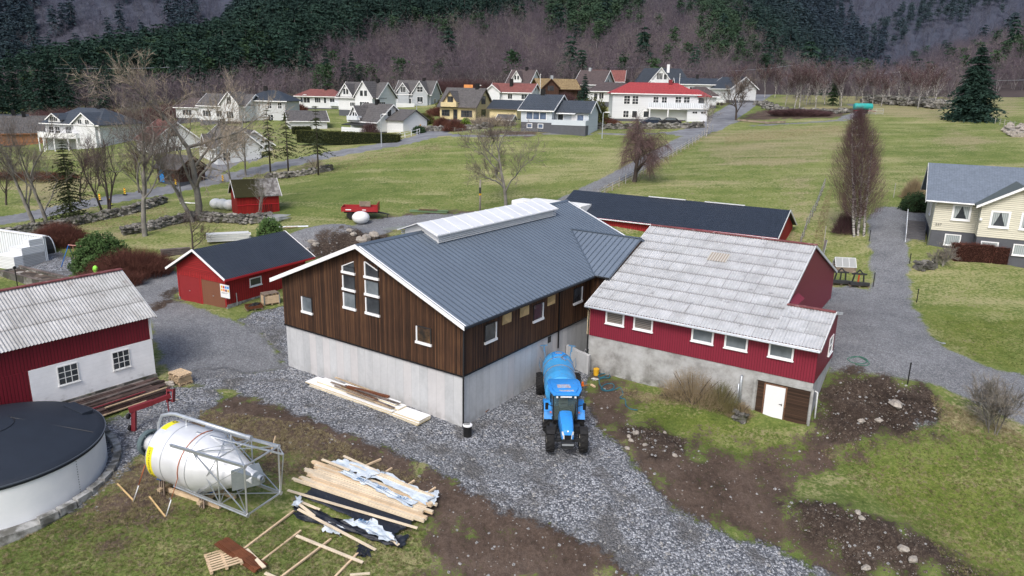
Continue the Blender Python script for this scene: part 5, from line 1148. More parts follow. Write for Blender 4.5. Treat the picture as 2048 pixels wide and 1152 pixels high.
# ---------------------------------------------------------------- the silo lying on its side
def silo():
 A = Vector((-15.55, 30.35, 1.78)); B_ = Vector((-10.35, 27.98, 1.62)); ax = (B_ - A).normalized(); g = h1(-13, 29)
 t = empty('feed_silo', (A.x, A.y, g), 'white metal feed silo lying on its side with cone and leg frame', 'silo')
 C = lambda p: Vector(p) - Vector((A.x, A.y, g)); a0 = C(A); side = ax.cross(Vector((0, 0, 1))).normalized(); upl = side.cross(ax).normalized()
 rc = 1.36
 m = MB(); m.lathe([(.38, -1.35), (.40, -.42), (rc - .05, .0), (rc, .05), (rc, 2.45), (rc - .02, 2.5)], 56, ax, a0, cap=False); m.build('drum', 'silo', t, True)
 m = MB(); [m.lathe([(rc + .002, x - .02), (rc + .012, x - .015), (rc + .012, x + .015), (rc + .002, x + .02)], 56, ax, a0, cap=False) for x in (.06, .95, 2.42)]; m.build('joint_band', 'galv', t)
 m = MB(); m.lathe([(rc - .01, 2.5), (.32, 5.0), (.30, 5.15)], 56, ax, a0); m.build('cone', 'silo', t, True)
 # filler neck and ring at the left end
 m = MB(); m.lathe([(.40, -1.25), (.48, -1.4), (.60, -1.43), (.64, -1.25), (.58, -1.2), (.50, -1.25)], 32, ax, a0, cap=False); m.build('neck_ring', 'dark_galv', t, True)
 m = MB(); m.lathe([(.02, -1.34), (.38, -1.32)], 32, ax, a0, cap=False); m.build('neck_lid', 'silo', t, True)
 m = MB()
 for k in range(6):
  a = k * math.pi / 3; dd = side * math.cos(a) + upl * math.sin(a); m.bar(a0 + ax * -1.3 + dd * .38, a0 + ax * -1.3 + dd * .62, .04, .04)
 m.build('ring_bracket', 'galv', t)
 # filling pipe along the top
 pt = lambda x, s_, u_: a0 + ax * x + side * s_ + upl * u_
 m = MB(); m.tube([pt(-.75, -.1, .35), pt(-.72, -.1, 1.0), pt(-.5, -.15, 1.5), pt(-.02, -.2, 1.68), pt(.3, -.22, 1.74), pt(1.5, -.24, 1.72), pt(4.6, -.28, 1.66)], .085, 12); m.build('filling_pipe', 'galv_pipe', t, 'all')
 m = MB(); m.tube([pt(4.5, -.28, 1.66), pt(4.72, -.28, 1.66)], .11, 12); m.bar(pt(.95, -.2, 1.3), pt(.95, -.22, 1.7), .05); m.bar(pt(3.6, -.2, 1.3), pt(3.6, -.25, 1.65), .05); m.build('pipe_clamp', 'galv', t)
 # outlet box at the cone tip
 m = MB(); q = [pt(4.4, .05, .75), pt(4.4, .75, .05), pt(4.4, .05, -.75), pt(4.4, -.75, .05)]; tip = pt(5.5, .15, -.1)
 q = [pt(4.35, .62, .45), pt(4.35, .62, -.55), pt(4.9, -.45, -.55), pt(4.9, -.45, .45)]
 m.add(q + [pt(5.45, .1, .1), pt(5.45, .1, -.2), pt(5.45, -.2, -.2), pt(5.45, -.2, .1)], [(0, 1, 5, 4), (1, 2, 6, 5), (2, 3, 7, 6), (3, 0, 4, 7), (4, 5, 6, 7), (0, 3, 2, 1)]); m.build('outlet_hopper', 'galv_dark2', t)
 m = MB(); m.lathe([(.10, 5.4), (.13, 5.42), (.13, 5.55), (.10, 5.57)], 16, ax, pt(0, .1, .15), cap=False); m.build('outlet_pipe', 'galv_pipe', t, True)
 # legs and bracing
 E_ = 5.55; cs = [(s_ * 1.0, u_ * 1.15) for s_, u_ in ((1, 1), (1, -1), (-1, -1), (-1, 1))]; st = [(s_ * .98, u_ * .98) for s_, u_ in ((1, 1), (1, -1), (-1, -1), (-1, 1))]
 for (c_, s0) in zip(cs, st):
  m = MB(); p0 = pt(1.25, s0[0], s0[1]); p1 = pt(E_, c_[0], c_[1])
  m.bar(p0, p1, .13, .05, side); m.bar(p0 + upl * .05 * (1 if c_[1] > 0 else -1), p1 + upl * .05 * (1 if c_[1] > 0 else -1), .035, .10, side); m.lathe([(.10, 0), (.10, .03)], 12, ax, p1); m.build('leg', 'galv', t)
 for i in range(4):
  c0, c1 = cs[i], cs[(i + 1) % 4]; s0, s1 = st[i], st[(i + 1) % 4]
  mid = lambda c_, s0_, x: (s0_[0] + (c_[0] - s0_[0]) * (x - 1.25) / (E_ - 1.25), s0_[1] + (c_[1] - s0_[1]) * (x - 1.25) / (E_ - 1.25))
  m = MB(); m.bar(pt(E_ - .02, *c0), pt(E_ - .02, *c1), .06, .06); a_, b_ = mid(c0, s0, 4.0), mid(c1, s1, 4.0); m.bar(pt(4.0, *a_), pt(4.0, *b_), .05, .05); m.build('cross_member', 'galv', t)
  a2, b2 = mid(c0, s0, 2.6), mid(c1, s1, 2.6)
  m = MB(); m.bar(pt(2.6, *a2), pt(E_, *c1), .045, .03); m.bar(pt(2.6, *b2), pt(E_, *c0), .045, .03); m.bar(pt(2.6, *a2), pt(4.0, *b_), .035, .03); m.bar(pt(2.6, *b2), pt(4.0, *a_), .035, .03); m.build('brace', 'galv', t)
 m = MB(); m.bar(pt(1.9, .1, 1.38), pt(5.9, -.9, .9), .10, .05); m.bar(pt(5.9, -.9, .9), pt(E_, *cs[3]), .04); m.bar(pt(5.9, -.9, .9), pt(E_, *cs[2]), .04); m.build('brace', 'galv', t)
 # yellow bands with lettering
 def band(x0, x1, a0_, a1_, nm, mt, par, lift=.006):
  m = MB(); n_ = 12; V = []
  for k in range(n_ + 1):
   a = a0_ + (a1_ - a0_) * k / n_; dd = side * math.cos(a) + upl * math.sin(a); V += [a0 + ax * x0 + dd * (rc + lift), a0 + ax * x1 + dd * (rc + lift)]
  m.add(V, [(2 * k, 2 * k + 1, 2 * k + 3, 2 * k + 2) for k in range(n_)]); return m.build(nm, mt, par, 'all', fix=False)
 y1 = band(.10, .42, R(-38), R(32), 'sign_band', 'sign_yellow', t); band(.10, .42, R(70), R(104), 'sign_band', 'sign_yellow', t)
 txt = 'Fôrkonsulent';
 for k, ch in enumerate(txt):
  cu = bpy.data.curves.new('letter', 'FONT'); cu.body = ch; cu.size = .20; cu.align_x = 'CENTER'
  ob = bpy.data.objects.new('letter', cu); COL.objects.link(ob); dg = bpy.context.evaluated_depsgraph_get(); me = bpy.data.meshes.new_from_object(ob.evaluated_get(dg)); bpy.data.objects.remove(ob); me.materials.clear(); me.materials.append(MT['letter_dark'])
  a = R(-20 + k * 4.4); nn = side * math.cos(a) + upl * math.sin(a); tx = (-side * math.sin(a) + upl * math.cos(a)); up_ = -ax
  Mx = Matrix((tx, up_, nn)).transposed().to_4x4(); Mx.translation = a0 + ax * .32 + nn * (rc + .012)
  ob = bpy.data.objects.new('letter', me); COL.objects.link(ob); ob.parent = y1; ob.matrix_local = Mx
 for aa in (R(-31), R(98)):
  nn = side * math.cos(aa) + upl * math.sin(aa); m = MB(); m.lathe([(.07, .0), (.11, 0), (.11, .004), (.07, .004)], 20, nn, a0 + ax * .26 + nn * (rc + .009), cap=False); m.build('round_logo', 'letter_dark', y1)
 # timber cradle
 m = MB(); gz0 = -.0
 bot = lambda x, s_, z: (a0 + ax * x + side * s_) * 1.0
 def gp(x, s_, z): p = a0 + ax * x + side * s_; return Vector((p.x, p.y, z))
 for s_ in (.5, -.4):
  mm = MB(); mm.bar(gp(-.1, s_, .12), gp(3.4, s_, .12), .12, .2); mm.build('timber', 'pine', t)
 for x in (.15, 2.6):
  mm = MB(); mm.bar(gp(x, .95, .28), gp(x, -.7, .28), .2, .12); mm.build('timber', 'pallet', t)
  for k in range(3):
   mm = MB(); mm.bar(gp(x - .12 + k * .13, .78, .02), gp(x - .12 + k * .13, .72, .72), .11, .05); mm.build('prop', 'old_wood', t)
 for x in (.2, 2.65):
  m = MB(); P = [pt(x, (rc + .015) * math.cos(R(a)), (rc + .015) * math.sin(R(a))) for a in range(-45, -136, -10)]; m.tube(P, .03, 4); m.build('blue_sling', 'blue_strap', t, 'all')
 return A, ax, side, upl, a0, rc
SIL = silo()
def strap():
 A, ax, side, upl, a0, rc = SIL; base = Vector((A.x, A.y, h1(-13, 29)))
 def pt(x, a, r=rc + .03): return base + a0 + ax * x + side * math.cos(R(a)) * r + upl * math.sin(R(a)) * r
 g0 = gz(332, 1033, .03); t = empty('lashing_strap', g0, 'orange and white lashing strap over the middle of the white silo', 'strap')
 P = [pt(2.0 + .002 * (a + 10), a) - g0 for a in range(110, -11, -12)]
 m = MB(); m.tube(P + [Vector((P[-1].x * .45, P[-1].y * .45, P[-1].z * .45))], .022, 4); m.build('webbing', 'strap_orange', t, 'all')
 m = MB(); m.tube([Vector((P[-1].x * .45, P[-1].y * .45, P[-1].z * .45)), (0, 0, 0)], .025, 4); m.build('webbing', 'white', t, 'all')
 g1 = gz(267, 1003, .03); t = empty('lashing_strap', g1, 'orange and white lashing strap from the left rim of the silo to the ground', 'strap'); q = pt(.05, -5) - g1
 m = MB(); m.tube([q, q * .45], .022, 4); m.build('webbing', 'strap_orange', t, 'all'); m = MB(); m.tube([q * .45, (0, 0, 0)], .025, 4); m.build('webbing', 'white', t, 'all')
 for (a, b_, z, lb) in (((236, 977), (268, 1003), .02, 'wooden anchor stake lying beside the left lashing strap'), ((300, 1003), (331, 1035), .02, 'wooden anchor stake lying beside the middle lashing strap')):
  single_plank('anchor_stake', a, b_, .06, .05, 'osb', lb, 'stake', z=.25, z2=.03)
 A_ = gz(540, 908); B_ = atY(551, 872, A_.y + .25); m = MB(); m.bar((0, 0, -.1), B_ - A_, .06, .05); o = m.build('stake', 'pine', None); o.location = A_; tag(o, 'tall pale stake standing behind the silo frame', 'stake')
strap()
# ---------------------------------------------------------------- village houses
def sides(w, d):
 return dict(F=Face((-w / 2, -d / 2, 0), (1, 0, 0), (0, -1, 0)), R=Face((w / 2, -d / 2, 0), (0, 1, 0), (1, 0, 0)), L=Face((-w / 2, d / 2, 0), (0, -1, 0), (-1, 0, 0)))
def prism_roof(m, x0, x1, y0, y1, ze, zr, hip=0, t=.14):
 """gable or hipped roof with its ridge along x"""
 yc = (y0 + y1) / 2
 if hip == 0:
  slab(m, (x0, y0, ze), (x1, y0, ze), (x1, yc, zr), (x0, yc, zr), t); slab(m, (x1, y1, ze), (x0, y1, ze), (x0, yc, zr), (x1, yc, zr), t)
 else:
  a = [(x0, y0, ze), (x1, y0, ze), (x1, y1, ze), (x0, y1, ze), (x0 + hip, yc, zr), (x1 - hip, yc, zr)]; b_ = [(x, y, z - t) for x, y, z in a[:4]]
  m.add(a + b_, [(0, 1, 5, 4), (1, 2, 5), (2, 3, 4, 5), (3, 0, 4), (0, 6, 7, 1), (1, 7, 8, 2), (2, 8, 9, 3), (3, 9, 6, 0), (9, 8, 7, 6)])
def house(name, label, px, py, Y, yaw, w, d, he, hr, wall, roof, cat='house', hip=0, oh=.45, base=.4, wins=(), chim=(), gab=(), ext=(), trim='trim_white', pane='glass_dark', bmat='basement', group=None, drop=2.0):
 p = atY(px, py, Y); c = p + Vector((-math.sin(R(yaw)) * d / 2, math.cos(R(yaw)) * d / 2, 0))
 b = empty(name, c, label, cat, R(yaw), group)
 m = MB(); m.box(-w / 2 + .03, w / 2 - .03, -d / 2 + .03, d / 2 - .03, -drop, base); m.build('foundation', bmat, b)
 m = MB()
 if hip: m.box(-w / 2, w / 2, -d / 2, d / 2, base, he)
 else:
  sl = (hr - he) / (d / 2 + oh); e = he + sl * oh - .12
  m.prism([(-w / 2, -d / 2, base), (-w / 2, d / 2, base), (-w / 2, d / 2, e), (-w / 2, 0, hr - .12), (-w / 2, -d / 2, e)], (w, 0, 0))
 m.build('wall', wall, b)
 m = MB(); prism_roof(m, -w / 2 - oh, w / 2 + oh, -d / 2 - oh, d / 2 + oh, he, hr, hip); rf = m.build('roof', roof, b)
 if not hip:
  for sx in (-1, 1):
   m = MB(); x = sx * (w / 2 + oh + .02)
   m.prism([(x, -d / 2 - oh, he + .02), (x, 0, hr + .02), (x, d / 2 + oh, he + .02), (x, d / 2 + oh, he - .22), (x, 0, hr - .24), (x, -d / 2 - oh, he - .22)], (.05 * sx, 0, 0)); m.build('bargeboard', trim, b)
 m = MB(); m.bar((-w / 2 - oh, -d / 2 - oh - .02, he - .1), (w / 2 + oh, -d / 2 - oh - .02, he - .1), .04, .18); m.build('fascia', trim, b)
 for (cx, cy, ch, cm) in chim:
  m = MB(); m.box(cx - .35, cx + .35, cy - .35, cy + .35, hr - 1.3, hr + ch); q = m.build('chimney', cm, rf)
  m = MB(); m.lathe([(.14, hr + ch), (.14, hr + ch + .25)], 10, (0, 0, 1), (cx, cy, 0)); m.build('chimney_pot', 'galv', q) if 0 else None
 S = sides(w, d)
 for (sd_, x, z, ww, wh, nx, nz) in wins:
  window(S[sd_], x, x + ww, z, z + wh, b, nx, nz, .09, trim, pane, .05, .05, sill=False)
 for (gx, gw, pr, ghe, ghr, wn) in gab:
  # a cross gable facing the front
  y0 = -d / 2 - pr; sl = (ghr - ghe) / (gw / 2 + .35); e = ghe + sl * .35 - .1
  zb = base if pr > 0.3 else he - .3
  m = MB(); m.prism([(gx - gw / 2, y0, zb), (gx + gw / 2, y0, zb), (gx + gw / 2, y0, e), (gx, y0, ghr - .1), (gx - gw / 2, y0, e)], (0, d / 2 + pr - .05, 0)); g = m.build('gable', wall, b)
  m = MB()
  for sx in (-1, 1):
   xe = gx + sx * (gw / 2 + .35); slab(m, (xe, y0 - .35, ghe), (xe, 0, ghe), (gx, 0, ghr), (gx, y0 - .35, ghr), .12)
  m.build('gable_roof', roof, g)
  m = MB(); xe = gw / 2 + .37; m.prism([(gx - xe, y0 - .37, ghe + .02), (gx, y0 - .37, ghr + .02), (gx + xe, y0 - .37, ghe + .02), (gx + xe, y0 - .37, ghe - .2), (gx, y0 - .37, ghr - .22), (gx - xe, y0 - .37, ghe - .2)], (0, -.04, 0)); m.build('bargeboard', trim, g)
  fc = Face((gx, y0, 0), (1, 0, 0), (0, -1, 0))
  for (x, z, ww, wh, nx, nz) in wn: window(fc, x - ww / 2, x + ww / 2, z, z + wh, g, nx, nz, .08, trim, pane, .05, .05, sill=False)
 for (x0, x1, y0, y1, z0, z1, mt, nm) in ext:
  m = MB(); m.box(x0, x1, y0, y1, z0, z1); m.build(nm, mt, b)
 return b
def wrow(sd, x0, dx, n, z, w, h, nx=2, nz=1): return [(sd, x0 + i * dx, z, w, h, nx, nz) for i in range(n)]
G_ = 'gable'
def village():
 b = house('white_house', 'big white two-storey house with a bright red hipped roof and two dark cars in front', 1308, 243, 145, -2, 16.4, 8, 5.2, 7.3, 'white_boards', 'roof_red', hip=4, chim=[(3.2, -.5, .6, 'red_paint')],
      wins=wrow('F', 2.2, 1.6, 2, 3.2, 1.1, 1.5, 2, 3) + wrow('F', 7.8, 1.6, 2, 3.5, .95, 1.1, 2, 2) + wrow('F', 12, 1.6, 2, 3.2, 1.1, 1.5, 2, 3) + [('F', 2.2, .7, 1, 1.2, 2, 2), ('F', 3.9, .7, .9, 1.2, 1, 1), ('F', 6.1, .8, 1, 1.1, 1, 1)],
      ext=[(-1.5, 6.3, -5.6, -4, 2.35, 2.55, 'white', 'balcony_floor'), (6.0, 9.8, -5.2, 3, .1, 2.5, 'white_boards', 'garage_wing'), (4.6, 9.9, -5.7, 3, 2.5, 2.7, 'white', 'terrace_floor')])
 m = MB(); slab(m, (8.0, -4.6, 4.9), (10.6, -4.6, 4.9), (8.8, 0, 6.2), (6.5, 0, 6.2), .15); slab(m, (10.6, -4.6, 4.9), (10.6, 3.8, 4.9), (8.8, 0, 6.2), (8.8, 0, 6.2), .15); m.build('roof', 'roof_red', b)
 m = MB(); m.box(8.2, 10.1, -.2, 3, 2.7, 4.8); m.build('terrace_wall', 'grey_boards', b)
 m = MB(); m.box(9.9, 10.05, -4.4, -4.2, 2.7, 4.8); m.bar((8.2, -4.3, 4.72), (10.2, -4.3, 4.72), .2, .2); m.build('post', 'white', b)
 m = MB(); m.box(-1.5, 10.0, -5.72, -5.66, 2.7, 3.6); m.build('balcony_rail', 'white_panel', b)
 for x in (2.2, -1.3): m = MB(); m.box(x, x + .2, -5.6, -5.4, 0, 2.4); m.build('post', 'white', b)
 for x in (7.0, 8.6): window(Face((0, -5.2, 0), (1, 0, 0), (0, -1, 0)), x, x + .9, 1.7, 2.05, b, 2, 1, .05, sill=False)
 house('cream_house', 'cream yellow house with dark roof and a small balcony gable, left of the cream garage', 915, 243, 153, -24, 8.2, 7.6, 2.9, 6.7, 'yellow_boards', 'roof_greybrown', trim='dark_trim', chim=[(2.6, 0, .9, 'black')],
      wins=[('F', .5, 1.1, 1.7, 1.1, 3, 2), ('F', 3.2, .4, .8, 1.9, 1, 3), ('F', 5.0, 1.0, 2.4, 1.2, 4, 2), ('R', 2.7, 1.1, 1.8, 1.3, 2, 2), ('R', 2.7, 3.6, 1.7, 1.4, 2, 2)], gab=[(-1.6, 3.2, .1, 3.6, 6.1, [(0, 3.6, 1.2, 1.3, 2, 1)])], ext=[(-3.3, .3, -4.9, -3.7, 2.9, 3.8, 'yellow_boards', 'balcony')])
 house('cream_garage', 'cream garage with a dark low roof between the cream house and the grey house', 1006, 241, 150, -24, 6.0, 5.2, 2.3, 4.0, 'yellow_boards', 'roof_dark', trim='dark_trim', cat='garage')
 b = house('grey_house', 'pale blue-grey house with two dark roofed wings and a walled terrace at the field edge', 1072, 259, 127, -22, 5.6, 9.4, 3.2, 5.8, 'bluegrey_boards', 'roof_slate', base=1.2, chim=[(-.6, 0, .9, 'black')], pane='glass_blue',
      wins=[('F', 1.0, 1.7, 1.15, 1.15, 1, 1), ('F', 2.2, 1.7, 1.15, 1.15, 1, 1), ('F', 3.4, 1.7, 1.15, 1.15, 1, 1), ('F', 1.2, .3, .8, .6, 1, 1), ('F', 3.2, .3, .8, .6, 1, 1), ('R', 1.0, 1.3, 1.0, 1.5, 2, 1), ('R', 3.4, 3.9, .5, .5, 1, 1)])
 m = MB(); prism_roof(m, 2.6, 9.2, -3.7, 2.7, 3.0, 4.9); m.build('roof', 'roof_slate', b); m = MB(); m.prism([(8.8, -3.3, -1), (8.8, 2.3, -1), (8.8, 2.3, 3.1), (8.8, -.5, 4.75), (8.8, -3.3, 3.1)], (-6.1, 0, 0)); m.build('wall', 'bluegrey_boards', b)
 m = MB(); m.prism([(9.22, -3.7, 3.02), (9.22, -.5, 4.92), (9.22, 2.7, 3.02), (9.22, 2.7, 2.8), (9.22, -.5, 4.68), (9.22, -3.7, 2.8)], (.05, 0, 0)); m.build('bargeboard', 'trim_white', b)
 m = MB(); m.box(2.85, 8.8, -5.0, -4.9, .9, 1.75); m.box(8.7, 8.8, -4.9, -3.3, .9, 1.75); m.build('terrace_wall', 'bluegrey_boards', b); m = MB(); m.box(2.85, 8.8, -4.95, -3.3, -1.5, .95); m.build('terrace_base', 'basement', b)
 fc = Face((2.8, -3.3, 0), (1, 0, 0), (0, -1, 0)); window(fc, .6, 1.5, 1.2, 2.6, b, 1, 1, .08, sill=False); window(fc, 4.0, 5.1, 1.6, 2.6, b, 1, 1, .1, sill=False, pane='glass_blue')
 m = MB(); fbox(m, fc, 3.0, 3.8, .95, 2.7, 0, .05); m.build('door', 'white', b)
 m = MB(); slab(m, (3.3, -4.1, 2.75), (6.6, -4.1, 2.75), (6.6, -3.3, 2.95), (3.3, -3.3, 2.95), .06); m.build('awning', 'trim_white', b)
 house('white_house', 'white house with a faded red-brown roof behind the cream garage', 1018, 222, 178, -20, 10.5, 7.2, 4.3, 6.4, 'white_boards', 'roof_oldred', chim=[(-.4, -1.2, 1.0, 'black')], wins=[('F', 1, 2.6, .9, 1.7, 1, 1), ('F', 2, 2.6, .9, 1.7, 1, 1), ('F', 4.9, 2.8, 1.1, 1.1, 2, 1), ('F', 8.3, 2.8, 1.4, 1.1, 2, 1), ('R', 3.4, 4.8, .6, .6, 1, 1)], gab=[(-3.9, 3.6, .9, 4.3, 6.0, [])])
 house('white_house', 'white house with dark brown roof and a white dormer at the forest edge', 1036, 190, 214, -28, 7.0, 7, 3.2, 7.0, 'white_boards', 'roof_brown', chim=[(.8, 0, .8, 'black')], wins=[('F', 1, 1, 1.2, 1.2, 2, 1), ('R', 2.7, 3.6, .7, 1.2, 1, 1), ('R', 3.9, 3.6, .7, 1.2, 1, 1), ('R', 2.0, .8, 1.6, 1.3, 3, 1)], gab=[(-.4, 2.9, .2, 4.0, 6.6, [(-.45, 4.2, .6, 1.1, 1, 1), (.45, 4.2, .6, 1.1, 1, 1)])])
 house('grey_house', 'grey house with grey roof, two front gables and a white balcony below the forest', 826, 214, 203, -16, 10.2, 7, 3.3, 7.0, 'grey_boards', 'roof_greybrown', chim=[(1.8, 0, .7, 'black')], wins=[('F', .7, 1.0, 1.1, 1.2, 2, 2), ('F', 3.2, .5, 1.4, 1.7, 2, 1), ('R', 2.5, 1, 1.2, 1.2, 2, 1)],
      gab=[(-2.6, 3.2, .4, 3.9, 6.3, [(0, 3.8, 1.4, 1.4, 3, 1)]), (2.6, 4.2, 1.2, 3.4, 6.8, [(0, 4.0, 1.6, 1.3, 2, 2), (0, 1.0, 1.6, 1.7, 2, 1)])], ext=[(-5.6, 2.0, -7.2, -7.05, -.3, 1.0, 'offwhite', 'terrace_wall')])
 b = house('white_house', 'white house with three gables and grey roof in the middle of the village', 716, 224, 172, -22, 10.5, 8, 3.2, 6.7, 'white_boards', 'roof_greybrown', chim=[(-1.3, 0, .8, 'black'), (3, 0, .8, 'black')], wins=[('F', 3.2, 1.3, 1.6, .8, 4, 1), ('R', 1, 1, 2.2, 1.3, 3, 1)],
      gab=[(-2.9, 3.2, .3, 3.6, 6.3, [(-.4, 3.9, .6, 1.2, 1, 1), (.4, 3.9, .6, 1.2, 1, 1)]), (2.6, 4.6, 1.5, 3.2, 6.9, [(-.5, 3.6, .8, 1.2, 1, 1), (.6, 3.6, .8, 1.2, 1, 1), (.2, .8, 2.4, 1.5, 4, 1)])])
 b = house('white_house', 'white gabled house with a grey roof and black roof chimney behind the clipped hedge', 728, 266, 146, -40, 8.2, 7.6, 2.2, 5.6, 'white_boards', 'roof_greybrown', chim=[(-.3, 0, .8, 'black')], wins=[('R', 2.6, 3.3, .95, 1.25, 1, 1), ('R', 4.6, 3.3, .95, 1.25, 1, 1), ('R', 2.8, 1.2, 1, .4, 1, 1), ('R', 4.7, 1.2, 1, .4, 1, 1), ('F', 5.6, .9, 1.2, 1.0, 2, 1)],
      gab=[(-2.3, 3.2, .3, 2.6, 5.2, [(-.35, 2.9, .6, 1.0, 1, 1), (.45, 2.9, .6, 1.0, 1, 1)])], ext=[(-3.9, -.6, -4.9, -3.8, 2.4, 3.2, 'white_panel', 'balcony')])
 m = MB(); prism_roof(m, 1.5, 9.2, -1.8, 5.2, 2.7, 4.7); m.build('roof', 'roof_greybrown', b); m = MB(); m.prism([(4, -1.4, 0), (4, 4.8, 0), (4, 4.8, 2.7), (4, 1.7, 4.5), (4, -1.4, 2.7)], (4.8, 0, 0)); m.build('wall', 'white_boards', b)
 m = MB(); slab(m, (-3.5, -6.5, 1.6), (4, -6.6, 1.6), (4, -3.8, 2.0), (-3.5, -3.8, 2.0), .1); m.build('carport_roof', 'black', b); m = MB(); m.box(-3.5, 4, -6.55, -6.45, 0, 1.1); m.build('terrace_wall', 'white_boards', b)
 house('white_house', 'low white house with a faded red hipped roof behind the grey garage', 637, 219, 198, -2, 11.3, 7.5, 3.4, 5.2, 'white_boards', 'roof_oldred', hip=3.2, oh=.7, chim=[(1.2, -.4, .8, 'black')], wins=[('F', 1, 1.7, .75, 1.3, 1, 1), ('F', 1.85, 1.7, .75, 1.3, 1, 1), ('F', 2.7, 1.7, .75, 1.3, 1, 1), ('F', 4.8, 1.8, 1.5, 1.2, 3, 1), ('F', 7.2, 1.7, .6, 1.4, 1, 1), ('F', 8.8, 1.9, 1.2, 1.0, 2, 1)], ext=[(3.3, 7.0, -4.6, -3.75, 1.0, 2.0, 'white_panel', 'balcony')])
 house('pale_grey_house', 'tall pale grey house with a blue-grey hipped roof left of the grey garage', 533, 252, 160, -4, 8.8, 8.4, 5.3, 7.4, 'pale_grey', 'roof_dark', hip=3.6, oh=.6, chim=[(-1.4, 0, .9, 'black')], wins=[('F', 4.9, 3.7, .9, 1.2, 2, 2), ('F', 7.2, 3.7, .8, 1.2, 2, 2), ('F', 4.9, 1.2, 1.1, 1.2, 2, 2)])
 house('white_house', 'long white house with weathered brown roof and front gable half hidden by bare branches', 445, 245, 158, -14, 11, 7.5, 3.4, 5.9, 'white_boards', 'roof_greybrown', wins=[('F', 1.0, 1.2, 1.8, 1.2, 3, 1), ('F', 4.2, 1.2, 1.4, 1.2, 2, 1)], gab=[(3.1, 4.2, 1.6, 3.7, 6.4, [(0, 3.9, 1.0, 1.4, 2, 1), (0, 1.0, 1.6, 1.4, 3, 1)])])
 house('low_white_house', 'low white house with brown hipped roof farthest left in the upper village row', 398, 240, 172, 4, 10, 7, 2.8, 4.8, 'white_boards', 'roof_brown', hip=2.5, wins=[('F', 1.5, 1.1, 2.0, 1.1, 3, 1), ('F', 5.5, 1.1, 1.6, 1.1, 2, 1)])
 house('grey_garage', 'garage with wide grey roof and white left gable behind the thin conifers', 618, 262, 152, 24, 7.4, 6.5, 2.0, 4.0, 'white_boards', 'roof_greybrown', cat='garage', wins=[('L', 2.7, 1.0, .9, .6, 2, 1)])
 house('white_house', 'white steep gabled house with grey roof behind the bare roadside trees', 418, 330, 118, -50, 8.6, 7.0, 2.9, 6.2, 'white_boards', 'roof_greybrown', chim=[(-2.4, 0, .9, 'black')], wins=[('R', 3.0, 3.7, 1.1, 1.2, 2, 2), ('F', 6.2, 1.0, 1.2, 1.5, 3, 1), ('R', .9, 1.0, 1.1, 1.2, 2, 2)], gab=[(-.6, 2.2, .2, 3.0, 4.9, [(0, 3.1, .8, .9, 2, 1)])])
 house('white_outbuilding', 'white wing with grey roof and dark carport right of the steep white house', 462, 318, 124, -52, 6.5, 6, 2.4, 4.9, 'white_boards', 'roof_greybrown', wins=[])
 house('white_house', 'white house with an old red roof behind the tangled bare trees', 292, 318, 128, -48, 9, 8.0, 3.1, 6.6, 'white_boards', 'roof_oldred', chim=[(-1, 0, .7, 'black')], wins=[('R', 3.2, 4.0, 1.1, 1.2, 2, 2), ('R', 2.5, 1.0, 2.2, 1.3, 4, 1), ('F', 3, 1.0, 1.5, 1.3, 2, 1)])
 b = house('white_villa', 'large white villa with dark hipped roof and a curved columned balcony at the left', 150, 302, 142, -18, 13.5, 10, 5.1, 8.0, 'white_boards', 'roof_slate', hip=4.2, oh=.7, base=.2, chim=[(2, 0, .6, 'black')], wins=wrow('F', 1, 1.6, 2, 3.1, 1.1, 1.3, 2, 2) + [('F', 5.2, 3.0, 1.4, 1.5, 4, 2), ('F', 7.2, 3.0, .9, 1.5, 2, 1), ('F', 9.9, 3.4, 1.3, 1.0, 2, 1), ('L', 3, 3.1, 1.2, 1.2, 2, 2), ('L', 6, 3.1, 1.2, 1.2, 2, 2)],
      gab=[(3.7, 5.2, .6, 5.2, 7.3, [(-.9, 5.2, .9, .8, 2, 1), (.9, 5.2, .9, .8, 2, 1)]), (-3.9, 3.0, .3, 5.8, 7.0, [(0, 5.5, 1.8, .8, 4, 1)])])
 m = MB(); A_ = [(-7.2, -5.1), (-7.0, -6.6), (-5, -7.3), (-2, -7.6), (1, -7.2), (2.2, -6.3), (2.4, -5.1)]
 for p, q in zip(A_, A_[1:]): m.prism([(*p, 2.5), (*q, 2.5), (*q, 3.5), (*p, 3.5)], (0, .12, 0))
 m.prism([(x, y, 2.45) for x, y in A_], (0, 0, .15)); m.build('balcony', 'white', b)
 for p in A_: m = MB(); m.tube([(p[0], p[1] + .1, -1), (p[0], p[1] + .1, 2.5)], .12, 8); m.build('column', 'white', b)
 m = MB(); m.box(-6.8, 6.8, -5.02, -4.9, -1, 2.4); m.build('lower_wall', 'grey_boards', b)
 house('log_house', 'orange-brown log house with dark roof at the far left edge', 12, 292, 160, 30, 9, 7, 3.0, 6.6, 'log', 'roof_dark', trim='log', chim=[(2, 0, .9, 'black')], wins=[('F', 2, 1, 1.4, 1.2, 2, 2)])
 house('log_house', 'orange-brown log house with grey tiled roof next to the white villa', 58, 294, 158, 35, 9, 7, 2.9, 6.4, 'log', 'roof_greybrown', trim='log', chim=[(0, 0, .9, 'black')], wins=[('L', 2.5, 1, 1.2, 1.2, 2, 2)])
 b = house('brown_shed', 'small dark brown shed with a blue door beside the road at the left', 338, 368, 104, -28, 4.6, 4.4, 2.2, 4.0, 'brown_boards', 'roof_greybrown', trim='brown_boards', cat='shed'); b['group'] = ''
 del b['group']; m = MB(); fbox(m, sides(4.6, 4.4)['F'], .5, 1.4, .2, 2.0, .0, .05); m.build('door', 'blue', b)
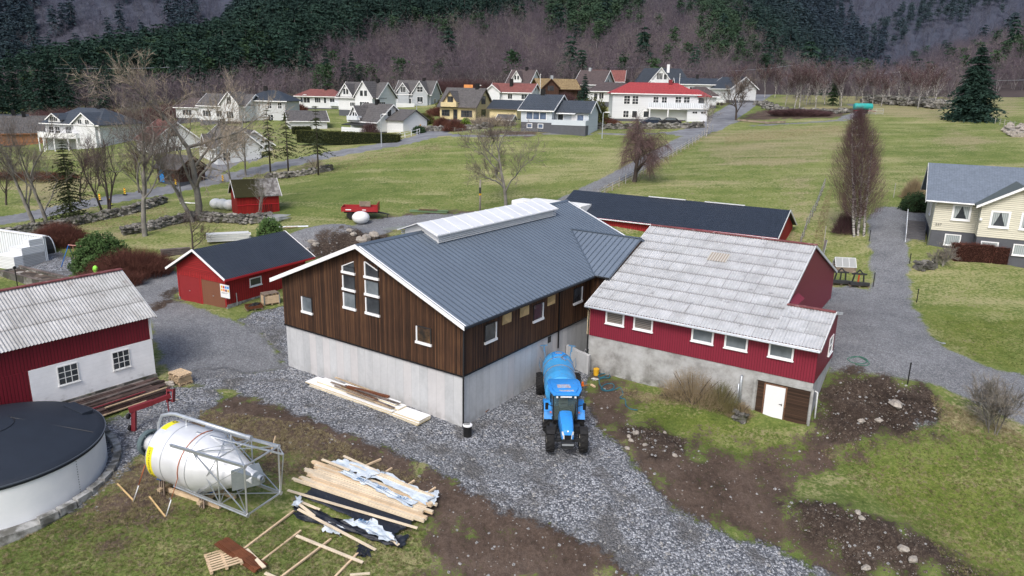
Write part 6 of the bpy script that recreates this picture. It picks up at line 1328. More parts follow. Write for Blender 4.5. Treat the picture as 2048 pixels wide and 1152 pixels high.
 house('white_house', 'low white house with broad dark hipped roof left of the red-roofed house', 1228, 212, 176, -6, 12.5, 8, 3.3, 5.4, 'white_boards', 'roof_brown', hip=3.8, oh=.6, base=.9, wins=[('F', 1.5, 1.6, .8, 1.2, 1, 1), ('F', 2.7, 1.6, 1.0, 1.3, 2, 1), ('F', 6, 1.2, 1.6, 1.7, 2, 1)], chim=[(3, 0, .8, 'black')])
 b = house('turf_roof_house', 'brown timber house with a straw-coloured turf roof behind bare shrubs', 1118, 206, 192, 14, 9.5, 8, 3.4, 6.0, 'brown_boards', 'turf_roof', trim='brown_boards', oh=.9, chim=[(-1, 0, .8, 'galv')], wins=[('L', 2.5, 1.2, 1.2, 1.2, 2, 1), ('F', 3, 1, 1.0, 1, 2, 1)], gab=[(-2.6, 4.2, 1.0, 3.6, 5.9, [(0, 3.0, 1.6, 1.2, 3, 1)])])
 house('dark_grey_house', 'dark grey house with brown-red roof and white gable trim behind the tall conifer', 1176, 196, 205, -30, 8, 8, 3.5, 7.4, 'grey_boards', 'roof_brown', wins=[('R', 3.4, 3.7, .9, 1.3, 1, 1)], chim=[(-1.5, 0, .6, 'galv')])
 house('red_roof_house', 'house with a faded red-brown roof and small arched dormer at the forest edge', 1212, 187, 218, -12, 9.5, 7, 3.3, 6.6, 'offwhite', 'roof_oldred', wins=[('F', 5, 1, 1, 1, 2, 1)], gab=[(-2, 2.4, .2, 4.2, 6.2, [(0, 4.3, 1.2, 1, 2, 1)])], chim=[(0, 0, .7, 'black')])
 b = house('dark_roof_house', 'big house with dark blue-grey roof, white gable balcony and white chimney at the forest edge', 1325, 189, 204, -4, 13.5, 8, 2.9, 6.9, 'white_boards', 'roof_dark', hip=2.4, oh=.6, chim=[(1.4, -1.0, 1.0, 'white')], wins=[('F', 1.0, .8, 1.4, 1.4, 2, 1), ('F', 10.5, .8, 1.4, 1.4, 2, 1)], gab=[(-.9, 5.8, .9, 3.0, 7.0, [(-.3, 3.9, 1.5, 1.6, 4, 1), (1.2, 3.9, .8, 1.3, 1, 1), (0, .6, 4.0, 1.5, 5, 1)])], ext=[(-3.6, 1.9, -5.7, -5.6, 2.7, 3.7, 'white_boards', 'balcony')])
 house('white_long_house', 'long low white house with dark roof below the big dark-roofed house', 1395, 193, 186, -6, 10.5, 6.5, 2.9, 4.4, 'white_boards', 'roof_dark', chim=[(0, 0, .9, 'black')], wins=[('F', 1, .6, .8, 1.6, 1, 1), ('F', 3.2, 1.0, 1.2, 1.2, 2, 1)])
 house('flat_roof_house', 'white flat-roofed building at the forest edge right of the big dark roof', 1388, 181, 214, -4, 8.8, 5, 2.7, 3.0, 'white_boards', 'trim_white', hip=2, wins=wrow('F', .6, 1.6, 5, 1.4, 1.2, .6, 2, 1), cat='building')
 house('hipped_carport', 'small white building with a dark hipped roof right behind the red-roofed house', 1402, 214, 164, -4, 6.4, 6, 2.3, 4.3, 'white_boards', 'roof_brown', hip=2.8, oh=.7, cat='garage', wins=[('F', 2, 1.1, 1, .9, 2, 2)])
 house('white_gable_house', 'white house with its broad gable to the camera beside the uphill road', 1438, 203, 182, -70, 8.5, 7.2, 3.0, 5.8, 'white_boards', 'roof_dark', wins=[('R', 3.3, 4.0, .8, .8, 1, 1)])
 b = house('small_outhouse', 'tiny white garden house with grey roof left of the pale grey house', 1008, 257, 136, -20, 2.8, 2.4, 1.6, 2.5, 'white_boards', 'roof_greybrown', cat='garden house', oh=.25)
 # wooden play tower
 p = atY(938, 194, 178); t = empty('play_tower', p, 'orange wooden play tower with a little roof behind the cream house', 'play tower'); m = MB()
 for x in (-1, 0, 1, 3): [m.box(x - .06, x + .06, y - .06, y + .06, -1, 2.0) for y in (-.6, .6)]
 m.build('frame', 'orange_wood', t); m = MB(); m.box(-1, 3, -.6, .6, .6, .75); m.box(-1, 3, -.65, -.58, .8, 1.4); m.build('platform', 'orange_wood', t); m = MB(); prism_roof(m, -1.2, .9, -1, 1, 1.9, 2.8, 0, .06); m.build('roof', 'orange_wood', t)
village()
# ---------------------------------------------------------------- the yellow-cream house on the right
def right_house():
 # frame: x along the front (to the right in the photo), y away
 Y = 66.0; p = atY(1854, 492, Y); A = -26
 b = empty('cream_house_nearby', p, 'cream boarded house with grey basement and shingle roof at the right edge', 'house', R(A))
 W, D, bh, he, hr, oh = 16, 9, 1.55, 4.25, 7.2, .5
 m = MB(); m.box(.04, W, .04, D, -2.5, bh); m.box(3.55, 8.95, -1.55, .1, -2.5, bh - .0); m.build('basement', 'basement', b)
 sl = (hr - he) / (D / 2 + oh)
 m = MB(); m.prism([(0, 0, bh), (0, D, bh), (0, D, he + sl * oh - .1), (0, D / 2, hr - .1), (0, 0, he + sl * oh - .1)], (W, 0, 0)); m.build('wall', 'cream_boards', b)
 g0, g1, gy, ghe, ghr = 3.5, 9.0, -1.6, 4.25, 6.1; gc = (g0 + g1) / 2; gs = (ghr - ghe) / (gc - g0 + .45)
 m = MB(); m.prism([(g0, gy, bh), (g1, gy, bh), (g1, gy, ghe + gs * .45 - .1), (gc, gy, ghr - .1), (g0, gy, ghe + gs * .45 - .1)], (0, 3.5, 0)); m.build('wall', 'cream_boards', b)
 m = MB(); slab(m, (-.7, -oh, he), (W, -oh, he), (W, D / 2, hr), (-.7, D / 2, hr), .16); slab(m, (W, D + oh, he), (-.7, D + oh, he), (-.7, D / 2, hr), (W, D / 2, hr), .16); m.build('roof', 'shingle', b)
 m = MB(); yb = (ghr - he) / sl - oh
 for sx, xe in ((-1, g0 - .45), (1, g1 + .45)):
  slab(m, (xe, gy - .4, ghe + .02), (xe, -oh - .02, ghe + .02), (gc, yb, ghr + .02), (gc, gy - .4, ghr + .02), .12)
 m.build('roof', 'shingle_green', b)
 m = MB(); m.prism([(g0 - .45, gy - .42, ghe), (gc, gy - .42, ghr + .02), (g1 + .45, gy - .42, ghe), (g1 + .45, gy - .42, ghe - .22), (gc, gy - .42, ghr - .22), (g0 - .45, gy - .42, ghe - .22)], (0, -.05, 0)); m.build('bargeboard', 'trim_white', b)
 m = MB(); m.prism([(-.72, -oh, he), (-.72, D / 2, hr), (-.72, D + oh, he), (-.72, D + oh, he - .22), (-.72, D / 2, hr - .24), (-.72, -oh, he - .22)], (-.04, 0, 0)); m.build('bargeboard', 'offwhite', b)
 m = MB(); m.tube([(-.7, -oh - .06, he - .06), (g0 - .3, -oh - .06, he - .1)], .07, 8); m.build('gutter', 'trim_white', b)
 m = MB(); m.tube([(.12, -oh, he - .15), (.06, -.08, he - .5), (.0, -.06, -.3)], .05, 8); m.build('downpipe', 'galv_pipe', b, 'all')
 f = Face((0, 0, 0), (1, 0, 0), (0, -1, 0)); fg = Face((g0, gy, 0), (1, 0, 0), (0, -1, 0)); fl = Face((0, D, 0), (0, -1, 0), (-1, 0, 0))
 def curtained(fc, x0, x1, z0, z1, drape=True):
  w_ = window(fc, x0, x1, z0, z1, b, 1, 1, .16, out=.06)
  if drape:
   for sg in (0, 1):
    m = MB(); xe = x0 if sg == 0 else x1; xi = x0 + (x1 - x0) * (.48 if sg == 0 else .52)
    m.add([fc.at(xe, z1, .02), fc.at(xi, z1, .02), fc.at(xe + (xi - xe) * .62, z0 + (z1 - z0) * .45, .02), fc.at(xe + (xi - xe) * .25, z0, .02), fc.at(xe, z0, .02)], [(0, 1, 2, 3, 4)]); m.build('curtain', 'curtain', w_, fix=False)
 curtained(f, 1.65, 2.8, 2.75, 3.85); curtained(fg, .9, 2.05, 2.6, 3.75); curtained(fg, 3.1, 4.2, 2.6, 3.75)
 window(f, 1.35, 2.45, .35, 1.2, b, 1, 1, .09, pane='curtain', out=.05); window(fg, .5, 1.65, .3, 1.1, b, 1, 1, .09, pane='curtain', out=.05); window(fg, 2.9, 4.0, .3, 1.1, b, 1, 1, .09, pane='curtain', out=.05)
 window(fl, 5.2, 6.2, 2.6, 4.0, b, 1, 1, .12)
 m = MB(); m.lathe([(.05, 0), (.12, .1), (.12, .2), (.05, .28)], 12, (0, 0, 1), fg.at(.08, 2.9, .12)); m.build('wall_lamp', 'trim_white', b)
 cu = bpy.data.curves.new('house_number', 'FONT'); cu.body = '237'; cu.size = .34; ob = bpy.data.objects.new('x', cu); COL.objects.link(ob); dg = bpy.context.evaluated_depsgraph_get(); me = bpy.data.meshes.new_from_object(ob.evaluated_get(dg)); bpy.data.objects.remove(ob); me.materials.clear(); me.materials.append(MT['dark_steel'])
 ob = bpy.data.objects.new('house_number', me); COL.objects.link(ob); ob.parent = b; ob.location = f.at(.35, 1.95, .02); ob.rotation_euler = (R(90), 0, 0)
 # steps beside the house
 t = empty('garden_steps', b.location, 'dark outdoor steps with a white railing up the left side of the cream house', 'steps', R(A))
 for k in range(9):
  m = MB(); m.box(-1.75, -.15, .4 + k * .42, .4 + k * .42 + .46, -.6, .05 + k * .2); m.build('step', 'basement_step', t)
 m = MB(); m.box(-1.85, -1.76, 0, 4.2, .2, .3)
 m.prism([(-1.8, .1, .1), (-1.8, 4.2, 1.75), (-1.8, 4.2, 2.7), (-1.8, .1, 1.0)], (-.05, 0, 0)); m.build('railing', 'white_panel', t)
n = NB('curtain'); x = n.xyz(); n.done(n.ramp(n.math('FRACT', n.math('MULTIPLY', x[0], 7)), [(.2, (.22, .26, .27)), (.7, (.40, .44, .45))]), .3, 0, .5)
right_house()
# ---------------------------------------------------------------- small red shed in the field
def red_shed():
 p = atY(519, 436, 80.5); g = h1(p.x, p.y); A = 30
 W, D, he, hr = 4.5, 3.7, 2.45, 4.15
 b = empty('small_red_shed', (p.x, p.y, p.z), 'small bright red field shed with mossy roof and white bargeboards', 'shed', R(A + 0)); oh = .25
 # front-left corner is at -W/2; the gable looks left
 m = MB(); sl = (hr - he) / (D / 2 + oh); m.prism([(-W / 2, 0, -.6), (-W / 2, D, -.6), (-W / 2, D, he), (-W / 2, D / 2, hr - .1), (-W / 2, 0, he)], (W, 0, 0)); m.build('wall', 'red_shed', b)
 m = MB(); slab(m, (-W / 2 - .25, -oh, he), (W / 2 + .25, -oh, he), (W / 2 + .25, D / 2, hr), (-W / 2 - .25, D / 2, hr), .06); slab(m, (W / 2 + .25, D + oh, he), (-W / 2 - .25, D + oh, he), (-W / 2 - .25, D / 2, hr), (W / 2 + .25, D / 2, hr), .06); m.build('roof', 'slate_moss', b)
 for x in (-W / 2 - .27, W / 2 + .27):
  m = MB(); m.prism([(x, -oh, he + .03), (x, D / 2, hr + .03), (x, D + oh, he + .03), (x, D + oh, he - .13), (x, D / 2, hr - .14), (x, -oh, he - .13)], (.04, 0, 0)); m.build('bargeboard', 'trim_white', b)
 f = Face((-W / 2, 0, 0), (1, 0, 0), (0, -1, 0)); m = MB(); fbox(m, f, 0, W, 1.5, 1.56, 0, .05); m.build('ledge', 'bright_red', b)
 m = MB(); fbox(m, f, 2.6, 3.7, .1, 1.5, .0, .01); dd = m.build('opening', 'black', b); m = MB(); [fbox(m, f, 2.62 + k * .22, 2.74 + k * .22, .1, 1.5, .011, .04) for k in range(5)]; m.build('slatted_gate', 'red_shed', b)
red_shed()
# ---------------------------------------------------------------- plants
def mesh_obj(name, V, Fc, mt, parent=None):
 V = np.asarray(V, np.float32); Fc = np.asarray(Fc, np.int32); me = bpy.data.meshes.new(name); k = Fc.shape[1]
 me.vertices.add(len(V)); me.vertices.foreach_set('co', V.ravel()); me.loops.add(Fc.size); me.loops.foreach_set('vertex_index', Fc.ravel())
 me.polygons.add(len(Fc)); me.polygons.foreach_set('loop_start', np.arange(0, Fc.size, k, dtype=np.int32)); me.update(calc_edges=True); me.materials.append(MT[mt])
 if parent == 'mesh': return me
 o = bpy.data.objects.new(name, me); COL.objects.link(o); o.parent = parent; return o
def blades(P, T, w, rs):
 """thin triangles from P to T"""
 d = T - P; r = rs.normal(size=P.shape); s_ = np.cross(d, r); s_ /= np.linalg.norm(s_, axis=1)[:, None] + 1e-9; s_ *= np.asarray(w).reshape(-1, 1) / 2
 V = np.stack([P - s_, P + s_, T], 1).reshape(-1, 3); return V, np.arange(len(V)).reshape(-1, 3)
def grow(rs, h, spread, levels=5, r0=.2, fork=.35, stems=1, up=.35, first=.25, bend=.22, nb=(3, 5), droop=0, ratio=.68, lean=(0, 0)):
 """a skeleton of branches: list of (points, radii, level)"""
 out = []
 def br(p, d, ln, r, lv):
  n = 4 if lv < 3 else 3; pts = [p]; rr = [r]; q = p.copy(); dd = d.copy()
  for i in range(n):
   dd = dd + rs.normal(size=3) * bend * (.5 if lv == 0 else 1) / 1.5; dd[2] += up * .12 - droop * (lv > 1) * .45; dd /= np.linalg.norm(dd); q = q + dd * ln / n; pts.append(q.copy()); rr.append(r * (1 - .55 * (i + 1) / n) if lv else r * (1 - .45 * (i + 1) / n))
  out.append((np.array(pts), rr, lv))
  if lv >= levels - 1: return
  k = rs.randint(nb[0], nb[1] + 1) + (1 if lv == 0 else 0)
  for j in range(k):
   t = (first if lv == 0 else .25) + (1 - (first if lv == 0 else .25)) * (j + rs.uniform(.2, .9)) / k; t = min(t, .98); x = t * n; i = min(int(x), n - 1); pp = pts[i] + (pts[i + 1] - pts[i]) * (x - i); ax = pts[i + 1] - pts[i]; ax = ax / np.linalg.norm(ax)
   a = rs.uniform(0, 6.28); side = np.cross(ax, [math.cos(a), math.sin(a), .3]); side /= np.linalg.norm(side); an = rs.uniform(.45, .95) * spread
   nd = ax * math.cos(an) + side * math.sin(an); nd[2] += up * .4; nd /= np.linalg.norm(nd)
   br(pp, nd, ln * ratio * rs.uniform(.75, 1.1) * (1.15 - .4 * t), rr[i] * .55 * rs.uniform(.8, 1.05), lv + 1)
  # the leader forks
  for j in range(2):
   nd = dd + rs.normal(size=3) * .4; nd[2] += up * .3; nd /= np.linalg.norm(nd); br(pts[-1], nd, ln * ratio * rs.uniform(.8, 1.05), rr[-1] * .8, lv + 1)
 for s_ in range(stems):
  a = rs.uniform(0, 6.28); l = .0 if stems == 1 else .22; d = np.array([math.cos(a) * l + lean[0], math.sin(a) * l + lean[1], 1.]); d /= np.linalg.norm(d)
  br(np.array([math.cos(a) * .25 * (stems > 1), math.sin(a) * .25 * (stems > 1), -.3]), d, h * fork * rs.uniform(.9, 1.1), r0, 0)
 return out
def tubes(sk, sel, sides=lambda lv: 6 if lv < 2 else 4 if lv < 3 else 3, minr=.0):
 V, Fq = [], []; o = 0
 for pts, rr, lv in sk:
  if not sel(lv): continue
  n = sides(lv); d = pts[-1] - pts[0]; d = d / (np.linalg.norm(d) + 1e-9); a = np.cross(d, [.31, .77, .12]); a /= np.linalg.norm(a); b = np.cross(d, a); an = np.arange(n) * 2 * math.pi / n
  ring = np.cos(an)[:, None] * a + np.sin(an)[:, None] * b
  for i, p in enumerate(pts): V.append(p + ring * max(rr[i], minr))
  m = len(pts)
  for i in range(m - 1):
   for k in range(n): Fq.append((o + i * n + k, o + i * n + (k + 1) % n, o + (i + 1) * n + (k + 1) % n, o + (i + 1) * n + k))
  o += m * n
 return np.concatenate(V), Fq
def bare_tree(px, py, h, label, spread=1.0, seed=1, bark='bark_grey', twig='twig_grey', twigs=2500, tl=.7, tw=.012, r0=.2, levels=5, stems=1, name='bare_tree', cat='tree', group=None, Y=None, droop=0, twig_droop=0, **kw):
 p = at(px, py) if Y is None else Vector((atY(px, py, Y).x, Y, 0)); p.z = h1(p.x, p.y)
 rs = np.random.RandomState(seed); t = empty(name, p, label, cat, 0, group); sk = grow(rs, h, spread, levels, r0, stems=stems, droop=droop, **kw)
 top = max(s_[0][:, 2].max() for s_ in sk); k = (h * .96) / top
 sk = [(a * k, [x for x in b], c) for a, b, c in sk]
 V, Fq = tubes(sk, lambda lv: lv < levels - 1 + (levels < 5), minr=.008); mesh_obj('trunk', V, Fq, bark, t)
 ends = [s_ for s_ in sk if s_[2] >= levels - 2]; ii = rs.randint(0, len(ends), twigs); u = rs.uniform(.15, 1, twigs)
 P = np.array([e[0][min(int(x * (len(e[0]) - 1)), len(e[0]) - 2)] * (1 - (x * (len(e[0]) - 1)) % 1) + e[0][min(int(x * (len(e[0]) - 1)) + 1, len(e[0]) - 1)] * ((x * (len(e[0]) - 1)) % 1) for e, x in ((ends[i], v) for i, v in zip(ii, u))])
 D = np.array([ends[i][0][-1] - ends[i][0][0] for i in ii]); D /= np.linalg.norm(D, axis=1)[:, None]; D = D + rs.normal(size=D.shape) * .6; D[:, 2] += .25 - twig_droop; D /= np.linalg.norm(D, axis=1)[:, None]
 V2, F2 = blades(P, P + D * tl * rs.uniform(.4, 1.2, twigs)[:, None], tw * rs.uniform(.7, 1.4, twigs), rs)
 last = [s_ for s_ in sk if s_[2] == levels - 1]
 if levels >= 5:
  V3, F3 = tubes(last, lambda lv: True, sides=lambda lv: 3, minr=tw * .5); F3 = np.array(F3); T3 = np.concatenate([F3[:, [0, 1, 2]], F3[:, [0, 2, 3]]]) + len(V2); V2 = np.concatenate([V2, V3]); F2 = np.concatenate([F2, T3])
 mesh_obj('crown', V2, F2, twig, t); return t
def spruce_geo(rs, h, w, whorls=22, per=11, spray=10, base=.08, droop=.35, irr=.15, leaf=.34):
 """needle sprays of a conifer: triangles; also returns the trunk tube"""
 P, T, Wd = [], [], []
 for i in range(whorls):
  t = (i + rs.uniform(0, .8)) / whorls; z = h * (base + (1 - base) * t); rad = w / 2 * (1 - t) ** .85 * rs.uniform(1 - irr, 1 + irr) + .12
  for k in range(per):
   a = rs.uniform(0, 6.28); R_ = rad * rs.uniform(.55, 1.12); d = np.array([math.cos(a), math.sin(a), 0]); rise = .25 * (t > .75)
   for j in range(spray):
    s_ = (j + rs.uniform(.2, 1)) / spray; c = d * R_ * s_; c[2] = z - droop * R_ * s_ ** 1.3 + rise * R_ * s_; c[:2] += rs.normal(size=2) * .06 * R_
    sd_ = np.array([-d[1], d[0], 0]) * rs.choice([-1, 1]); L_ = leaf * (1.15 - .5 * s_) * (R_ / (w / 2)) ** .35 * rs.uniform(.6, 1.2)
    e = d * rs.uniform(.3, 1) + sd_ * rs.uniform(0, 1.1); e[2] = rs.uniform(-.6, .1); e /= np.linalg.norm(e); P.append(c); T.append(c + e * L_ * 1.6); Wd.append(L_ * .75)
 P, T, Wd = np.array(P), np.array(T), np.array(Wd)
 V, F3 = blades(P, T, Wd, rs); return V, F3
def conifer(px, py, h, w, label, seed=1, mt='needle', Y=None, name='spruce_tree', group=None, trunk=.14, base=.08, **kw):
 p = at(px, py) if Y is None else Vector((atY(px, py, Y).x, Y, 0)); p.z = h1(p.x, p.y); rs = np.random.RandomState(seed); t = empty(name, p, label, 'tree', 0, group)
 m = MB(); m.tube([(0, 0, -.4), (.03, 0, h * .5), (0, .02, h * .97)], [trunk, trunk * .6, .02], 7); m.build('trunk', 'bark_dark', t, 'all')
 V, F3 = spruce_geo(rs, h, w, base=base, **kw); mesh_obj('crown', V, F3, mt, t); return t
def copy_plant(t, px, py, label, Y=None, s=1.0, rz=0.):
 p = at(px, py) if Y is None else Vector((atY(px, py, Y).x, Y, 0)); p.z = h1(p.x, p.y); c = copy_tree(t, None, label); c.location = p; c.scale = (s, s, s); c.rotation_euler = (0, 0, rz); return c
def shrub(px, py, w, d, h, label, mt='twig_red', n=2500, seed=1, tw=.02, name='shrub', cat='shrub', rz=0, flat=.0, leafy=None, group=None, Y=None):
 """a twiggy bush: rods fanning out of the ground inside a dome"""
 p = at(px, py) if Y is None else Vector((atY(px, py, Y).x, Y, 0)); p.z = h1(p.x, p.y); rs = np.random.RandomState(seed); t = empty(name, p, label, cat, R(rz), group)
 a = rs.uniform(0, 6.28, n); r = np.sqrt(rs.uniform(0, 1, n)); b = np.stack([np.cos(a) * r * w * .5, np.sin(a) * r * d * .5, np.zeros(n)], 1)
 top = h * (1 - (1 - flat) * r ** 2.2) * rs.uniform(.72, 1.06, n); T = b * 1.0; T[:, 2] = top; T[:, :2] += rs.normal(size=(n, 2)) * .18
 B0 = b * .8; B0[:, 2] = top * rs.uniform(-.05, .75, n);
 V, F3 = blades(B0, T, tw * rs.uniform(.6, 1.5, n), rs); n2 = n
 M_ = B0 + (T - B0) * rs.uniform(.2, .9, n)[:, None]; E_ = M_ + rs.normal(size=(n, 3)) * np.array([.25, .25, .2]) * min(h, 1.6) * .6; E_[:, 2] = np.maximum(E_[:, 2], .02); V2, F2 = blades(M_, E_, tw * .7, rs)
 mesh_obj('twigs', np.concatenate([V, V2]), np.concatenate([F3, F2 + len(V)]), mt, t)
 m = MB(); rr = random.Random(seed)
 for k in range(7): aa = k * .9; m.tube([(0, 0, -.2), (math.cos(aa) * w * .15, math.sin(aa) * d * .15, h * .35), (math.cos(aa) * w * .3, math.sin(aa) * d * .3, h * .7)], [.04, .03, .012], 4)
 m.build('stems', 'bark_dark', t)
 if leafy:
  k = n; c = b * rs.uniform(.6, 1, (k, 1)); c[:, 2] = top * rs.uniform(.2, 1, k); V, F3 = blades(c, c + rs.normal(size=(k, 3)) * .10, .10, rs); mesh_obj('leaves', V, F3, leafy, t)
 return t
def leafy_bush(px, py, w, d, h, label, mt='leaf_green', n=6000, seed=1, leaf=.16, name='bush', cat='bush', box=False, rz=0, Y=None, group=None, lump=.12):
 p = at(px, py) if Y is None else Vector((atY(px, py, Y).x, Y, 0)); p.z = h1(p.x, p.y); rs = np.random.RandomState(seed); t = empty(name, p, label, cat, R(rz), group)
 if box:
  f = rs.randint(0, 4, n); u = rs.uniform(-.5, .5, n); v = rs.uniform(0, 1, n); c = np.zeros((n, 3)); top = f < 2
  c[:, 0] = u * w; c[:, 1] = np.where(top, rs.uniform(-.5, .5, n) * d, -.5 * d * np.where(f == 2, 1, -1)); c[:, 2] = np.where(top, h, v * h); c += rs.normal(size=(n, 3)) * .05
  e = rs.uniform(size=n) < .08; c[e, 0] = .5 * w * np.sign(u[e]); c[e, 2] = v[e] * h
 else:
  a = rs.uniform(0, 6.28, n); z = rs.uniform(0, 1, n); r = np.sqrt(1 - z ** 2.2); k = 1 + lump * (np.sin(a * 5 + z * 9) + np.sin(a * 9 - z * 13 + 2)) * .6 - rs.exponential(.06, n); c = np.stack([np.cos(a) * r * w / 2 * k, np.sin(a) * r * d / 2 * k, z * h * k], 1)
 nn = rs.normal(size=(n, 3)); nn[:, 2] = np.abs(nn[:, 2]) * .4; nn /= np.linalg.norm(nn, axis=1)[:, None]; V, F3 = blades(c, c + nn * leaf, leaf * .7, rs); mesh_obj('leaves', V, F3, mt, t)
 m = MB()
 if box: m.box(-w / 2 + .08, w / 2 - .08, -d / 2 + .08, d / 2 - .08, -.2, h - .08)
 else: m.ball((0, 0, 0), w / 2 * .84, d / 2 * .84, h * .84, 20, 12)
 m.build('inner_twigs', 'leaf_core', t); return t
twig_ = None
n = NB('twig_purple2'); n.done(n.ramp(n.noise(.9, 4), [(.3, (.085, .048, .055)), (.7, (.155, .095, .10))]), .9, 0, .1)
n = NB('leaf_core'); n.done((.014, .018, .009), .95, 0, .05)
def birch_clump():
 p = at(1714, 472); rs = np.random.RandomState(27); SH = .12; t = empty('birch_tree', p, 'dense purple-twigged birch clump with white stems beside the gravel drive', 'tree'); h = 12.0; V, Fq, P, D = [], [], [], []
 env = lambda z: 3.0 * (np.clip((z - .12) / .88, 0, 1) ** .42) * (1 - np.clip(z, 0, 1)) ** .72 * 1.55
 sk = []
 for k, (sx, sy) in enumerate(((-.35, 0), (.25, .15), (.5, -.2), (-.1, .3))):
  top = np.array([sx * 2.2, sy * 2, h * (.97 - .06 * k)]); b0 = np.array([sx, sy, -.3]); pts = [b0 + (top - b0) * u + rs.normal(size=3) * .06 for u in np.linspace(0, 1, 9)]; sk.append((np.array(pts), list(np.linspace(.13, .015, 9)), 0))
  for j in range(30):
   u = rs.uniform(.16, .95); q = b0 + (top - b0) * u; a = rs.uniform(0, 6.28); z = u; R_ = env(z + .1) * rs.uniform(.5, 1); e = np.array([math.cos(a) * R_, math.sin(a) * R_, q[2] + R_ * rs.uniform(.7, 1.3)]); m_ = (q + e) / 2 - np.array([0, 0, .2]); sk.append((np.array([q, m_, e]), [.035, .02, .008], 3))
 V, Fq = tubes(sk, lambda lv: True); V[:, 0] -= SH * V[:, 2]; mesh_obj('trunk', V, Fq, 'birch_bark', t)
 n = 17000; z = .16 + .84 * rs.beta(1.4, 1.5, n); a = rs.uniform(0, 6.28, n); lump = (1 + rs.exponential(.10, n)) * (1 + .22 * np.sin(a * 3 + z * 11) + .1 * np.sin(a * 7 - z * 23)); r = env(z) * np.sqrt(rs.uniform(0, 1, n)) * lump; c = np.stack([np.cos(a) * r, np.sin(a) * r, z * h], 1)
 d = np.stack([np.cos(a) * .55, np.sin(a) * .55, np.full(n, 1.)], 1) + rs.normal(size=(n, 3)) * .28; d /= np.linalg.norm(d, axis=1)[:, None]; V, F3 = blades(c - d * .3, c + d * rs.uniform(.3, .9, n)[:, None], .014 * rs.uniform(.6, 1.4, n), rs); V[:, 0] -= SH * V[:, 2]; mesh_obj('crown', V, F3, 'twig_purple2', t)
def plants():
 rt_ = 'bare deciduous trees at the left of the farm'
 bare_tree(395, 440, 18.5, 'tallest bare tree with thick forked trunk beside the small red shed', 1.05, 11, twig='twig_fawn', twigs=5200, tl=1.0, tw=.026, r0=.42, nb=(2, 4), stems=1, lean=(.03, 0), group=rt_, fork=.3)
 bare_tree(388, 444, 13.5, 'bare tree leaning left out of the foot of the tallest bare tree', 1.0, 12, twig='twig_grey', twigs=2200, tl=.7, tw=.02, r0=.26, nb=(2, 3), lean=(-.42, .1), group=rt_)
 bare_tree(290, 472, 16.5, 'tall straight bare tree on the grass left of the dark stone wall', .9, 13, twigs=3000, tl=.8, tw=.018, r0=.28, nb=(3, 4), group=rt_, first=.4)
 bare_tree(72, 455, 13.5, 'bare tree leaning left at the road wall, left of its twin', .8, 14, bark='bark_grey', twigs=2000, tw=.018, r0=.24, nb=(2, 4), lean=(-.22, 0), group=rt_)
 bare_tree(95, 455, 14, 'bare tree at the road wall just right of the leaning one', .8, 15, bark='bark_grey', twigs=2200, tw=.018, r0=.22, nb=(2, 4), lean=(-.02, 0), group=rt_)
 bare_tree(213, 428, 12, 'bushy bare tree with several stems behind the road wall', .85, 16, bark='bark_dark', twigs=2600, tw=.016, r0=.15, stems=3, nb=(3, 4), levels=4, group=rt_)
 bare_tree(12, 410, 8.5, 'small bare tree at the left edge of the photo above the road', .8, 17, bark='bark_dark', twigs=1500, tw=.016, r0=.13, levels=4, group=rt_)
 bare_tree(278, 385, 8.0, 'thin bare tree beyond the road near the brown shed', .9, 18, bark='bark_dark', twigs=1800, tw=.018, r0=.12, levels=4, group=rt_, twig='twig_purple')
 bare_tree(200, 372, 7.0, 'low dark bare tree on the far lawn by the white villa', 1.0, 19, bark='bark_dark', twigs=1800, tw=.02, r0=.12, levels=4, group=rt_, twig='twig_purple')
 bare_tree(492, 350, 11.0, 'bare tree with straw coloured drooping twigs behind the red shed', 1.1, 20, twigs=3000, tl=1.0, tw=.022, r0=.15, levels=4, twig='twig_fawn', twig_droop=.7, group=rt_)
 bare_tree(508, 440, 6.5, 'thin grey sapling at the front corner of the small red shed', .6, 21, twigs=300, tl=.5, r0=.07, levels=3, stems=2, group=rt_)
 bare_tree(462, 372, 12, 'bare spreading tree on the near roadside between the stone walls', 1.0, 81, twigs=2600, tl=.9, tw=.022, r0=.16, levels=4, twig='twig_fawn', group=rt_)
 bare_tree(160, 405, 8.5, 'thin bare tree beyond the road left of the striped markers', .9, 82, bark='bark_dark', twigs=2200, tl=.8, tw=.02, r0=.13, levels=4, twig='twig_purple', group=rt_)
 bare_tree(330, 352, 11.5, 'dark bare tree rising behind the small brown shed', 1.0, 83, bark='bark_dark', twigs=2400, tl=.9, tw=.025, r0=.16, levels=4, twig='twig_purple', group=rt_)
 bare_tree(385, 500, 4.2, 'small gnarled fruit tree behind the garage', 1.2, 22, bark='bark_dark', twigs=900, tl=.5, tw=.014, r0=.12, levels=4, twig='twig_purple', name='fruit_tree')
 bare_tree(1012, 414, 11.8, 'solitary bare tree in the field behind the brown barn', 1.0, 23, twigs=4600, tl=.8, tw=.022, r0=.24, nb=(3, 4), up=.2)
 bare_tree(1268, 364, 8.8, 'weeping bare tree beside the farm lane', 1.25, 24, bark='bark_dark', twig='twig_wp', twigs=5200, tl=2.0, tw=.02, r0=.3, levels=4, droop=.25, twig_droop=1.5, name='weeping_tree', nb=(4, 6))
 bare_tree(1472, 240, 10.5, 'dark bare tree on the verge of the uphill road', 1.0, 25, bark='bark_dark', twig='twig_grey', twigs=2600, tl=1.2, tw=.035, r0=.22, levels=4)
 bare_tree(1412, 274, 8.0, 'thin bare birch at the end of the lane fence', .6, 26, bark='birch_bark', twig='twig_grey', twigs=900, tl=.7, tw=.022, r0=.10, levels=4)
 birch_clump()
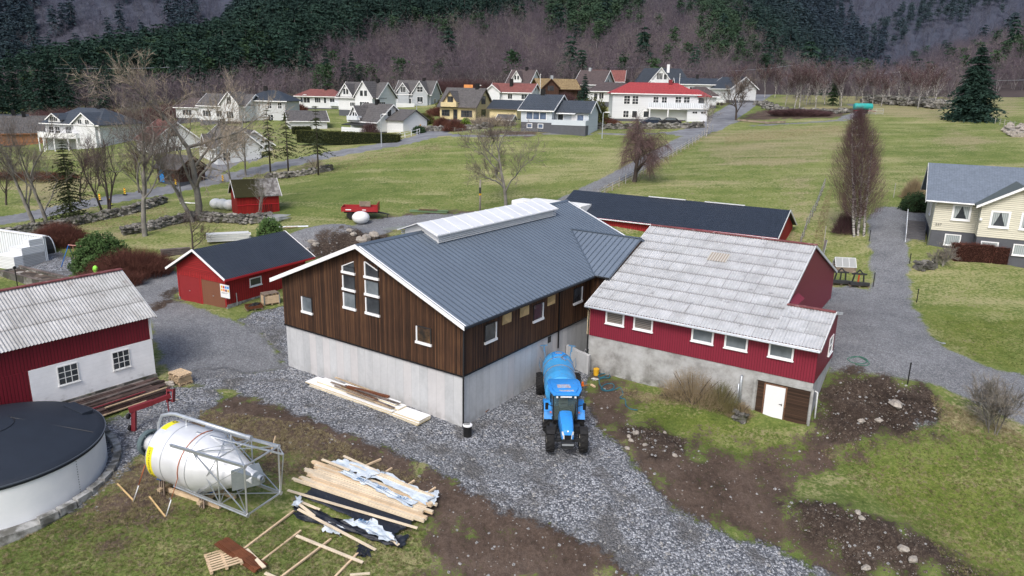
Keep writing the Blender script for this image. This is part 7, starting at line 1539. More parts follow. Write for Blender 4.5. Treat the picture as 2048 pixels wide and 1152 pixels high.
 shrub(1688, 466, 2.6, 2.2, 2.6, 'reddish brown undergrowth at the foot of the birch clump', 'twig_purple', 1800, 31)
 bare_tree(1988, 862, 3.9, 'loose pale bare shrub at the lower right edge by the track', .7, 28, twig='twig_fawn', twigs=1600, tl=.5, tw=.010, r0=.035, levels=4, stems=6, name='bare_shrub', cat='shrub', fork=.4)
 bare_tree(1874, 530, 2.3, 'small pale pruned shrub in front of the brown hedge', .9, 29, twig='twig_fawn', twigs=900, tl=.35, tw=.012, r0=.05, levels=4, stems=4, name='bare_shrub', cat='shrub')
 shrub(1826, 396, 3.2, 2.6, 2.6, 'pale upright shrub left of the cream house', 'twig_straw', 2200, 32)
 shrub(1385, 808, 4.6, 1.5, 2.5, 'wide greenish bare bush against the concrete base of the red building', 'twig_straw', 1500, 33, tw=.014, rz=-32, flat=.2)
 shrub(1440, 822, 2.6, 1.2, 2.1, 'greenish twiggy bush right beside the wide bare bush at the concrete wall', 'twig_green', 1100, 133, tw=.014, rz=-32, flat=.2)
 shrub(1480, 832, 1.6, .8, 1.0, 'low brown brush at the right end of the concrete wall bush', 'twig_straw', 900, 34, tw=.014)
 leafy_bush(207, 543, 5.0, 4.2, 3.3, 'large round evergreen rhododendron between reddish hedges', 'leaf_green', 9000, 35, .17)
 leafy_bush(541, 474, 2.6, 2.2, 1.9, 'small bright green bush behind the garage roof', 'leaf_green2', 2600, 36, .15)
 leafy_bush(1832, 420, 3.4, 2.4, 1.8, 'low dark green juniper beside the cream house', 'leaf_dark', 3500, 37, .14)
 shrub(268, 552, 7.5, 4.6, 2.7, 'wide reddish bare beech hedge right of the rhododendron', 'twig_red', 8500, 38, tw=.02, flat=.45, rz=18)
 shrub(225, 572, 6.0, 1.8, 1.6, 'low reddish hedge in front of the rhododendron', 'twig_red', 4000, 39, tw=.02, flat=.7, rz=8)
 shrub(125, 492, 7.0, 3.4, 2.6, 'dark reddish bare bushes behind the swing at the left', 'twig_red', 7000, 40, tw=.022, flat=.4, rz=-10)
 for i, (x0, x1, lb) in enumerate(((1905, 1976, 'left half of the clipped brown hedge before the cream house'), (1982, 2060, 'right half of the clipped brown hedge before the cream house'))):
  a, b_ = at(x0, 519 + 5 * i), at(x1, 523 + 7 * i); rs = np.random.RandomState(50 + i); nn = 9000; L_ = (b_ - a).length + .3; t = empty('clipped_hedge', (a + b_) / 2, lb, 'hedge', math.atan2(b_.y - a.y, b_.x - a.x))
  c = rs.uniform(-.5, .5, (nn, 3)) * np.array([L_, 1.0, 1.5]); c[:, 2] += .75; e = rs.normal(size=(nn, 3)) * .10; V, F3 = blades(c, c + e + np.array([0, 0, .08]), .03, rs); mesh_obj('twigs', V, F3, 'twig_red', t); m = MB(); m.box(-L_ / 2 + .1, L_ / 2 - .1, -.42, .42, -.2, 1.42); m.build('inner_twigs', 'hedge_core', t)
 # clipped hedges in the village
 def hedge(p0, p1, w, h, lb, mt='hedge_green', Y0=None):
  a, b_ = at(*p0), at(*p1); t = leafy_bush(0, 0, (b_ - a).length, w, h, lb, mt, int((b_ - a).length * 260), int(p0[0]), .16, 'clipped_hedge', 'hedge', True, math.degrees(math.atan2(b_.y - a.y, b_.x - a.x)), Y=100); t.location = (a + b_) / 2; return t
 hedge((598, 291), (798, 283), 1.5, 1.9, 'long clipped green hedge in front of the white gabled house')
 hedge((585, 268), (622, 266), 1.2, 1.3, 'short clipped hedge behind the thin conifers')
 leafy_bush(842, 250, 5.5, 4, 2.2, 'round olive-green bush beside the cream house', 'hedge_green', 2500, 41, .22); leafy_bush(838, 266, 2.4, 2, 1.2, 'small round green bush at the road bend', 'leaf_dark', 1200, 42, .2)
 leafy_bush(1185, 247, 6.0, 5, 4.4, 'tall rounded dark evergreen behind the pale blue-grey house', 'hedge_green', 3000, 43, .3, Y=140)
 leafy_bush(1103, 259, 3.2, 2, 1.3, 'green bush left at the terrace wall of the pale blue-grey house', 'leaf_green', 1200, 44, .2); leafy_bush(1165, 259, 3.6, 2, 1.3, 'green bush right at the terrace corner of the pale blue-grey house', 'leaf_green', 1200, 45, .2)
 leafy_bush(932, 248, 2, 1.6, 1.1, 'small bright yellow-green bush below the cream house', 'leaf_bright', 700, 46, .2)
 leafy_bush(895, 196, 5.5, 5, 3.6, 'round dark green tree behind the cream house', 'hedge_green', 2600, 47, .3, Y=182)
 for i, (x, y, w, lb) in enumerate(((826, 242, 5, 'red-brown shrub nearest the road bend'), (852, 246, 5, 'red-brown shrub right of the bend shrub'), (885, 256, 4.5, 'red-brown shrub left of the pair below the cream house'), (910, 262, 5, 'red-brown shrub right of the pair below the cream house'), (803, 262, 3.2, 'low red-brown shrub above the white road wall'))):
  shrub(x, y, w, 3.4, 2.4, lb, 'twig_red', 1800, 60 + i, tw=.05, group='red-brown garden shrubs')
 shrub(1130, 215, 9, 5, 4.0, 'tangled reddish bare shrubs below the turf-roofed house', 'twig_purple', 3000, 70, tw=.06, Y=178); shrub(1215, 252, 6.5, 2, 1.4, 'reddish hedge left of the parked cars', 'twig_red', 1500, 71, tw=.04, Y=139)
 shrub(630, 335, 4, 2, 1.8, 'thin bare bush on the road verge by the conifers', 'twig_fawn', 500, 72, tw=.02); shrub(740, 262, 5, 3, 3.0, 'dark bare shrub in front of the white gabled house', 'twig_purple', 1200, 73, tw=.04, Y=140)
 shrub(400, 265, 30, 6, 4.5, 'belt of dark purple bare brush behind the left houses', 'twig_purple', 5200, 74, tw=.10, flat=.5, Y=182); shrub(265, 300, 26, 6, 4.5, 'purple bare brush between the white villa and the red-roofed house', 'twig_purple', 4200, 75, tw=.09, flat=.5, Y=152)
 shrub(35, 360, 20, 7, 1.6, 'low red-brown scrub on the rough ground at the left edge', 'twig_red', 2500, 76, tw=.05, flat=.5); shrub(1600, 232, 14, 5, 1.5, 'dark heathery scrub below the birch wood', 'twig_purple', 3500, 77, tw=.06, flat=.6)
 for i, (x, y, Y, w, h, mt, lb) in enumerate(((760, 205, 196, 7, 3.5, 'twig_purple', 'purple bare bush between the grey house and the three-gabled house'), (960, 215, 186, 8, 4, 'twig_purple', 'bare bush left of the house with the faded red-brown roof'), (1150, 188, 200, 10, 4.5, 'twig_purple', 'bare trees left of the dark grey house'), (590, 235, 180, 7, 3, 'twig_red', 'reddish bush below the low red hipped-roof house'), (1475, 200, 195, 8, 4.5, 'twig_purple', 'dark purple brush right of the broad white gable'), (985, 262, 136, 9, 2, 'twig_fawn', 'pale tangled brush left of the tiny garden house'), (880, 225, 172, 7, 2.4, 'twig_red', 'reddish hedge behind the cream house with dark roof'), (1300, 180, 215, 30, 5, 'twig_purple', 'long purple thicket behind the upper houses'), (930, 186, 218, 34, 5, 'twig_purple', 'purple thicket between the play tower and the wood'), (190, 262, 190, 40, 5, 'twig_purple', 'purple thicket behind the white villa'))):
  shrub(x, y, w, 4, h, lb, mt, 1600 if w < 20 else 5000, 140 + i, tw=.06, flat=.5, Y=Y)
 # conifers
 conifer(145, 447, 9.5, 6.6, 'broad olive conifer standing between the bare roadside trees', 1, 'needle_olive', whorls=30, per=14, spray=12, leaf=.26, irr=.3)
 g = 'thin conifers beside the village road'
 conifer(637, 350, 9.8, 4.6, 'thin conifer with bare lower trunk, rightmost of the roadside three', 2, 'needle_olive', whorls=18, per=10, spray=9, base=.3, irr=.5, group=g, leaf=.26)
 conifer(577, 348, 9.0, 4.2, 'thin conifer in the middle of the roadside three', 3, 'needle_olive', whorls=16, per=9, spray=9, base=.3, irr=.5, group=g, leaf=.26)
 conifer(541, 345, 9.6, 5.0, 'thin conifer leftmost of the roadside three', 4, 'needle_olive', whorls=18, per=9, spray=9, base=.25, irr=.5, group=g, leaf=.28)
 big = conifer(1940, 241, 13.4, 11.0, 'huge solitary dark spruce at the top edge of the right-hand field', 5, 'needle', whorls=44, per=26, spray=14, leaf=.62, irr=.14, trunk=.3, base=.02)
 conifer(1168, 214, 8.2, 4.6, 'dense dark conifer standing right of the turf-roofed house', 6, 'needle', Y=165, whorls=26, per=12, spray=8, leaf=.4)
 conifer(1664, 222, 7.8, 3.0, 'slim bright green conifer among the birches above the field', 7, 'leaf_dark', Y=168, whorls=22, per=10, spray=7, leaf=.35)
 conifer(1502, 190, 3.6, 3.2, 'small round green conifer at the top of the uphill road', 8, 'leaf_dark', Y=205, whorls=12, per=10, spray=6, leaf=.35)
 g = 'dark spruces behind the left houses'
 ds = conifer(60, 228, 17, 8.5, 'tall dark spruce second from the left of the left group', 9, 'needle', Y=205, whorls=30, per=13, spray=9, leaf=.6, group=g)
 for i, (x, Y, s_, lb) in enumerate(((5, 207, 1.15, 'dark spruce at the very left edge of the photo'), (35, 214, 1.1, 'dark spruce behind the gap of the left pair'), (88, 203, 1.2, 'dark spruce in the middle of the left group'), (112, 206, 1.15, 'broad dark spruce right of the middle of the left group'), (138, 204, .95, 'dark spruce at the right end of the left group'), (228, 232, .9, 'lone dark spruce right of the left group among bare brush'), (172, 235, 1.0, 'olive-dark spruce between the left group and the lone one'))):
  copy_plant(ds, x, 228, lb, Y, s_, i * 1.1)
 g = 'dark spruces at the forest edge above the low red-roofed house'
 for i, (x, Y, s_, lb) in enumerate(((655, 236, .95, 'dark spruce above the low red-roofed house'), (690, 240, .75, 'small dark spruce right of the one above the red hipped roof'), (705, 238, .85, 'dark spruce above the three-gabled house'), (722, 240, .6, 'smallest dark spruce above the three-gabled house'))):
  c = copy_plant(ds, x, 190, lb, Y, s_, i * 1.7); c['group'] = g
twg = NB('twig_wp'); twg.done(twg.ramp(twg.noise(.9, 4), [(.3, (.105, .065, .065)), (.7, (.175, .12, .115))]), .9, 0, .1)
twg = NB('leaf_green2'); twg.done(twg.ramp(twg.noise(.9, 4), [(.3, (.05, .10, .03)), (.7, (.14, .24, .07))]), .6, 0, .2)
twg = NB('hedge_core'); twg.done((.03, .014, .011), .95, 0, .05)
plants()
# ---------------------------------------------------------------- the woods on the slopes: each kind is one stand, grown from a few tree shapes
def tree_proto(kind, seed):
 rs = np.random.RandomState(seed)
 if kind in ('spruce', 'pine'):
  if kind == 'spruce': V, F3 = spruce_geo(rs, 1.0, .36, whorls=16, per=8, spray=4, leaf=.075, irr=.25, droop=.5)
  else:
   P = [];
   for k in range(16):
    a = rs.uniform(0, 6.28); r = rs.uniform(0, .2); z = rs.uniform(.38, .95); c = np.array([math.cos(a) * r * (1.3 - z), math.sin(a) * r * (1.3 - z), z]); P.append(c + rs.normal(size=(22, 3)) * np.array([.075, .075, .035]))
   P = np.concatenate(P); D = rs.normal(size=P.shape); D[:, 2] = np.abs(D[:, 2]) * .3; D /= np.linalg.norm(D, axis=1)[:, None]; V, F3 = blades(P, P + D * .075, .05, rs)
  m = MB(); m.tube([(0, 0, -.08), (0, 0, .9)], [.012, .004], 4, cap=False); tv, tf = np.array(m.v), m.f; tf = np.array(tf); T3 = np.concatenate([tf[:, [0, 1, 2]], tf[:, [0, 2, 3]]])
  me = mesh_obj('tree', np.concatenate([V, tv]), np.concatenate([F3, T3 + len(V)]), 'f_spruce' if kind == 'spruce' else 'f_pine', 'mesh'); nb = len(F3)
 else:
  sk = grow(rs, 1.0, .75, 4, .012, nb=(3, 4), up=.6, fork=.4, first=.3); top = max(s_[0][:, 2].max() for s_ in sk); sk = [(a / top, b, c) for a, b, c in sk]
  V1, F1 = tubes(sk, lambda lv: lv < 2, sides=lambda lv: 3, minr=.002); F1 = np.array(F1); T1 = np.concatenate([F1[:, [0, 1, 2]], F1[:, [0, 2, 3]]])
  ends = [s_ for s_ in sk if s_[2] >= 2]; nn = 420; ii = rs.randint(0, len(ends), nn); P = np.array([ends[i][0][rs.randint(0, len(ends[i][0]))] for i in ii]); D = rs.normal(size=P.shape) * .8; D[:, 2] += .8; D /= np.linalg.norm(D, axis=1)[:, None]
  V, F3 = blades(P, P + D * .10 * rs.uniform(.5, 1.3, nn)[:, None], .0075, rs)
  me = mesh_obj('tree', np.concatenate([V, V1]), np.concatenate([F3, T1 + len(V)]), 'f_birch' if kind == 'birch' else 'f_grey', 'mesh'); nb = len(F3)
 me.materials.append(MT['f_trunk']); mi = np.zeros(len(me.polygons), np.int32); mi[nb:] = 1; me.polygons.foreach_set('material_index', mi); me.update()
 return bpy.data.objects.new('tree', me)
def stand(name, label, cat, pts, hs, protos):
 pc = bpy.data.collections.new(name + '_kinds'); [pc.objects.link(o) for o in protos]
 me = bpy.data.meshes.new(name); me.vertices.add(len(pts)); me.vertices.foreach_set('co', np.asarray(pts, np.float32).ravel())
 a = me.attributes.new('tall', 'FLOAT', 'POINT'); a.data.foreach_set('value', np.asarray(hs, np.float32)); rs = np.random.RandomState(len(pts))
 a = me.attributes.new('which', 'INT', 'POINT'); a.data.foreach_set('value', rs.randint(0, len(protos), len(pts)).astype(np.int32)); a = me.attributes.new('turn', 'FLOAT_VECTOR', 'POINT')
 tv = np.zeros((len(pts), 3), np.float32); tv[:, 2] = rs.uniform(0, 6.28, len(pts)); tv[:, 0] = rs.normal(size=len(pts)) * .04; a.data.foreach_set('vector', tv.ravel())
 o = bpy.data.objects.new(name, me); COL.objects.link(o); tag(o, label, cat, kind='stuff')
 ng = bpy.data.node_groups.new(name, 'GeometryNodeTree'); ng.interface.new_socket('Geometry', in_out='INPUT', socket_type='NodeSocketGeometry'); ng.interface.new_socket('Geometry', in_out='OUTPUT', socket_type='NodeSocketGeometry')
 N = ng.nodes; gi, go = N.new('NodeGroupInput'), N.new('NodeGroupOutput'); ci = N.new('GeometryNodeCollectionInfo'); ci.inputs['Collection'].default_value = pc; ci.inputs['Separate Children'].default_value = True; ci.inputs['Reset Children'].default_value = True
 ip = N.new('GeometryNodeInstanceOnPoints'); ip.inputs['Pick Instance'].default_value = True
 def at_(nm, ty): x = N.new('GeometryNodeInputNamedAttribute'); x.data_type = ty; x.inputs['Name'].default_value = nm; return x.outputs[0]
 L_ = ng.links.new; L_(gi.outputs[0], ip.inputs['Points']); L_(ci.outputs[0], ip.inputs['Instance']); L_(at_('which', 'INT'), ip.inputs['Instance Index']); L_(at_('turn', 'FLOAT_VECTOR'), ip.inputs['Rotation']); L_(at_('tall', 'FLOAT'), ip.inputs['Scale']); L_(ip.outputs[0], go.inputs[0])
 md = o.modifiers.new('stand', 'NODES'); md.node_group = ng; return o
def inside(px, py, pl):
 ins = np.zeros(px.shape, bool); n = len(pl)
 for i in range(n):
  ax, ay = pl[i]; bx, by = pl[(i + 1) % n]; c = ((ay > py) != (by > py)) & (px < (bx - ax) * (py - ay) / ((by - ay) + (1e-9 if by == ay else 0)) + ax); ins ^= c
 return ins
def projv(P):
 x, y, z = P[:, 0], P[:, 1], P[:, 2] - CH; f_ = y * math.cos(PITCH) - z * math.sin(PITCH); up = y * math.sin(PITCH) + z * math.cos(PITCH); a = F * x / f_; b = -F * up / f_; c, s = math.cos(ROLL), math.sin(ROLL)
 return 1024 + c * a - s * b, 576 + s * a + c * b
def woods():
 rs = np.random.RandomState(4); X, Y = [], []; y = 158.
 while y < 2300:
  st = 4.1 * (1 + max(0, y - 260) / 420.) if y < 700 else 10 + (y - 700) / 130.; xm = y * .84; n = int(2 * xm / st); X.append(np.linspace(-xm, xm, n) + rs.uniform(-.45, .45, n) * st); Y.append(y + rs.uniform(-.45, .45, n) * st); y += st
 X, Y = np.concatenate(X), np.concatenate(Y); Z = hgt(X, Y); P = np.stack([X, Y, Z], 1); px, py = projv(P)
 # where the woods begin, as a distance for each direction
 start = np.interp(px, [-200, 0, 150, 300, 600, 700, 900, 1100, 1240, 1300, 1460, 1500, 1560, 1600, 1700, 1760, 1900, 2000, 2048, 2300], [225, 225, 205, 202, 208, 224, 226, 226, 232, 230, 212, 232, 232, 166, 166, 160, 158, 165, 168, 168])
 ok = (Y > start + rs.uniform(0, 8, len(Y))) & ~inside(px, py, [(1900, 190), (2100, 180), (2100, 260), (1980, 250)]) & ~inside(px, py, [(1690, 205), (1770, 205), (1780, 240), (1690, 240)]) & ~inside(px, py, [(1470, 178), (1560, 176), (1560, 210), (1440, 240)])
 th = (Y < 233) & (px > 1560) & (rs.uniform(size=len(Y)) > .42); ok &= ~th; ok &= ~((Y > 700) & (px > 640) & (px < 1560)) & (px > -350) & (px < 2400) & (py > -160)
 P, X, Y, px, py = P[ok], X[ok], Y[ok], px[ok], py[ok]; jx = px + rs.normal(size=len(px)) * 16; jy = py + rs.normal(size=len(px)) * 8; u = rs.uniform(size=len(px))
 near = Y < 640
 S1 = inside(jx, jy, [(-400, 165), (120, 150), (250, 95), (430, 20), (560, -200), (1040, -200), (1050, 35), (960, 62), (740, 82), (670, 100), (610, 128), (606, 186), (150, 186), (-400, 196)])
 S2 = inside(jx, jy, [(1470, -200), (1680, -200), (1690, 60), (1760, 132), (1640, 138), (1560, 122), (1500, 70)])
 Pn = inside(jx, jy, [(1075, -60), (1250, -60), (1280, 40), (1180, 92), (1100, 75)]) | inside(jx, jy, [(1400, 20), (1460, 20), (1478, 150), (1420, 150)]) | inside(jx, jy, [(1690, 118), (1780, 62), (1930, -40), (2100, -40), (2000, 22), (1860, 62), (1740, 120)]) | inside(jx, jy, [(560, 40), (760, 30), (740, 80), (600, 90)])
 Pn2 = inside(jx, jy, [(-100, 110), (280, 75), (520, 110), (600, 160), (120, 170), (-100, 180)])
 far = ~near
 sp = (S1 & near & (u < .84) & ~(Pn2 & (u < .45))) | (S2 & (u < .95)) | (far & (px < 70) & (u < .75)) | (far & (px < 420) & (u < .10)) | (near & (u > .985))
 pi = (~sp & ((S1 & near & (u < .93)) | (Pn & (u < .8)) | (S1 & Pn2 & near))) | (~sp & near & (u > .96))
 bi = ~sp & ~pi
 H = np.where(near, 1, 1.35) * (1 + np.clip((Y - 300) / 1500, 0, .8))
 gr = bi & (rs.uniform(size=len(u)) < .16); bi &= ~gr
 for m_, kind, nm, lb, h0, h1_, k in ((sp, 'spruce', 'spruce_wood', 'dark green spruce wood covering the mountain slope', 11, 17, 5), (pi, 'pine', 'pine_wood', 'lighter green pines scattered over the mountain slope', 9, 13, 4), (bi, 'birch', 'birch_wood', 'purple-brown leafless birch wood on the mountain slope', 7.5, 11.5, 6), (gr, 'grey', 'grey_birch_wood', 'paler grey leafless trees scattered in the birch wood', 8.5, 12.5, 4)):
  q = P[m_]; hh = rs.uniform(h0, h1_, len(q)) * H[m_]; stand(nm, lb, 'wood', q, hh, [tree_proto(kind, 100 + i * 7 + len(nm)) for i in range(k)])
 # birches one can tell apart along the lower edge of the wood
 proto = None; g = 'pale-stemmed birches along the edge of the wood'
 E_ = [(1478,196),(1530,186),(1548,205),(1570,214),(1590,208),(1612,217),(1632,212),(1648,220),(1682,214),(1745,205),(1762,212),(1790,222),(1812,226),(1835,222),(1850,230),(1868,231),(1726,196),(1600,200)]
 for i, (x, y_) in enumerate(E_):
  side = 'white-stemmed birch on the wood edge, ' + ('first' if i == 0 else '') ; wh = ['above the uphill road bend', 'at the very top of the uphill road', 'right of the uphill road top', 'leftmost behind the dark heathery scrub', 'second behind the dark heathery scrub', 'third behind the dark heathery scrub', 'left of the slim green conifer', 'just left of the slim green conifer', 'just right of the slim green conifer', 'behind the teal tank trailer', 'right of the teal tank trailer', 'leftmost among the mossy boulders', 'second among the mossy boulders', 'third among the mossy boulders', 'second left of the huge solitary spruce', 'just left of the huge solitary spruce', 'left behind the teal tank trailer', 'tall one behind the heathery scrub'][i]
  lb = 'white-stemmed bare birch ' + wh
  if proto is None:
   proto = bare_tree(x, y_, 9.0, lb, .55, 90, bark='birch_bark', twig='twig_purple', twigs=2200, tl=.8, tw=.035, r0=.11, levels=4, name='birch_tree', group=g, up=.5, first=.4, Y=178)
  else: copy_plant(proto, x, y_, lb, 160 + (i * 7) % 13 if i > 2 else 200, .8 + .35 * ((i * 37) % 10) / 10, i * .8)
woods()
# ---------------------------------------------------------------- the rest of the place
def G(px, py, Y=None):
 p = at(px, py) if Y is None else Vector((atY(px, py, Y).x, Y, 0)); p.z = h1(p.x, p.y); return p
def red_trailer():
 p = G(722, 436); t = empty('farm_trailer', p, 'dark red tipping farm trailer with low sides parked on the grass behind the barn', 'trailer', R(4))
 m = MB(); m.box(-1.9, 1.9, -.95, .95, .85, .95); b = m.build('load_bed', 'old_wood', t)
 m = MB(); m.box(-1.95, 1.95, -1.0, -.94, .85, 1.35); [m.box(x - .04, x + .04, -1.04, -1.0, .8, 1.38) for x in (-1.9, 0, 1.9)]; m.box(-1.95, 1.95, .94, 1.0, .85, 1.35); m.box(1.9, 1.98, -1, 1, .85, 1.75); m.box(-1.98, -1.92, -1, 1, .85, 1.35); m.build('side_panel', 'red_trailer', t)
 m = MB(); m.box(-.2, 1.0, .6, .7, 1.2, 1.75); m.build('loose_board', 'old_wood', t)
 m = MB(); m.box(-1.8, 1.8, -.4, -.3, .6, .85); m.box(-1.8, 1.8, .3, .4, .6, .85); m.bar((1.8, -.3, .7), (3.1, 0, .45), .1); m.bar((1.8, .3, .7), (3.1, 0, .45), .1); m.bar((2.9, 0, .45), (2.9, 0, 0), .08); m.build('chassis', 'dark_steel', t)
 for x in (-1.0, .0):
  for y in (-.8, .8):
   m = MB(); m.lathe([(.18, -.13), (.38, -.15), (.42, -.08), (.42, .08), (.38, .15), (.18, .13)], 20, (0, 1, 0), (x, y, .42)); w_ = m.build('wheel', 'rubber', t, True); m = MB(); m.lathe([(.02, -.12), (.19, -.1), (.19, .1), (.02, .12)], 16, (0, 1, 0), (x, y, .42)); m.build('rim', 'hub', w_)
 m = MB(); m.box(-1.5, -.9, -1.006, -1.001, 1.02, 1.12); m.box(.3, .7, -1.006, -1.001, 1.02, 1.1); m.build('lettering', 'white', t)
red_trailer()
def bale(px, py, r, label, rz=0, sq=.8, group=None):
 p = G(px, py); t = MB(); t.ball((0, 0, r * sq * .96), r, r * .95, r * sq, 20, 12, .02); o = t.build('wrapped_bale', 'bale_wrap', None, 'all'); o.location = p; o.rotation_euler = (0, 0, rz); tag(o, label, 'bale', group)
bale(722, 447, .95, 'white wrapped hay bale on the track in front of the red trailer', 0, .72)
for px, py, lb in ((433, 417, 'leftmost white wrapped bale behind the small red shed'), (446, 418, 'middle white wrapped bale behind the small red shed'), (460, 420, 'white wrapped bale nearest the wall of the small red shed')): bale(px, py, .72, lb, 0, .85, 'wrapped bales by the red shed')
def truck():
 p = G(1100, 415, 79); t = empty('white_trailer', Vector((p.x, p.y, p.z)), 'long low white vehicle half hidden behind the barn ridge', 'vehicle', R(-33));
 m = MB(); m.box(-2.6, 4.4, -1.2, 1.2, .5, 1.75); m.build('box_body', 'white_old', t, bevel=.04); m = MB(); m.box(-4.3, -2.75, -1.15, 1.15, .4, 1.6); c = m.build('cab', 'white', t, bevel=.15)
 m = MB(); m.box(-4.33, -4.3, -1.0, 1.0, 1.0, 1.45); m.build('windscreen', 'glass_dark', c); m = MB(); m.box(-4.2, 4.3, -.9, .9, .35, .5); m.build('chassis', 'dark_steel', t)
 for x in (-3.5, 1.8, 3.1):
  for y in (-1.0, 1.0): m = MB(); m.lathe([(.2, -.15), (.38, -.15), (.4, 0), (.38, .15), (.2, .15)], 20, (0, 1, 0), (x, y, .4)); m.build('wheel', 'rubber', t, True)
truck()
def pole(px, py, h, r, label, name='utility_pole', arm=True, mt='post', Y=None, cat='pole', group=None, band=False):
 p = G(px, py, Y); t = empty(name, p, label, cat, 0, group); m = MB(); m.tube([(0, 0, -.5), (0, 0, h)], [r, r * .75], 8); m.build('post', mt, t, 'all')
 if arm:
  m = MB(); m.bar((-1.0, 0, h - .3), (1.0, 0, h - .3), .1, .12); m.build('crossarm', mt, t); m = MB(); [m.lathe([(.05, h - .24), (.07, h - .12), (.03, h - .05)], 8, (0, 0, 1), (x, 0, 0)) for x in (-.9, 0, .9)]; m.build('insulator', 'galv', t)
 if band:
  m = MB(); m.lathe([(r * 1.15, h * .55), (r * 1.15, h * .6)], 8); m.build('yellow_band', 'yellow', t); m = MB(); m.box(-.12, .12, -.25, -.1, h * .62, h * .78); m.build('fuse_box', 'dark_steel', t)
 return t
pole(960, 428, 3.9, .12, 'short grey utility pole with a yellow band behind the barn roof', arm=False, band=True)
pw = [(-60, 235, 128), (478, 262, 125), (637, 290, 117), (1302, 262, 133), (1584, 250, 130), (1810, 240, 142), (2110, 235, 155)]
def power():
 tops = []; lbs = ['at the left edge above the dark spruces', 'left of the pair above the village', 'right of the pair above the village', 'behind the big dark-roofed house', 'above the birch wood right of the road', 'beside the huge solitary spruce', 'beyond the right edge']
 for i, (px, Y, row) in enumerate(pw):
  top = atY(px, row, Y); g = h1(top.x, top.y); h = max(8.0, top.z - g); t = empty('power_pole', (top.x, top.y, top.z - h), 'wooden power pole ' + lbs[i], 'power pole'); m = MB()
  m.tube([(0, 0, -2), (0, 0, h)], [.16, .12], 8); m.build('post', 'post', t); m = MB(); m.bar((-1.6, 0, h - .3), (1.6, 0, h - .3), .14, .14); m.build('crossarm', 'post', t); tops.append(Vector((top.x, top.y, top.z - .1)))
 for dx, lb in ((-1.5, 'left'), (1.5, 'right')):
  m = MB(); o = tops[0];
  for a, b_ in zip(tops, tops[1:]): m.tube([a.lerp(b_, k / 12) - o + Vector((0, dx * .4, -3.2 * 4 * (k / 12) * (1 - k / 12) * .5)) for k in range(13)], .035, 3)
  ob = m.build('power_line', 'galv_pipe', None, fix=False); ob.location = o; tag(ob, ('nearer' if dx < 0 else 'farther') + ' power line wire strung across the foot of the wooded slope', 'power line')
power()
def street_lamp(px, py, top, label, Y=None):
 p = G(px, py, Y); h = atY(px, top, p.y).z - p.z; t = empty('street_lamp', p, label, 'street lamp', 0, 'street lamps in the village'); m = MB(); m.tube([(0, 0, -.3), (0, 0, h - .1), (.1, 0, h), (.5, -.2, h + .05)], [.09, .06, .05, .04], 8); m.build('post', 'galv_pipe', t); m = MB(); m.box(.3, 1.0, -.35, -.05, h, h + .14); m.build('lamp_head', 'trim_white', t)
for a in ((763, 293, 229, 'street lamp in front of the clipped hedge'), (834, 258, 205, 'street lamp at the road bend above the red shrubs'), (607, 226, 190, 'street lamp before the low red hipped-roof house'), (955, 200, 171, 'street lamp right of the orange play tower'), (1204, 277, 225, 'plain lamp post on the lawn right of the pale blue-grey house')): street_lamp(*a)
for px, py, top, lb in ((1080, 188, 149, 'white flagpole left of the turf-roofed house'), (1357, 190, 148, 'white flagpole in front of the big dark roof')):
 p = G(px, py, 180); hh = atY(px, top, 180).z - p.z; m = MB(); m.tube([(0, 0, -.5), (0, 0, hh)], [.09, .05], 8); m.ball((0, 0, hh), .12); o = m.build('flagpole', 'white', None); o.location = p; tag(o, lb, 'flagpole')
def car(px, py, Y, rz, mt, label):
 p = G(px, py, Y); t = empty('parked_car', p + Vector((0, 0, .02)), label, 'car', R(rz), 'cars in front of the big red-roofed house'); m = MB(); S_ = [(-2.15, .45), (-2.1, .85), (-1.6, 1.02), (-1.1, 1.42), (.5, 1.48), (1.2, 1.05), (2.0, .88), (2.15, .5), (2.0, .3), (-2.0, .3)]
 m.prism([(x, -.85, z) for x, z in S_], (0, 1.7, 0)); m.build('body', mt, t, bevel=.06)
 m = MB(); m.prism([(-1.15, -.87, 1.05), (-.95, -.87, 1.36), (.45, -.87, 1.40), (.95, -.87, 1.05)], (0, .02, 0)); m.prism([(-1.15, .86, 1.05), (-.95, .86, 1.36), (.45, .86, 1.40), (.95, .86, 1.05)], (0, .02, 0)); m.build('side_window', 'glass_pale', t)
 for x in (-1.35, 1.35):
  for y in (-.82, .82): m = MB(); m.lathe([(.02, -.1), (.2, -.11), (.31, -.1), (.33, 0), (.31, .1), (.02, .1)], 16, (0, 1, 0), (x, y, .33)); m.build('wheel', 'rubber', t, True)
 m = MB(); m.box(2.08, 2.16, -.75, -.45, .6, .75); m.build('headlight', 'headlamp', t); m = MB(); m.box(-2.16, -2.1, -.78, -.5, .75, .9); m.build('tail_light', 'bright_red', t)
car(1304, 245, 138.5, 190, 'dark_car', 'dark small car left of the two before the red-roofed house'); car(1339, 246, 138, 172, 'black_car', 'black estate car right of the two before the red-roofed house')
def van_trailer():
 p = G(1438, 208, 172); t = empty('boat_trailer', p, 'small white trailer under the carport by the uphill road', 'trailer'); m = MB(); m.box(-1.4, 1.4, -.6, .6, .5, 1.1); m.build('body', 'white_old', t, bevel=.1); m = MB(); [m.lathe([(.05, -.1), (.3, -.1), (.3, .1), (.05, .1)], 12, (0, 1, 0), (x, -.6, .3)) for x in (-.4, .4)]; m.build('wheel', 'rubber', t)
van_trailer()
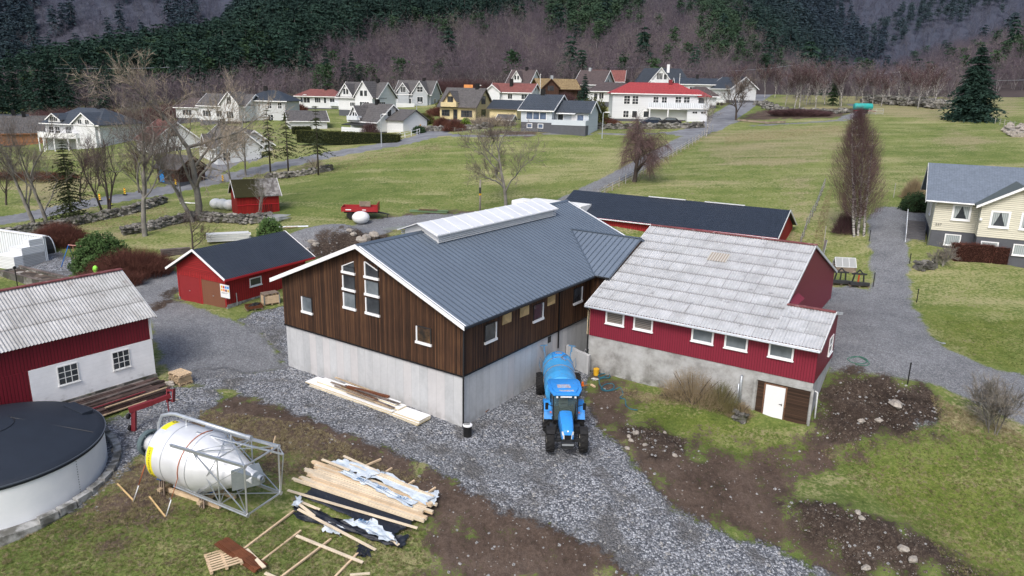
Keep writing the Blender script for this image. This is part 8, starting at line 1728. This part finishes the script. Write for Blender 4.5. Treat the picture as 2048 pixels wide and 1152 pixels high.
def road_sign(px, py, label, rz=0):
 p = G(px, py); t = empty('road_marker', p, label, 'road marker', R(rz), 'yellow and red roadworks markers'); m = MB(); m.box(-.12, .12, -.02, .02, .15, .95); b = m.build('board', 'sign_yellow', t); m = MB()
 for k in range(3): m.prism([(-.12, -.025, .2 + k * .27), (.12, -.025, .3 + k * .27), (.12, -.025, .42 + k * .27), (-.12, -.025, .32 + k * .27)], (0, .004, 0))
 m.build('stripe', 'bright_red', b); m = MB(); m.box(-.25, .25, -.15, .15, 0, .1); m.tube([(0, 0, .05), (0, 0, .2)], .03, 6); m.build('foot', 'rubber', t)
for px, py, lb in ((200, 402, 'striped roadworks marker left of the roadside pair'), (222, 412, 'striped roadworks marker right of the roadside pair'), (250, 390, 'striped roadworks marker by the verge left of the brown shed'), (352, 372, 'striped roadworks marker next to the brown shed'), (446, 364, 'striped roadworks marker on the road left of the red shed'), (826, 258, 'left striped marker at the village road bend'), (841, 259, 'right striped marker at the village road bend')): road_sign(px, py, lb)
def wall_of_stones(pts, w, h, label, n, seed=1, name='stone_wall', mt='stone', sz=.22):
 P = [G(*p) for p in pts]; rs = random.Random(seed); o = P[0]; m = MB(); L_ = [(P[i + 1] - P[i]).length for i in range(len(P) - 1)]; T_ = sum(L_)
 for k in range(n):
  d = rs.uniform(0, T_); i = 0
  while d > L_[i] and i < len(L_) - 1: d -= L_[i]; i += 1
  q = P[i].lerp(P[i + 1], d / L_[i]); dr = (P[i + 1] - P[i]).normalized(); nn = Vector((-dr.y, dr.x, 0)); z = rs.uniform(0, 1) ** 1.1 * h; off = rs.uniform(-.5, .5) * w * (1 - .45 * z / h); q = q + nn * off - o; s_ = sz * rs.uniform(.55, 1.3)
  m.ball((q.x, q.y, q.z + z), s_ * rs.uniform(.9, 1.5), s_ * rs.uniform(.7, 1.1), s_ * rs.uniform(.5, .85), 6, 4, .25, rs)
 for a, b_ in zip(P, P[1:]): m.bar(a - o + Vector((0, 0, h * .3)), b_ - o + Vector((0, 0, h * .3)), w * .7, h * .6)
 ob = m.build(name, mt, None, fix=False); ob.location = o; tag(ob, label, 'stone wall'); return ob
wall_of_stones([(-40, 482), (60, 466), (130, 455), (200, 440), (260, 428), (330, 405)], 1.1, .95, 'long dry stone wall along the near side of the road at the left', 950, 1)
wall_of_stones([(245, 470), (290, 462), (340, 448), (390, 438), (440, 442), (500, 446), (545, 440)], 1.6, .85, 'dark dry stone wall under the tallest bare tree', 900, 2)
wall_of_stones([(535, 358), (580, 355), (640, 345), (665, 340)], 1.0, .8, 'short stone wall between the road and the field behind the red shed', 260, 3)
wall_of_stones([(1160, 258), (1260, 258), (1380, 256), (1408, 254)], .8, .9, 'low grey stone wall in front of the parked cars', 420, 4, sz=.3)
wall_of_stones([(840, 262), (900, 262), (960, 258), (1000, 250)], 1.4, .8, 'rough stone bank below the cream house and its shrubs', 300, 5, sz=.3)
wall_of_stones([(1520, 208), (1560, 222), (1640, 226), (1700, 224)], 4.5, .7, 'scattered grey boulders below the birch wood beside the track', 260, 6, 'boulder_bank', sz=.4)
wall_of_stones([(1740, 205), (1800, 210), (1850, 212), (1890, 218)], 6, 1.6, 'long mossy heap of field stones in front of the right birch wood', 700, 7, 'stone_heap', sz=.5)
wall_of_stones([(1468, 838), (1492, 846)], .5, .5, 'small heap of mossy stones under the drain pipe of the red building', 26, 8, 'stone_heap', sz=.14)
wall_of_stones([(1832, 540), (1870, 535)], .9, .7, 'low stone-faced edge below the steps of the cream house', 80, 9, sz=.16)
wall_of_stones([(2030, 262), (2060, 275)], 5, 1.2, 'brown boulder heap at the right edge beyond the field', 120, 10, 'boulder_heap', 'boulder', .5)
def rock(px, py, r, label, seed, mt='boulder', group=None, h=.75):
 p = G(px, py); rs = random.Random(seed); m = MB(); m.ball((0, 0, r * h * .3), r * rs.uniform(.9, 1.2), r * rs.uniform(.6, .85), r * h * .8, 6, 4, .2, rs); o = m.build('boulder' if r > .3 else 'stone', mt, None); o.location = p; o.rotation_euler = (rs.uniform(-.2, .2), 0, rs.uniform(0, 6)); tag(o, label, 'stone', group)
BIG = [(1791, 812, .42, 'largest pale boulder on the dark soil right of the white door'), (1722, 843, .22, 'grey stone on the dark soil left below the largest boulder'), (1757, 842, .20, 'second grey stone below the largest boulder'), (1716, 1027, .20, 'pale stone topmost on the lower right soil heap'), (1724, 1038, .20, 'tan stone just below the topmost one on the soil heap'), (1805, 1100, .26, 'broad pale stone in the middle of the lower right heap'), (1826, 1121, .24, 'squarish pale stone at the lower edge of the soil heap'), (1732, 1138, .26, 'flat white slab stone at the bottom of the soil heap'),
 (1272, 868, .24, 'largest stone of the cluster on the soil right of the tractor'), (1258, 874, .18, 'stone left of the largest in the cluster right of the tractor'), (1262, 882, .17, 'stone below the largest in the cluster right of the tractor'), (1290, 891, .17, 'pale stone right of the cluster beside the tractor'), (1330, 866, .13, 'small tan stone on the upper edge of the soil patch'), (1350, 912, .17, 'round tan stone at the lower right of the soil patch'), (1255, 898, .17, 'brownish stone at the lower left of the soil patch'),
 (340, 770, .34, 'pale flat rock beside the corner of the whitewashed barn'), (355, 800, .1, 'small pale stone below the firewood pallet'), (229, 902, .2, 'flat pale stone on the gravel right of the slurry tank'), (228, 918, .14, 'smaller flat stone on the gravel by the slurry tank kerb'), (545, 575, .2, 'grey stone at the foot of the garage wall'), (1790, 683, .0, '')]
for i, (px, py, r, lb) in enumerate(BIG):
 if r: rock(px, py, r, lb, i)
for i, (px, py, r, lb) in enumerate(((733, 478, .62, 'big boulder rightmost on the soil heap behind the barn'), (748, 474, .7, 'tallest pale boulder on the soil heap behind the barn'), (722, 482, .6, 'boulder left of the tallest on the soil heap'), (706, 470, .4, 'boulder behind the left end of the boulder row'), (700, 462, .35, 'small boulder at the back of the soil heap'), (632, 490, .4, 'pale boulder left on the soil heap'), (624, 484, .35, 'pale boulder at the left end of the soil heap'), (615, 499, .28, 'small boulder low on the left of the soil heap'))): rock(px, py, r, lb, 40 + i)
# small stones lying in the soil and along the gravel edges: too many to count
def proto_stone(seed, mt):
 rs = random.Random(seed); m = MB(); m.ball((0, 0, 0), 1, .8, .6, 6, 4, .2, rs); me = bpy.data.meshes.new('stone'); me.from_pydata(m.v, [], m.f); me.materials.append(MT[mt]); return bpy.data.objects.new('stone', me)
def strew(name, label, cat, polys, n, s0, s1, protos, seed, pw=2.0, dz=0):
 rs = np.random.RandomState(seed); Q = []; H = []
 for pl, k in zip(polys, n):
  lo, hi = pl.min(0), pl.max(0); c = rs.uniform(lo, hi, (k * 6, 2)); c = c[inside(c[:, 0], c[:, 1], [tuple(p) for p in pl])][:k]; Q.append(c)
 Q = np.concatenate(Q); z = hgt(Q[:, 0], Q[:, 1]) + dz; H = s0 + (s1 - s0) * rs.uniform(size=len(Q)) ** (pw * 2); stand(name, label, cat, np.c_[Q, z], H, protos)
strew('loose_stones', 'small loose stones strewn over the bare soil and gravel edges', 'stones', ZONES['soil'][:3] + ZONES['dirt'][1:5] + ZONES['soil'][3:4] + ZONES['gravel'][:2], [200, 170, 60, 200, 50, 25, 200, 160, 3600, 600], .015, .10, [proto_stone(i, 'pebble') for i in range(4)], 5, 1.6)
strew('soil_clods', 'dark clods and crumbs of soil on the dug ground', 'soil', ZONES['soil'][:4], [700, 700, 160, 600], .02, .09, [proto_stone(20 + i, 'darkpebble') for i in range(4)], 6, 1.2)
def tuft(seed, mt, n=26, w=.05):
 rs = np.random.RandomState(seed); a = rs.uniform(0, 6.28, n); P = np.stack([np.cos(a) * .3, np.sin(a) * .3, np.zeros(n)], 1) * rs.uniform(0, 1, (n, 1)); T = P + np.stack([np.cos(a) * rs.uniform(.1, .7, n), np.sin(a) * rs.uniform(.1, .7, n), rs.uniform(.35, 1, n)], 1); V, F3 = blades(P, T, np.full(n, w), rs); me = mesh_obj('tuft', V, F3, mt, 'mesh'); return bpy.data.objects.new('tuft', me)
for nm, c0, c1 in (('g_green', (.085, .12, .03), (.20, .23, .075)), ('g_dry', (.20, .165, .09), (.40, .34, .21))):
 q = NB(nm); oi = q.n('ShaderNodeObjectInfo'); q.done(q.ramp(oi.outputs['Random'], [(0, c0), (1, c1)]), .85, 0, .1)
LAWN = [wpoly([(0, 1070), (150, 1030), (380, 1010), (620, 1060), (860, 1060), (860, 1250), (0, 1250)]), wpoly([(1240, 790), (1500, 850), (1640, 890), (1560, 940), (1440, 900), (1300, 860)]), wpoly([(1640, 900), (1760, 880), (1880, 850), (2150, 900), (2150, 1250), (1980, 1250), (1850, 1070), (1700, 960)]), wpoly([(1850, 640), (2048, 640), (2048, 740), (1960, 722), (1885, 690)])]
DRY = [wpoly([(150, 1000), (300, 900), (420, 870), (620, 880), (620, 950), (400, 1000), (200, 1060)]), wpoly([(400, 820), (620, 850), (760, 930), (860, 960), (700, 1000), (560, 900), (400, 860)]), wpoly([(1240, 775), (1500, 832), (1510, 850), (1240, 795)]), wpoly([(1860, 790), (2048, 870), (2048, 900), (1880, 850)]), wpoly([(470, 350), (650, 335), (880, 285), (880, 300), (650, 350), (500, 370)]), wpoly([(1130, 408), (1250, 355), (1400, 272), (1410, 278), (1270, 370), (1160, 412)]), wpoly([(1620, 500), (1655, 380), (1665, 380), (1645, 500)]), wpoly([(1450, 270), (1700, 250), (1700, 262), (1450, 290)]), wpoly([(150, 440), (330, 410), (340, 440), (120, 470)])]
strew('grass_tufts', 'short green grass tufts on the lawns around the farmyard', 'grass', LAWN, [15000, 1800, 9000, 2200], .04, .12, [tuft(i, 'g_green') for i in range(4)], 7, .6)
strew('dry_grass_tufts', 'straw-coloured dead grass tufts along edges and verges', 'grass', DRY + LAWN[:1] + LAWN[2:3], [4000, 3500, 700, 1100, 2500, 2500, 1600, 2500, 1600, 4500, 3000], .05, .19, [tuft(9 + i, 'g_dry') for i in range(4)], 8, .8)
# ---------------------------------------------------------------- fences and stakes
def fence(pts, n, h, label, mt='post', wires=3, r=.05, name='wire_fence', rail=False):
 P = [G(*p) for p in pts]; o = P[0]; t = empty(name, o, label, 'fence'); L_ = [(P[i + 1] - P[i]).length for i in range(len(P) - 1)]; T_ = sum(L_); Q = []
 for k in range(n):
  d = T_ * k / (n - 1); i = 0
  while d > L_[i] + 1e-6 and i < len(L_) - 1: d -= L_[i]; i += 1
  q = P[i].lerp(P[i + 1], min(d / L_[i], 1)); q.z = h1(q.x, q.y); Q.append(q - o); m = MB(); lx = random.uniform(-.06, .06); m.tube([q - o - Vector((0, 0, .2)), q - o + Vector((lx, 0, h * random.uniform(.9, 1.1)))], r, 5); m.build('post', mt, t)
 m = MB()
 for k in range(wires):
  z = h * (.35 + .55 * k / max(wires - 1, 1));
  for a, b_ in zip(Q, Q[1:]): m.bar(a + Vector((0, 0, z)), b_ + Vector((0, 0, z)), .02 if not rail else .09, .02 if not rail else .03)
 m.build('rail' if rail else 'wire', 'galv' if not rail else mt, t)
fence([(1195, 400), (1265, 360), (1330, 322), (1385, 290), (1425, 262)], 26, 1.15, 'wire fence with pale posts along the right side of the farm lane', 'pale_post')
fence([(1598, 500), (1612, 460), (1632, 420), (1648, 376)], 12, 1.2, 'old wooden post fence running up the field left of the birch clump')
fence([(1955, 236), (1985, 246), (2048, 262)], 12, 1.1, 'wire fence beyond the huge solitary spruce', 'pale_post')
fence([(868, 262), (935, 268), (1050, 266), (1200, 262)], 16, .8, 'low wire fence below the lawn of the pale blue-grey house')
fence([(793, 279), (812, 275), (838, 268), (845, 262)], 8, .9, 'white board fence curving round the village road bend', 'white', 2, .06, 'board_fence', True)
fence([(800, 273), (770, 283)], 3, .7, 'white low wall right of the clipped hedge', 'white', 2, .05, 'board_fence', True)
for i, (px, py, h, lb) in enumerate(((1815, 768, 1.35, 'thin black stake at the track edge right of the red building'), (1738, 483, 1.1, 'black stake on the left edge of the gravel drive by the birches'), (1746, 573, 1.2, 'black stake on the grass edge right of the black implements'), (1819, 527, .9, 'black stake below the steps of the cream house'), (1833, 605, 1.1, 'black stake on the lawn edge at the drive bend'), (1787, 395, 1.6, 'pale stake on the field side of the drive by the birches'), (1648, 485, 1.6, 'thin pole in the grass behind the grey corrugated roof'), (105, 452, 1.5, 'thin pale marker pole at the foot of the road wall'))):
 p = G(px, py); m = MB(); m.tube([(0, 0, -.2), (0, 0, h)], .035, 6); m.lathe([(.045, h - .12), (.045, h - .02)], 6); o = m.build('stake', 'black' if 'black' in lb else 'pale_post', None); o.location = p; tag(o, lb, 'stake')
p = G(1883, 687); m = MB(); m.tube([(-.5, .9, .03), (0, 0, .05)], .025, 5); m.ball((.08, -.1, .05), .16, .1, .05, 8, 5); o = m.build('shovel', 'galv', None); o.location = p; tag(o, 'light shovel lying on the lawn edge by the gravel drive', 'shovel')
# ---------------------------------------------------------------- beside the drive
def cold_frame():
 p = G(1687, 541); t = empty('cold_frame', p, 'small grey greenhouse frame with a pitched plastic top on the grass', 'cold frame', R(-8)); m = MB(); m.box(-.85, .85, -.6, .6, -.05, .42); m.build('base', 'old_wood', t)
 m = MB(); z0, z1 = .45, 1.15
 for y in (-.6, .6): m.bar((-.85, y, z0), (.85, y, z0), .05)
 for x in (-.85, -.28, .28, .85): m.bar((x, -.62, z0), (x, 0, z1), .04); m.bar((x, .62, z0), (x, 0, z1), .04)
 m.bar((-.85, 0, z1), (.85, 0, z1), .05); m.build('frame', 'offwhite', t); m = MB(); m.add([(-.85, -.6, z0), (.85, -.6, z0), (.85, 0, z1), (-.85, 0, z1), (-.85, .6, z0), (.85, .6, z0)], [(0, 1, 2, 3), (3, 2, 5, 4)]); m.build('plastic_cover', 'plastic_film', t, fix=False)
q = NB('plastic_film'); q.b.inputs['Transmission Weight'].default_value = .35; q.done((.42, .44, .44), .35)
cold_frame()
def implement(px, py, label, red):
 p = G(px, py); t = empty('mounted_implement', p, label, 'implement', R(-10), 'black tractor implements on pallets'); pallet(t, (0, 0, 0), 0, 1.5, .9, 'old_wood', 5)
 m = MB(); m.box(-.75, .75, -.5, -.3, .15, .42); m.box(-.72, .72, -.3, .35, .15, .28); m.build('bucket_plate', 'dark_steel', t, bevel=.02)
 m = MB(); [m.bar((x, .2, .2), (x * .75, .1, 1.1), .12, .1) for x in (-.45, .45)]; m.bar((-.6, .1, 1.0), (.6, .1, 1.0), .12, .12); m.bar((-.3, .1, 1.0), (0, .1, 1.35), .1); m.bar((.3, .1, 1.0), (0, .1, 1.35), .1); m.build('hitch_frame', 'dark_steel', t)
 m = MB(); m.bar((0, .15, .3), (0, .1, 1.0), .1, .1); m.build('ram', 'red_orange' if red else 'dark_steel', t)
implement(1680, 568, 'black fork implement on a pallet, left of the pair on the grass', False); implement(1716, 572, 'black implement with an orange ram on a pallet, right of the pair', True)
def sheet_and_lid():
 p = G(1645, 510); m = MB(); m.bar((0, 0, 0), (.25, .2, 1.4), .5, .04, (1, 0, 0)); o = m.build('metal_sheet', 'galv', None); o.location = p; tag(o, 'grey metal sheet leaning by the back corner of the red building', 'sheet')
 p = G(1653, 540); m = MB(); m.ball((0, 0, .12), .4, .16, .1, 12, 6); m.bar((-.6, -.2, .1), (-.2, 0, .12), .05); o = m.build('oval_lid', 'white', None); o.location = p; tag(o, 'white oval plastic lid on the grass left of the greenhouse frame', 'bowl')  # a loose white oval lid lying on the grass
sheet_and_lid()
def teal_tank():
 p = G(1725, 222, 152); t = empty('water_tank_trailer', p, 'teal cylindrical tank trailer on the track below the birch wood', 'tank trailer'); m = MB(); m.lathe([(.1, -1.9), (.55, -1.8), (.65, -1.6), (.65, 1.6), (.55, 1.8), (.1, 1.9)], 20, (1, 0, 0), (0, 0, 1.3)); m.build('tank', 'teal', t, True)
 m = MB(); m.box(-1.7, 1.7, -.4, .4, .45, .65); m.bar((1.7, 0, .5), (2.8, 0, .4), .1); m.build('chassis', 'red_paint', t); m = MB(); [m.lathe([(.05, -.12), (.38, -.12), (.38, .12), (.05, .12)], 14, (0, 1, 0), (x, y, .38)) for x in (-.4, .4) for y in (-.6, .6)]; m.build('wheel', 'rubber', t)
 p = G(1752, 224, 150); t = empty('metal_gate', p, 'grey metal gate section leaning by the teal tank trailer', 'gate', R(-20)); m = MB(); [m.bar((-1.3, 0, z), (1.3, 0, z + .1), .05) for z in (.1, .4, .7, 1.0)]; [m.bar((x, 0, 0), (x, 0, 1.1), .05) for x in (-1.3, 0, 1.3)]; m.build('bars', 'galv', t)
teal_tank()
for i, (a, b_, lb) in enumerate((((1476, 243), (1532, 248), 'long grey log lying on the verge beside the lane, left end'), ((1530, 249), (1570, 247), 'grey log lying on the verge, right of the long one'))): single_plank('log_rail', a, b_, .3, .3, 'old_wood', lb, 'log', z=.3)
# ---------------------------------------------------------------- by the small red shed and the garage
def steel_gates():
 p = G(545, 440); t = empty('gate_stack', p, 'flat stack of galvanised livestock gates on the grass by the small red shed', 'gate stack', R(-8)); rs = random.Random(4)
 for k in range(6):
  m = MB(); x0 = rs.uniform(-2.0, -1.2); y0 = rs.uniform(-.9, -.5); z = .08 + k * .09; a = rs.uniform(-.08, .08)
  for j in range(6): m.bar((x0, y0 + j * .24, z), (x0 + 3.0, y0 + j * .24 + a * 3, z), .04)
  for x in (0, 1.5, 3.0): m.bar((x0 + x, y0 + a * x, z), (x0 + x, y0 + 1.25 + a * x, z), .04)
  m.build('gate', 'galv', t)
 p = G(585, 455); t = empty('pipe_bundle', p, 'loose grey pipes and broken pallet wood right of the gate stack', 'pipes', R(12)); m = MB(); [m.tube([(-1.6, -.2 + k * .12, .08), (1.6, -.1 + k * .14, .1)], .04, 6) for k in range(4)]; m.build('pipe', 'galv_pipe', t); m = MB(); [m.bar((-1.2 + k * .3, -.8, .1), (-.5 + k * .35, -.3, .15), .1, .04) for k in range(4)]; m.build('board', 'pallet', t)
steel_gates()
def white_planks():
 p = G(460, 482); t = empty('white_panel_stack', p, 'stack of pale boards and panels lying behind the garage roof', 'panel stack', R(22))
 for k in range(6): m = MB(); o_ = .12 * math.sin(k * 2); m.box(-2.1 + o_, 1.9 + o_, -.5, .5, .1 + k * .13, .19 + k * .13); m.build('panel', 'offwhite' if k % 2 else 'white_old', t)
 p = G(352, 508); t = empty('stone_panel_stack', p, 'stack of grey edge panels at the left behind the garage', 'panel stack', R(30))
 for k in range(4): m = MB(); m.box(-1.3, 1.3, -.5 + .1 * k, .4, k * .14, .1 + k * .14); m.build('panel', 'plank_grey', t)
white_planks()
def ladders():
 p = G(858, 425); t = empty('ladder_stack', p, 'green and red ladder frames lying flat on the grass behind the barn', 'ladder stack', R(-6)); m = MB(); m.bar((-2.2, -.4, .12), (2.2, -.4, .12), .1); m.bar((-2.2, .4, .12), (2.2, .4, .12), .1); m.bar((-2.2, -.1, .2), (2.2, .1, .25), .3, .12); m.build('rail', 'green_paint', t); m = MB(); [m.bar((-1.1 + k * .28, -.4, .3), (-1.0 + k * .28, .4, .3), .07) for k in range(8)]; m.build('rung', 'red_paint', t)
ladders()
def crates():
 p = G(541, 607); t = empty('pallet_crate', p, 'pale wooden pallet box with an empty pallet on top beside the garage', 'crate', R(35)); m = MB()
 for k in range(4):
  z = .15 + k * .15; [m.box(x0, x1, y0, y1, z, z + .135) for (x0, x1, y0, y1) in ((-.6, .6, -.43, -.4), (-.6, .6, .4, .43), (-.6, -.57, -.4, .4), (.57, .6, -.4, .4))]
 m.build('side_boards', 'pine', t); [MB().box(x - .03, x + .03, y - .04, y + .04, .1, .76).build('corner_post', 'galv_dark2', t) for x in (-.6, .6) for y in (-.44, .44)]; pallet(t, (0, 0, -.02), 0, 1.25, .9, 'pallet'); pallet(t, (0, 0, .78), .1, 1.2, .85, 'old_wood', 6)
 p = G(508, 618); t = empty('open_crate', p, 'low open wooden crate of scrap metal beside the garage wall', 'crate', R(32)); pallet(t, (0, 0, 0), 0, 1.2, .85, 'old_wood'); m = MB(); [m.box(*b_, .14, .36) for b_ in ((-.6, .6, -.43, -.4), (-.6, .6, .4, .43), (-.6, -.57, -.4, .4), (.57, .6, -.4, .4))]; m.build('side_boards', 'rust_wood', t); m = MB(); rs = random.Random(3); [m.bar((rs.uniform(-.5, 0), rs.uniform(-.3, .3), .25), (rs.uniform(0, .5), rs.uniform(-.3, .3), .42), .07) for k in range(9)]; m.build('scrap', 'dark_steel', t)
crates()
# ---------------------------------------------------------------- garden at the far left
def left_garden():
 A, B_ = G(95, 522), G(-60, 500); u = (B_ - A).normalized(); o = A; t = empty('white_garden_wall', o, 'white panelled garden wall with stepped end at the left edge', 'wall', math.atan2(u.y, u.x))
 m = MB(); m.box(0, 9.5, -.12, .12, -1.5, 2.3); m.build('panel_wall', 'white_panel', t); m = MB(); m.box(-.1, 9.6, -.2, .2, 2.3, 2.4); m.build('coping', 'white', t)
 m = MB(); m.box(0, 2.6, .15, 3.0, -1.5, .95); m.box(0, 1.7, .15, 2.2, -1.5, 1.6); m.box(.05, 1.0, .15, 1.4, -1.5, 2.2); m.build('stepped_block', 'white_boards', t)
 # small arched tunnel
 p = G(88, 505); t = empty('arched_tunnel', p, 'dark arched garden tunnel with pale hoops behind the white wall end', 'tunnel', R(-35)); m = MB(); m.tube([(1.1 * math.cos(a), -.6, 1.5 * math.sin(a)) for a in [k * math.pi / 10 for k in range(11)]], .05, 6); m.tube([(1.1 * math.cos(a), .6, 1.5 * math.sin(a)) for a in [k * math.pi / 10 for k in range(11)]], .05, 6); m.build('hoop', 'galv_pipe', t)
 m = MB(); m.prism([(1.05 * math.cos(a), -.55, 1.45 * math.sin(a)) for a in [k * math.pi / 10 for k in range(11)]], (0, 1.1, 0)); m.build('cover', 'black', t)
 p = G(137, 530); t = empty('swing_set', p, 'blue and pink swing frame on the gravel beside the rhododendron', 'swing', R(-14)); m = MB()
 for x in (0, 2.3): m.tube([(x, -.8, 0), (x + .3 * (x == 0), 0, 1.9), (x, .8, 0)], .04, 6)
 m.build('leg', 'blue_strap', t, 'all'); m = MB(); m.bar((.3, 0, 1.9), (2.4, 0, 1.9), .06); m.build('top_bar', 'pink_paint', t); m = MB(); [m.bar((x, 0, 1.9), (x, -.1, .6), .02) for x in (.8, 1.2, 1.6, 2.0)]; m.build('chain', 'pink_paint', t)
 for x in (1.0, 1.8): m = MB(); m.box(x - .22, x + .22, -.2, 0, .55, .6); m.build('seat', 'osb', t)
 p = G(222, 548); m = MB(); m.ball((0, 0, .9), .22, .2, .3, 10, 7); m.lathe([(.12, .0), (.16, .75)], 10); o = m.build('garden_ornament', 'lime', None, 'all'); o.location = p + Vector((.2, -2.6, .2)); tag(o, 'bright lime green plastic figure standing in the low reddish hedge', 'ornament')
 A, B_ = G(5, 553), G(125, 590); u = B_ - A; t = empty('planter_box', A, 'long low stone planter with wooden edging left of the corrugated roof', 'planter', math.atan2(u.y, u.x)); L_ = u.length
 m = MB(); m.box(0, L_, -.12, .0, -.5, .55); m.box(0, L_, 1.5, 1.62, -.5, .6); m.box(-.12, 0, -.12, 1.62, -.5, .55); m.build('stone_side', 'stone', t); m = MB(); m.box(-.1, L_, 1.45, 1.7, .6, .68); m.box(-.1, L_, -.15, .03, .55, .6); m.build('edging', 'plank_grey', t); m = MB(); m.box(0, L_, 0, 1.5, -.5, .4); m.build('soil', 'darkpebble', t)
 p = G(38, 590); t = empty('garden_lamp', p, 'thin black garden lamp post behind the corrugated roof ridge', 'lamp'); m = MB(); m.tube([(0, 0, -.4), (0, 0, 2.2)], .04, 6); m.build('post', 'black', t); m = MB(); m.lathe([(.1, 2.2), (.13, 2.35), (.03, 2.42)], 8); m.build('lamp_head', 'black', t)
 p = G(43, 586, 56); t = empty('garden_chair', p + Vector((.3, 0, .3)), 'white plastic garden chairs and round table behind the corrugated roof', 'garden furniture'); m = MB(); m.lathe([(.45, .68), (.45, .72)], 20); m.tube([(0, 0, 0), (0, 0, .7)], .05, 6); m.build('table', 'white', t); m = MB(); m.box(.7, 1.15, -.2, .25, .38, .43); m.box(1.1, 1.15, -.2, .25, .4, .85); [m.box(x, x + .04, y, y + .04, 0, .4) for x in (.7, 1.1) for y in (-.2, .2)]; m.build('chair', 'white', t)
left_garden()
p = G(376, 408); m = MB(); m.tube([(-1.0, 0, .1), (-.3, .2, .14), (.4, -.1, .12), (1.1, .1, .1)], .09, 6); o = m.build('white_sheet', 'white_old', None); o.location = p; tag(o, 'crumpled strip of white plastic on the grass by the stone wall', 'plastic')
# a folded steel frame behind the garage heap
p = G(800, 462); t = empty('frame_stack', p, 'low stack of pale steel frames beside the barn rear gable', 'frames', R(28)); m = MB(); [m.bar((-1.8, -.6 + k * .3, .3), (1.8, -.6 + k * .3, .4), .05) for k in range(5)]; [m.bar((x, -.6, .35), (x, .6, .35), .05) for x in (-1.6, 0, 1.6)]; m.build('bars', 'galv', t)
# ---------------------------------------------------------------- light: an overcast winter day
w = bpy.data.worlds.new('World'); sc.world = w; w.use_nodes = True; nt = w.node_tree
bg = nt.nodes['Background']; sky = nt.nodes.new('ShaderNodeTexSky'); sky.sky_type = 'NISHITA'; sky.sun_disc = False
SE, SR = R(48), R(200)
sky.sun_elevation = SE; sky.sun_rotation = SR; sky.air_density = 1.0; sky.dust_density = 4.0; sky.ozone_density = 1.0
hs = nt.nodes.new('ShaderNodeHueSaturation'); hs.inputs['Saturation'].default_value = .95
nt.links.new(sky.outputs[0], hs.inputs['Color']); nt.links.new(hs.outputs[0], bg.inputs[0]); bg.inputs[1].default_value = .195
sl = bpy.data.lights.new('sun', 'SUN'); sl.energy = 1.9; sl.angle = R(20); sl.color = (1, .99, .975)
so = bpy.data.objects.new('sun', sl); COL.objects.link(so)
# direction towards the sun
sd = Vector((math.sin(SR) * math.cos(SE), math.cos(SR) * math.cos(SE), math.sin(SE)))
so.rotation_euler = sd.to_track_quat('Z', 'Y').to_euler(); so.location = (0, 0, 60)
sc.view_settings.view_transform = 'Standard'; sc.view_settings.look = 'None'; sc.view_settings.exposure = 0
sc.cycles.max_bounces = 5; sc.cycles.diffuse_bounces = 2; sc.cycles.glossy_bounces = 2; sc.cycles.transmission_bounces = 4; sc.cycles.use_denoising = True
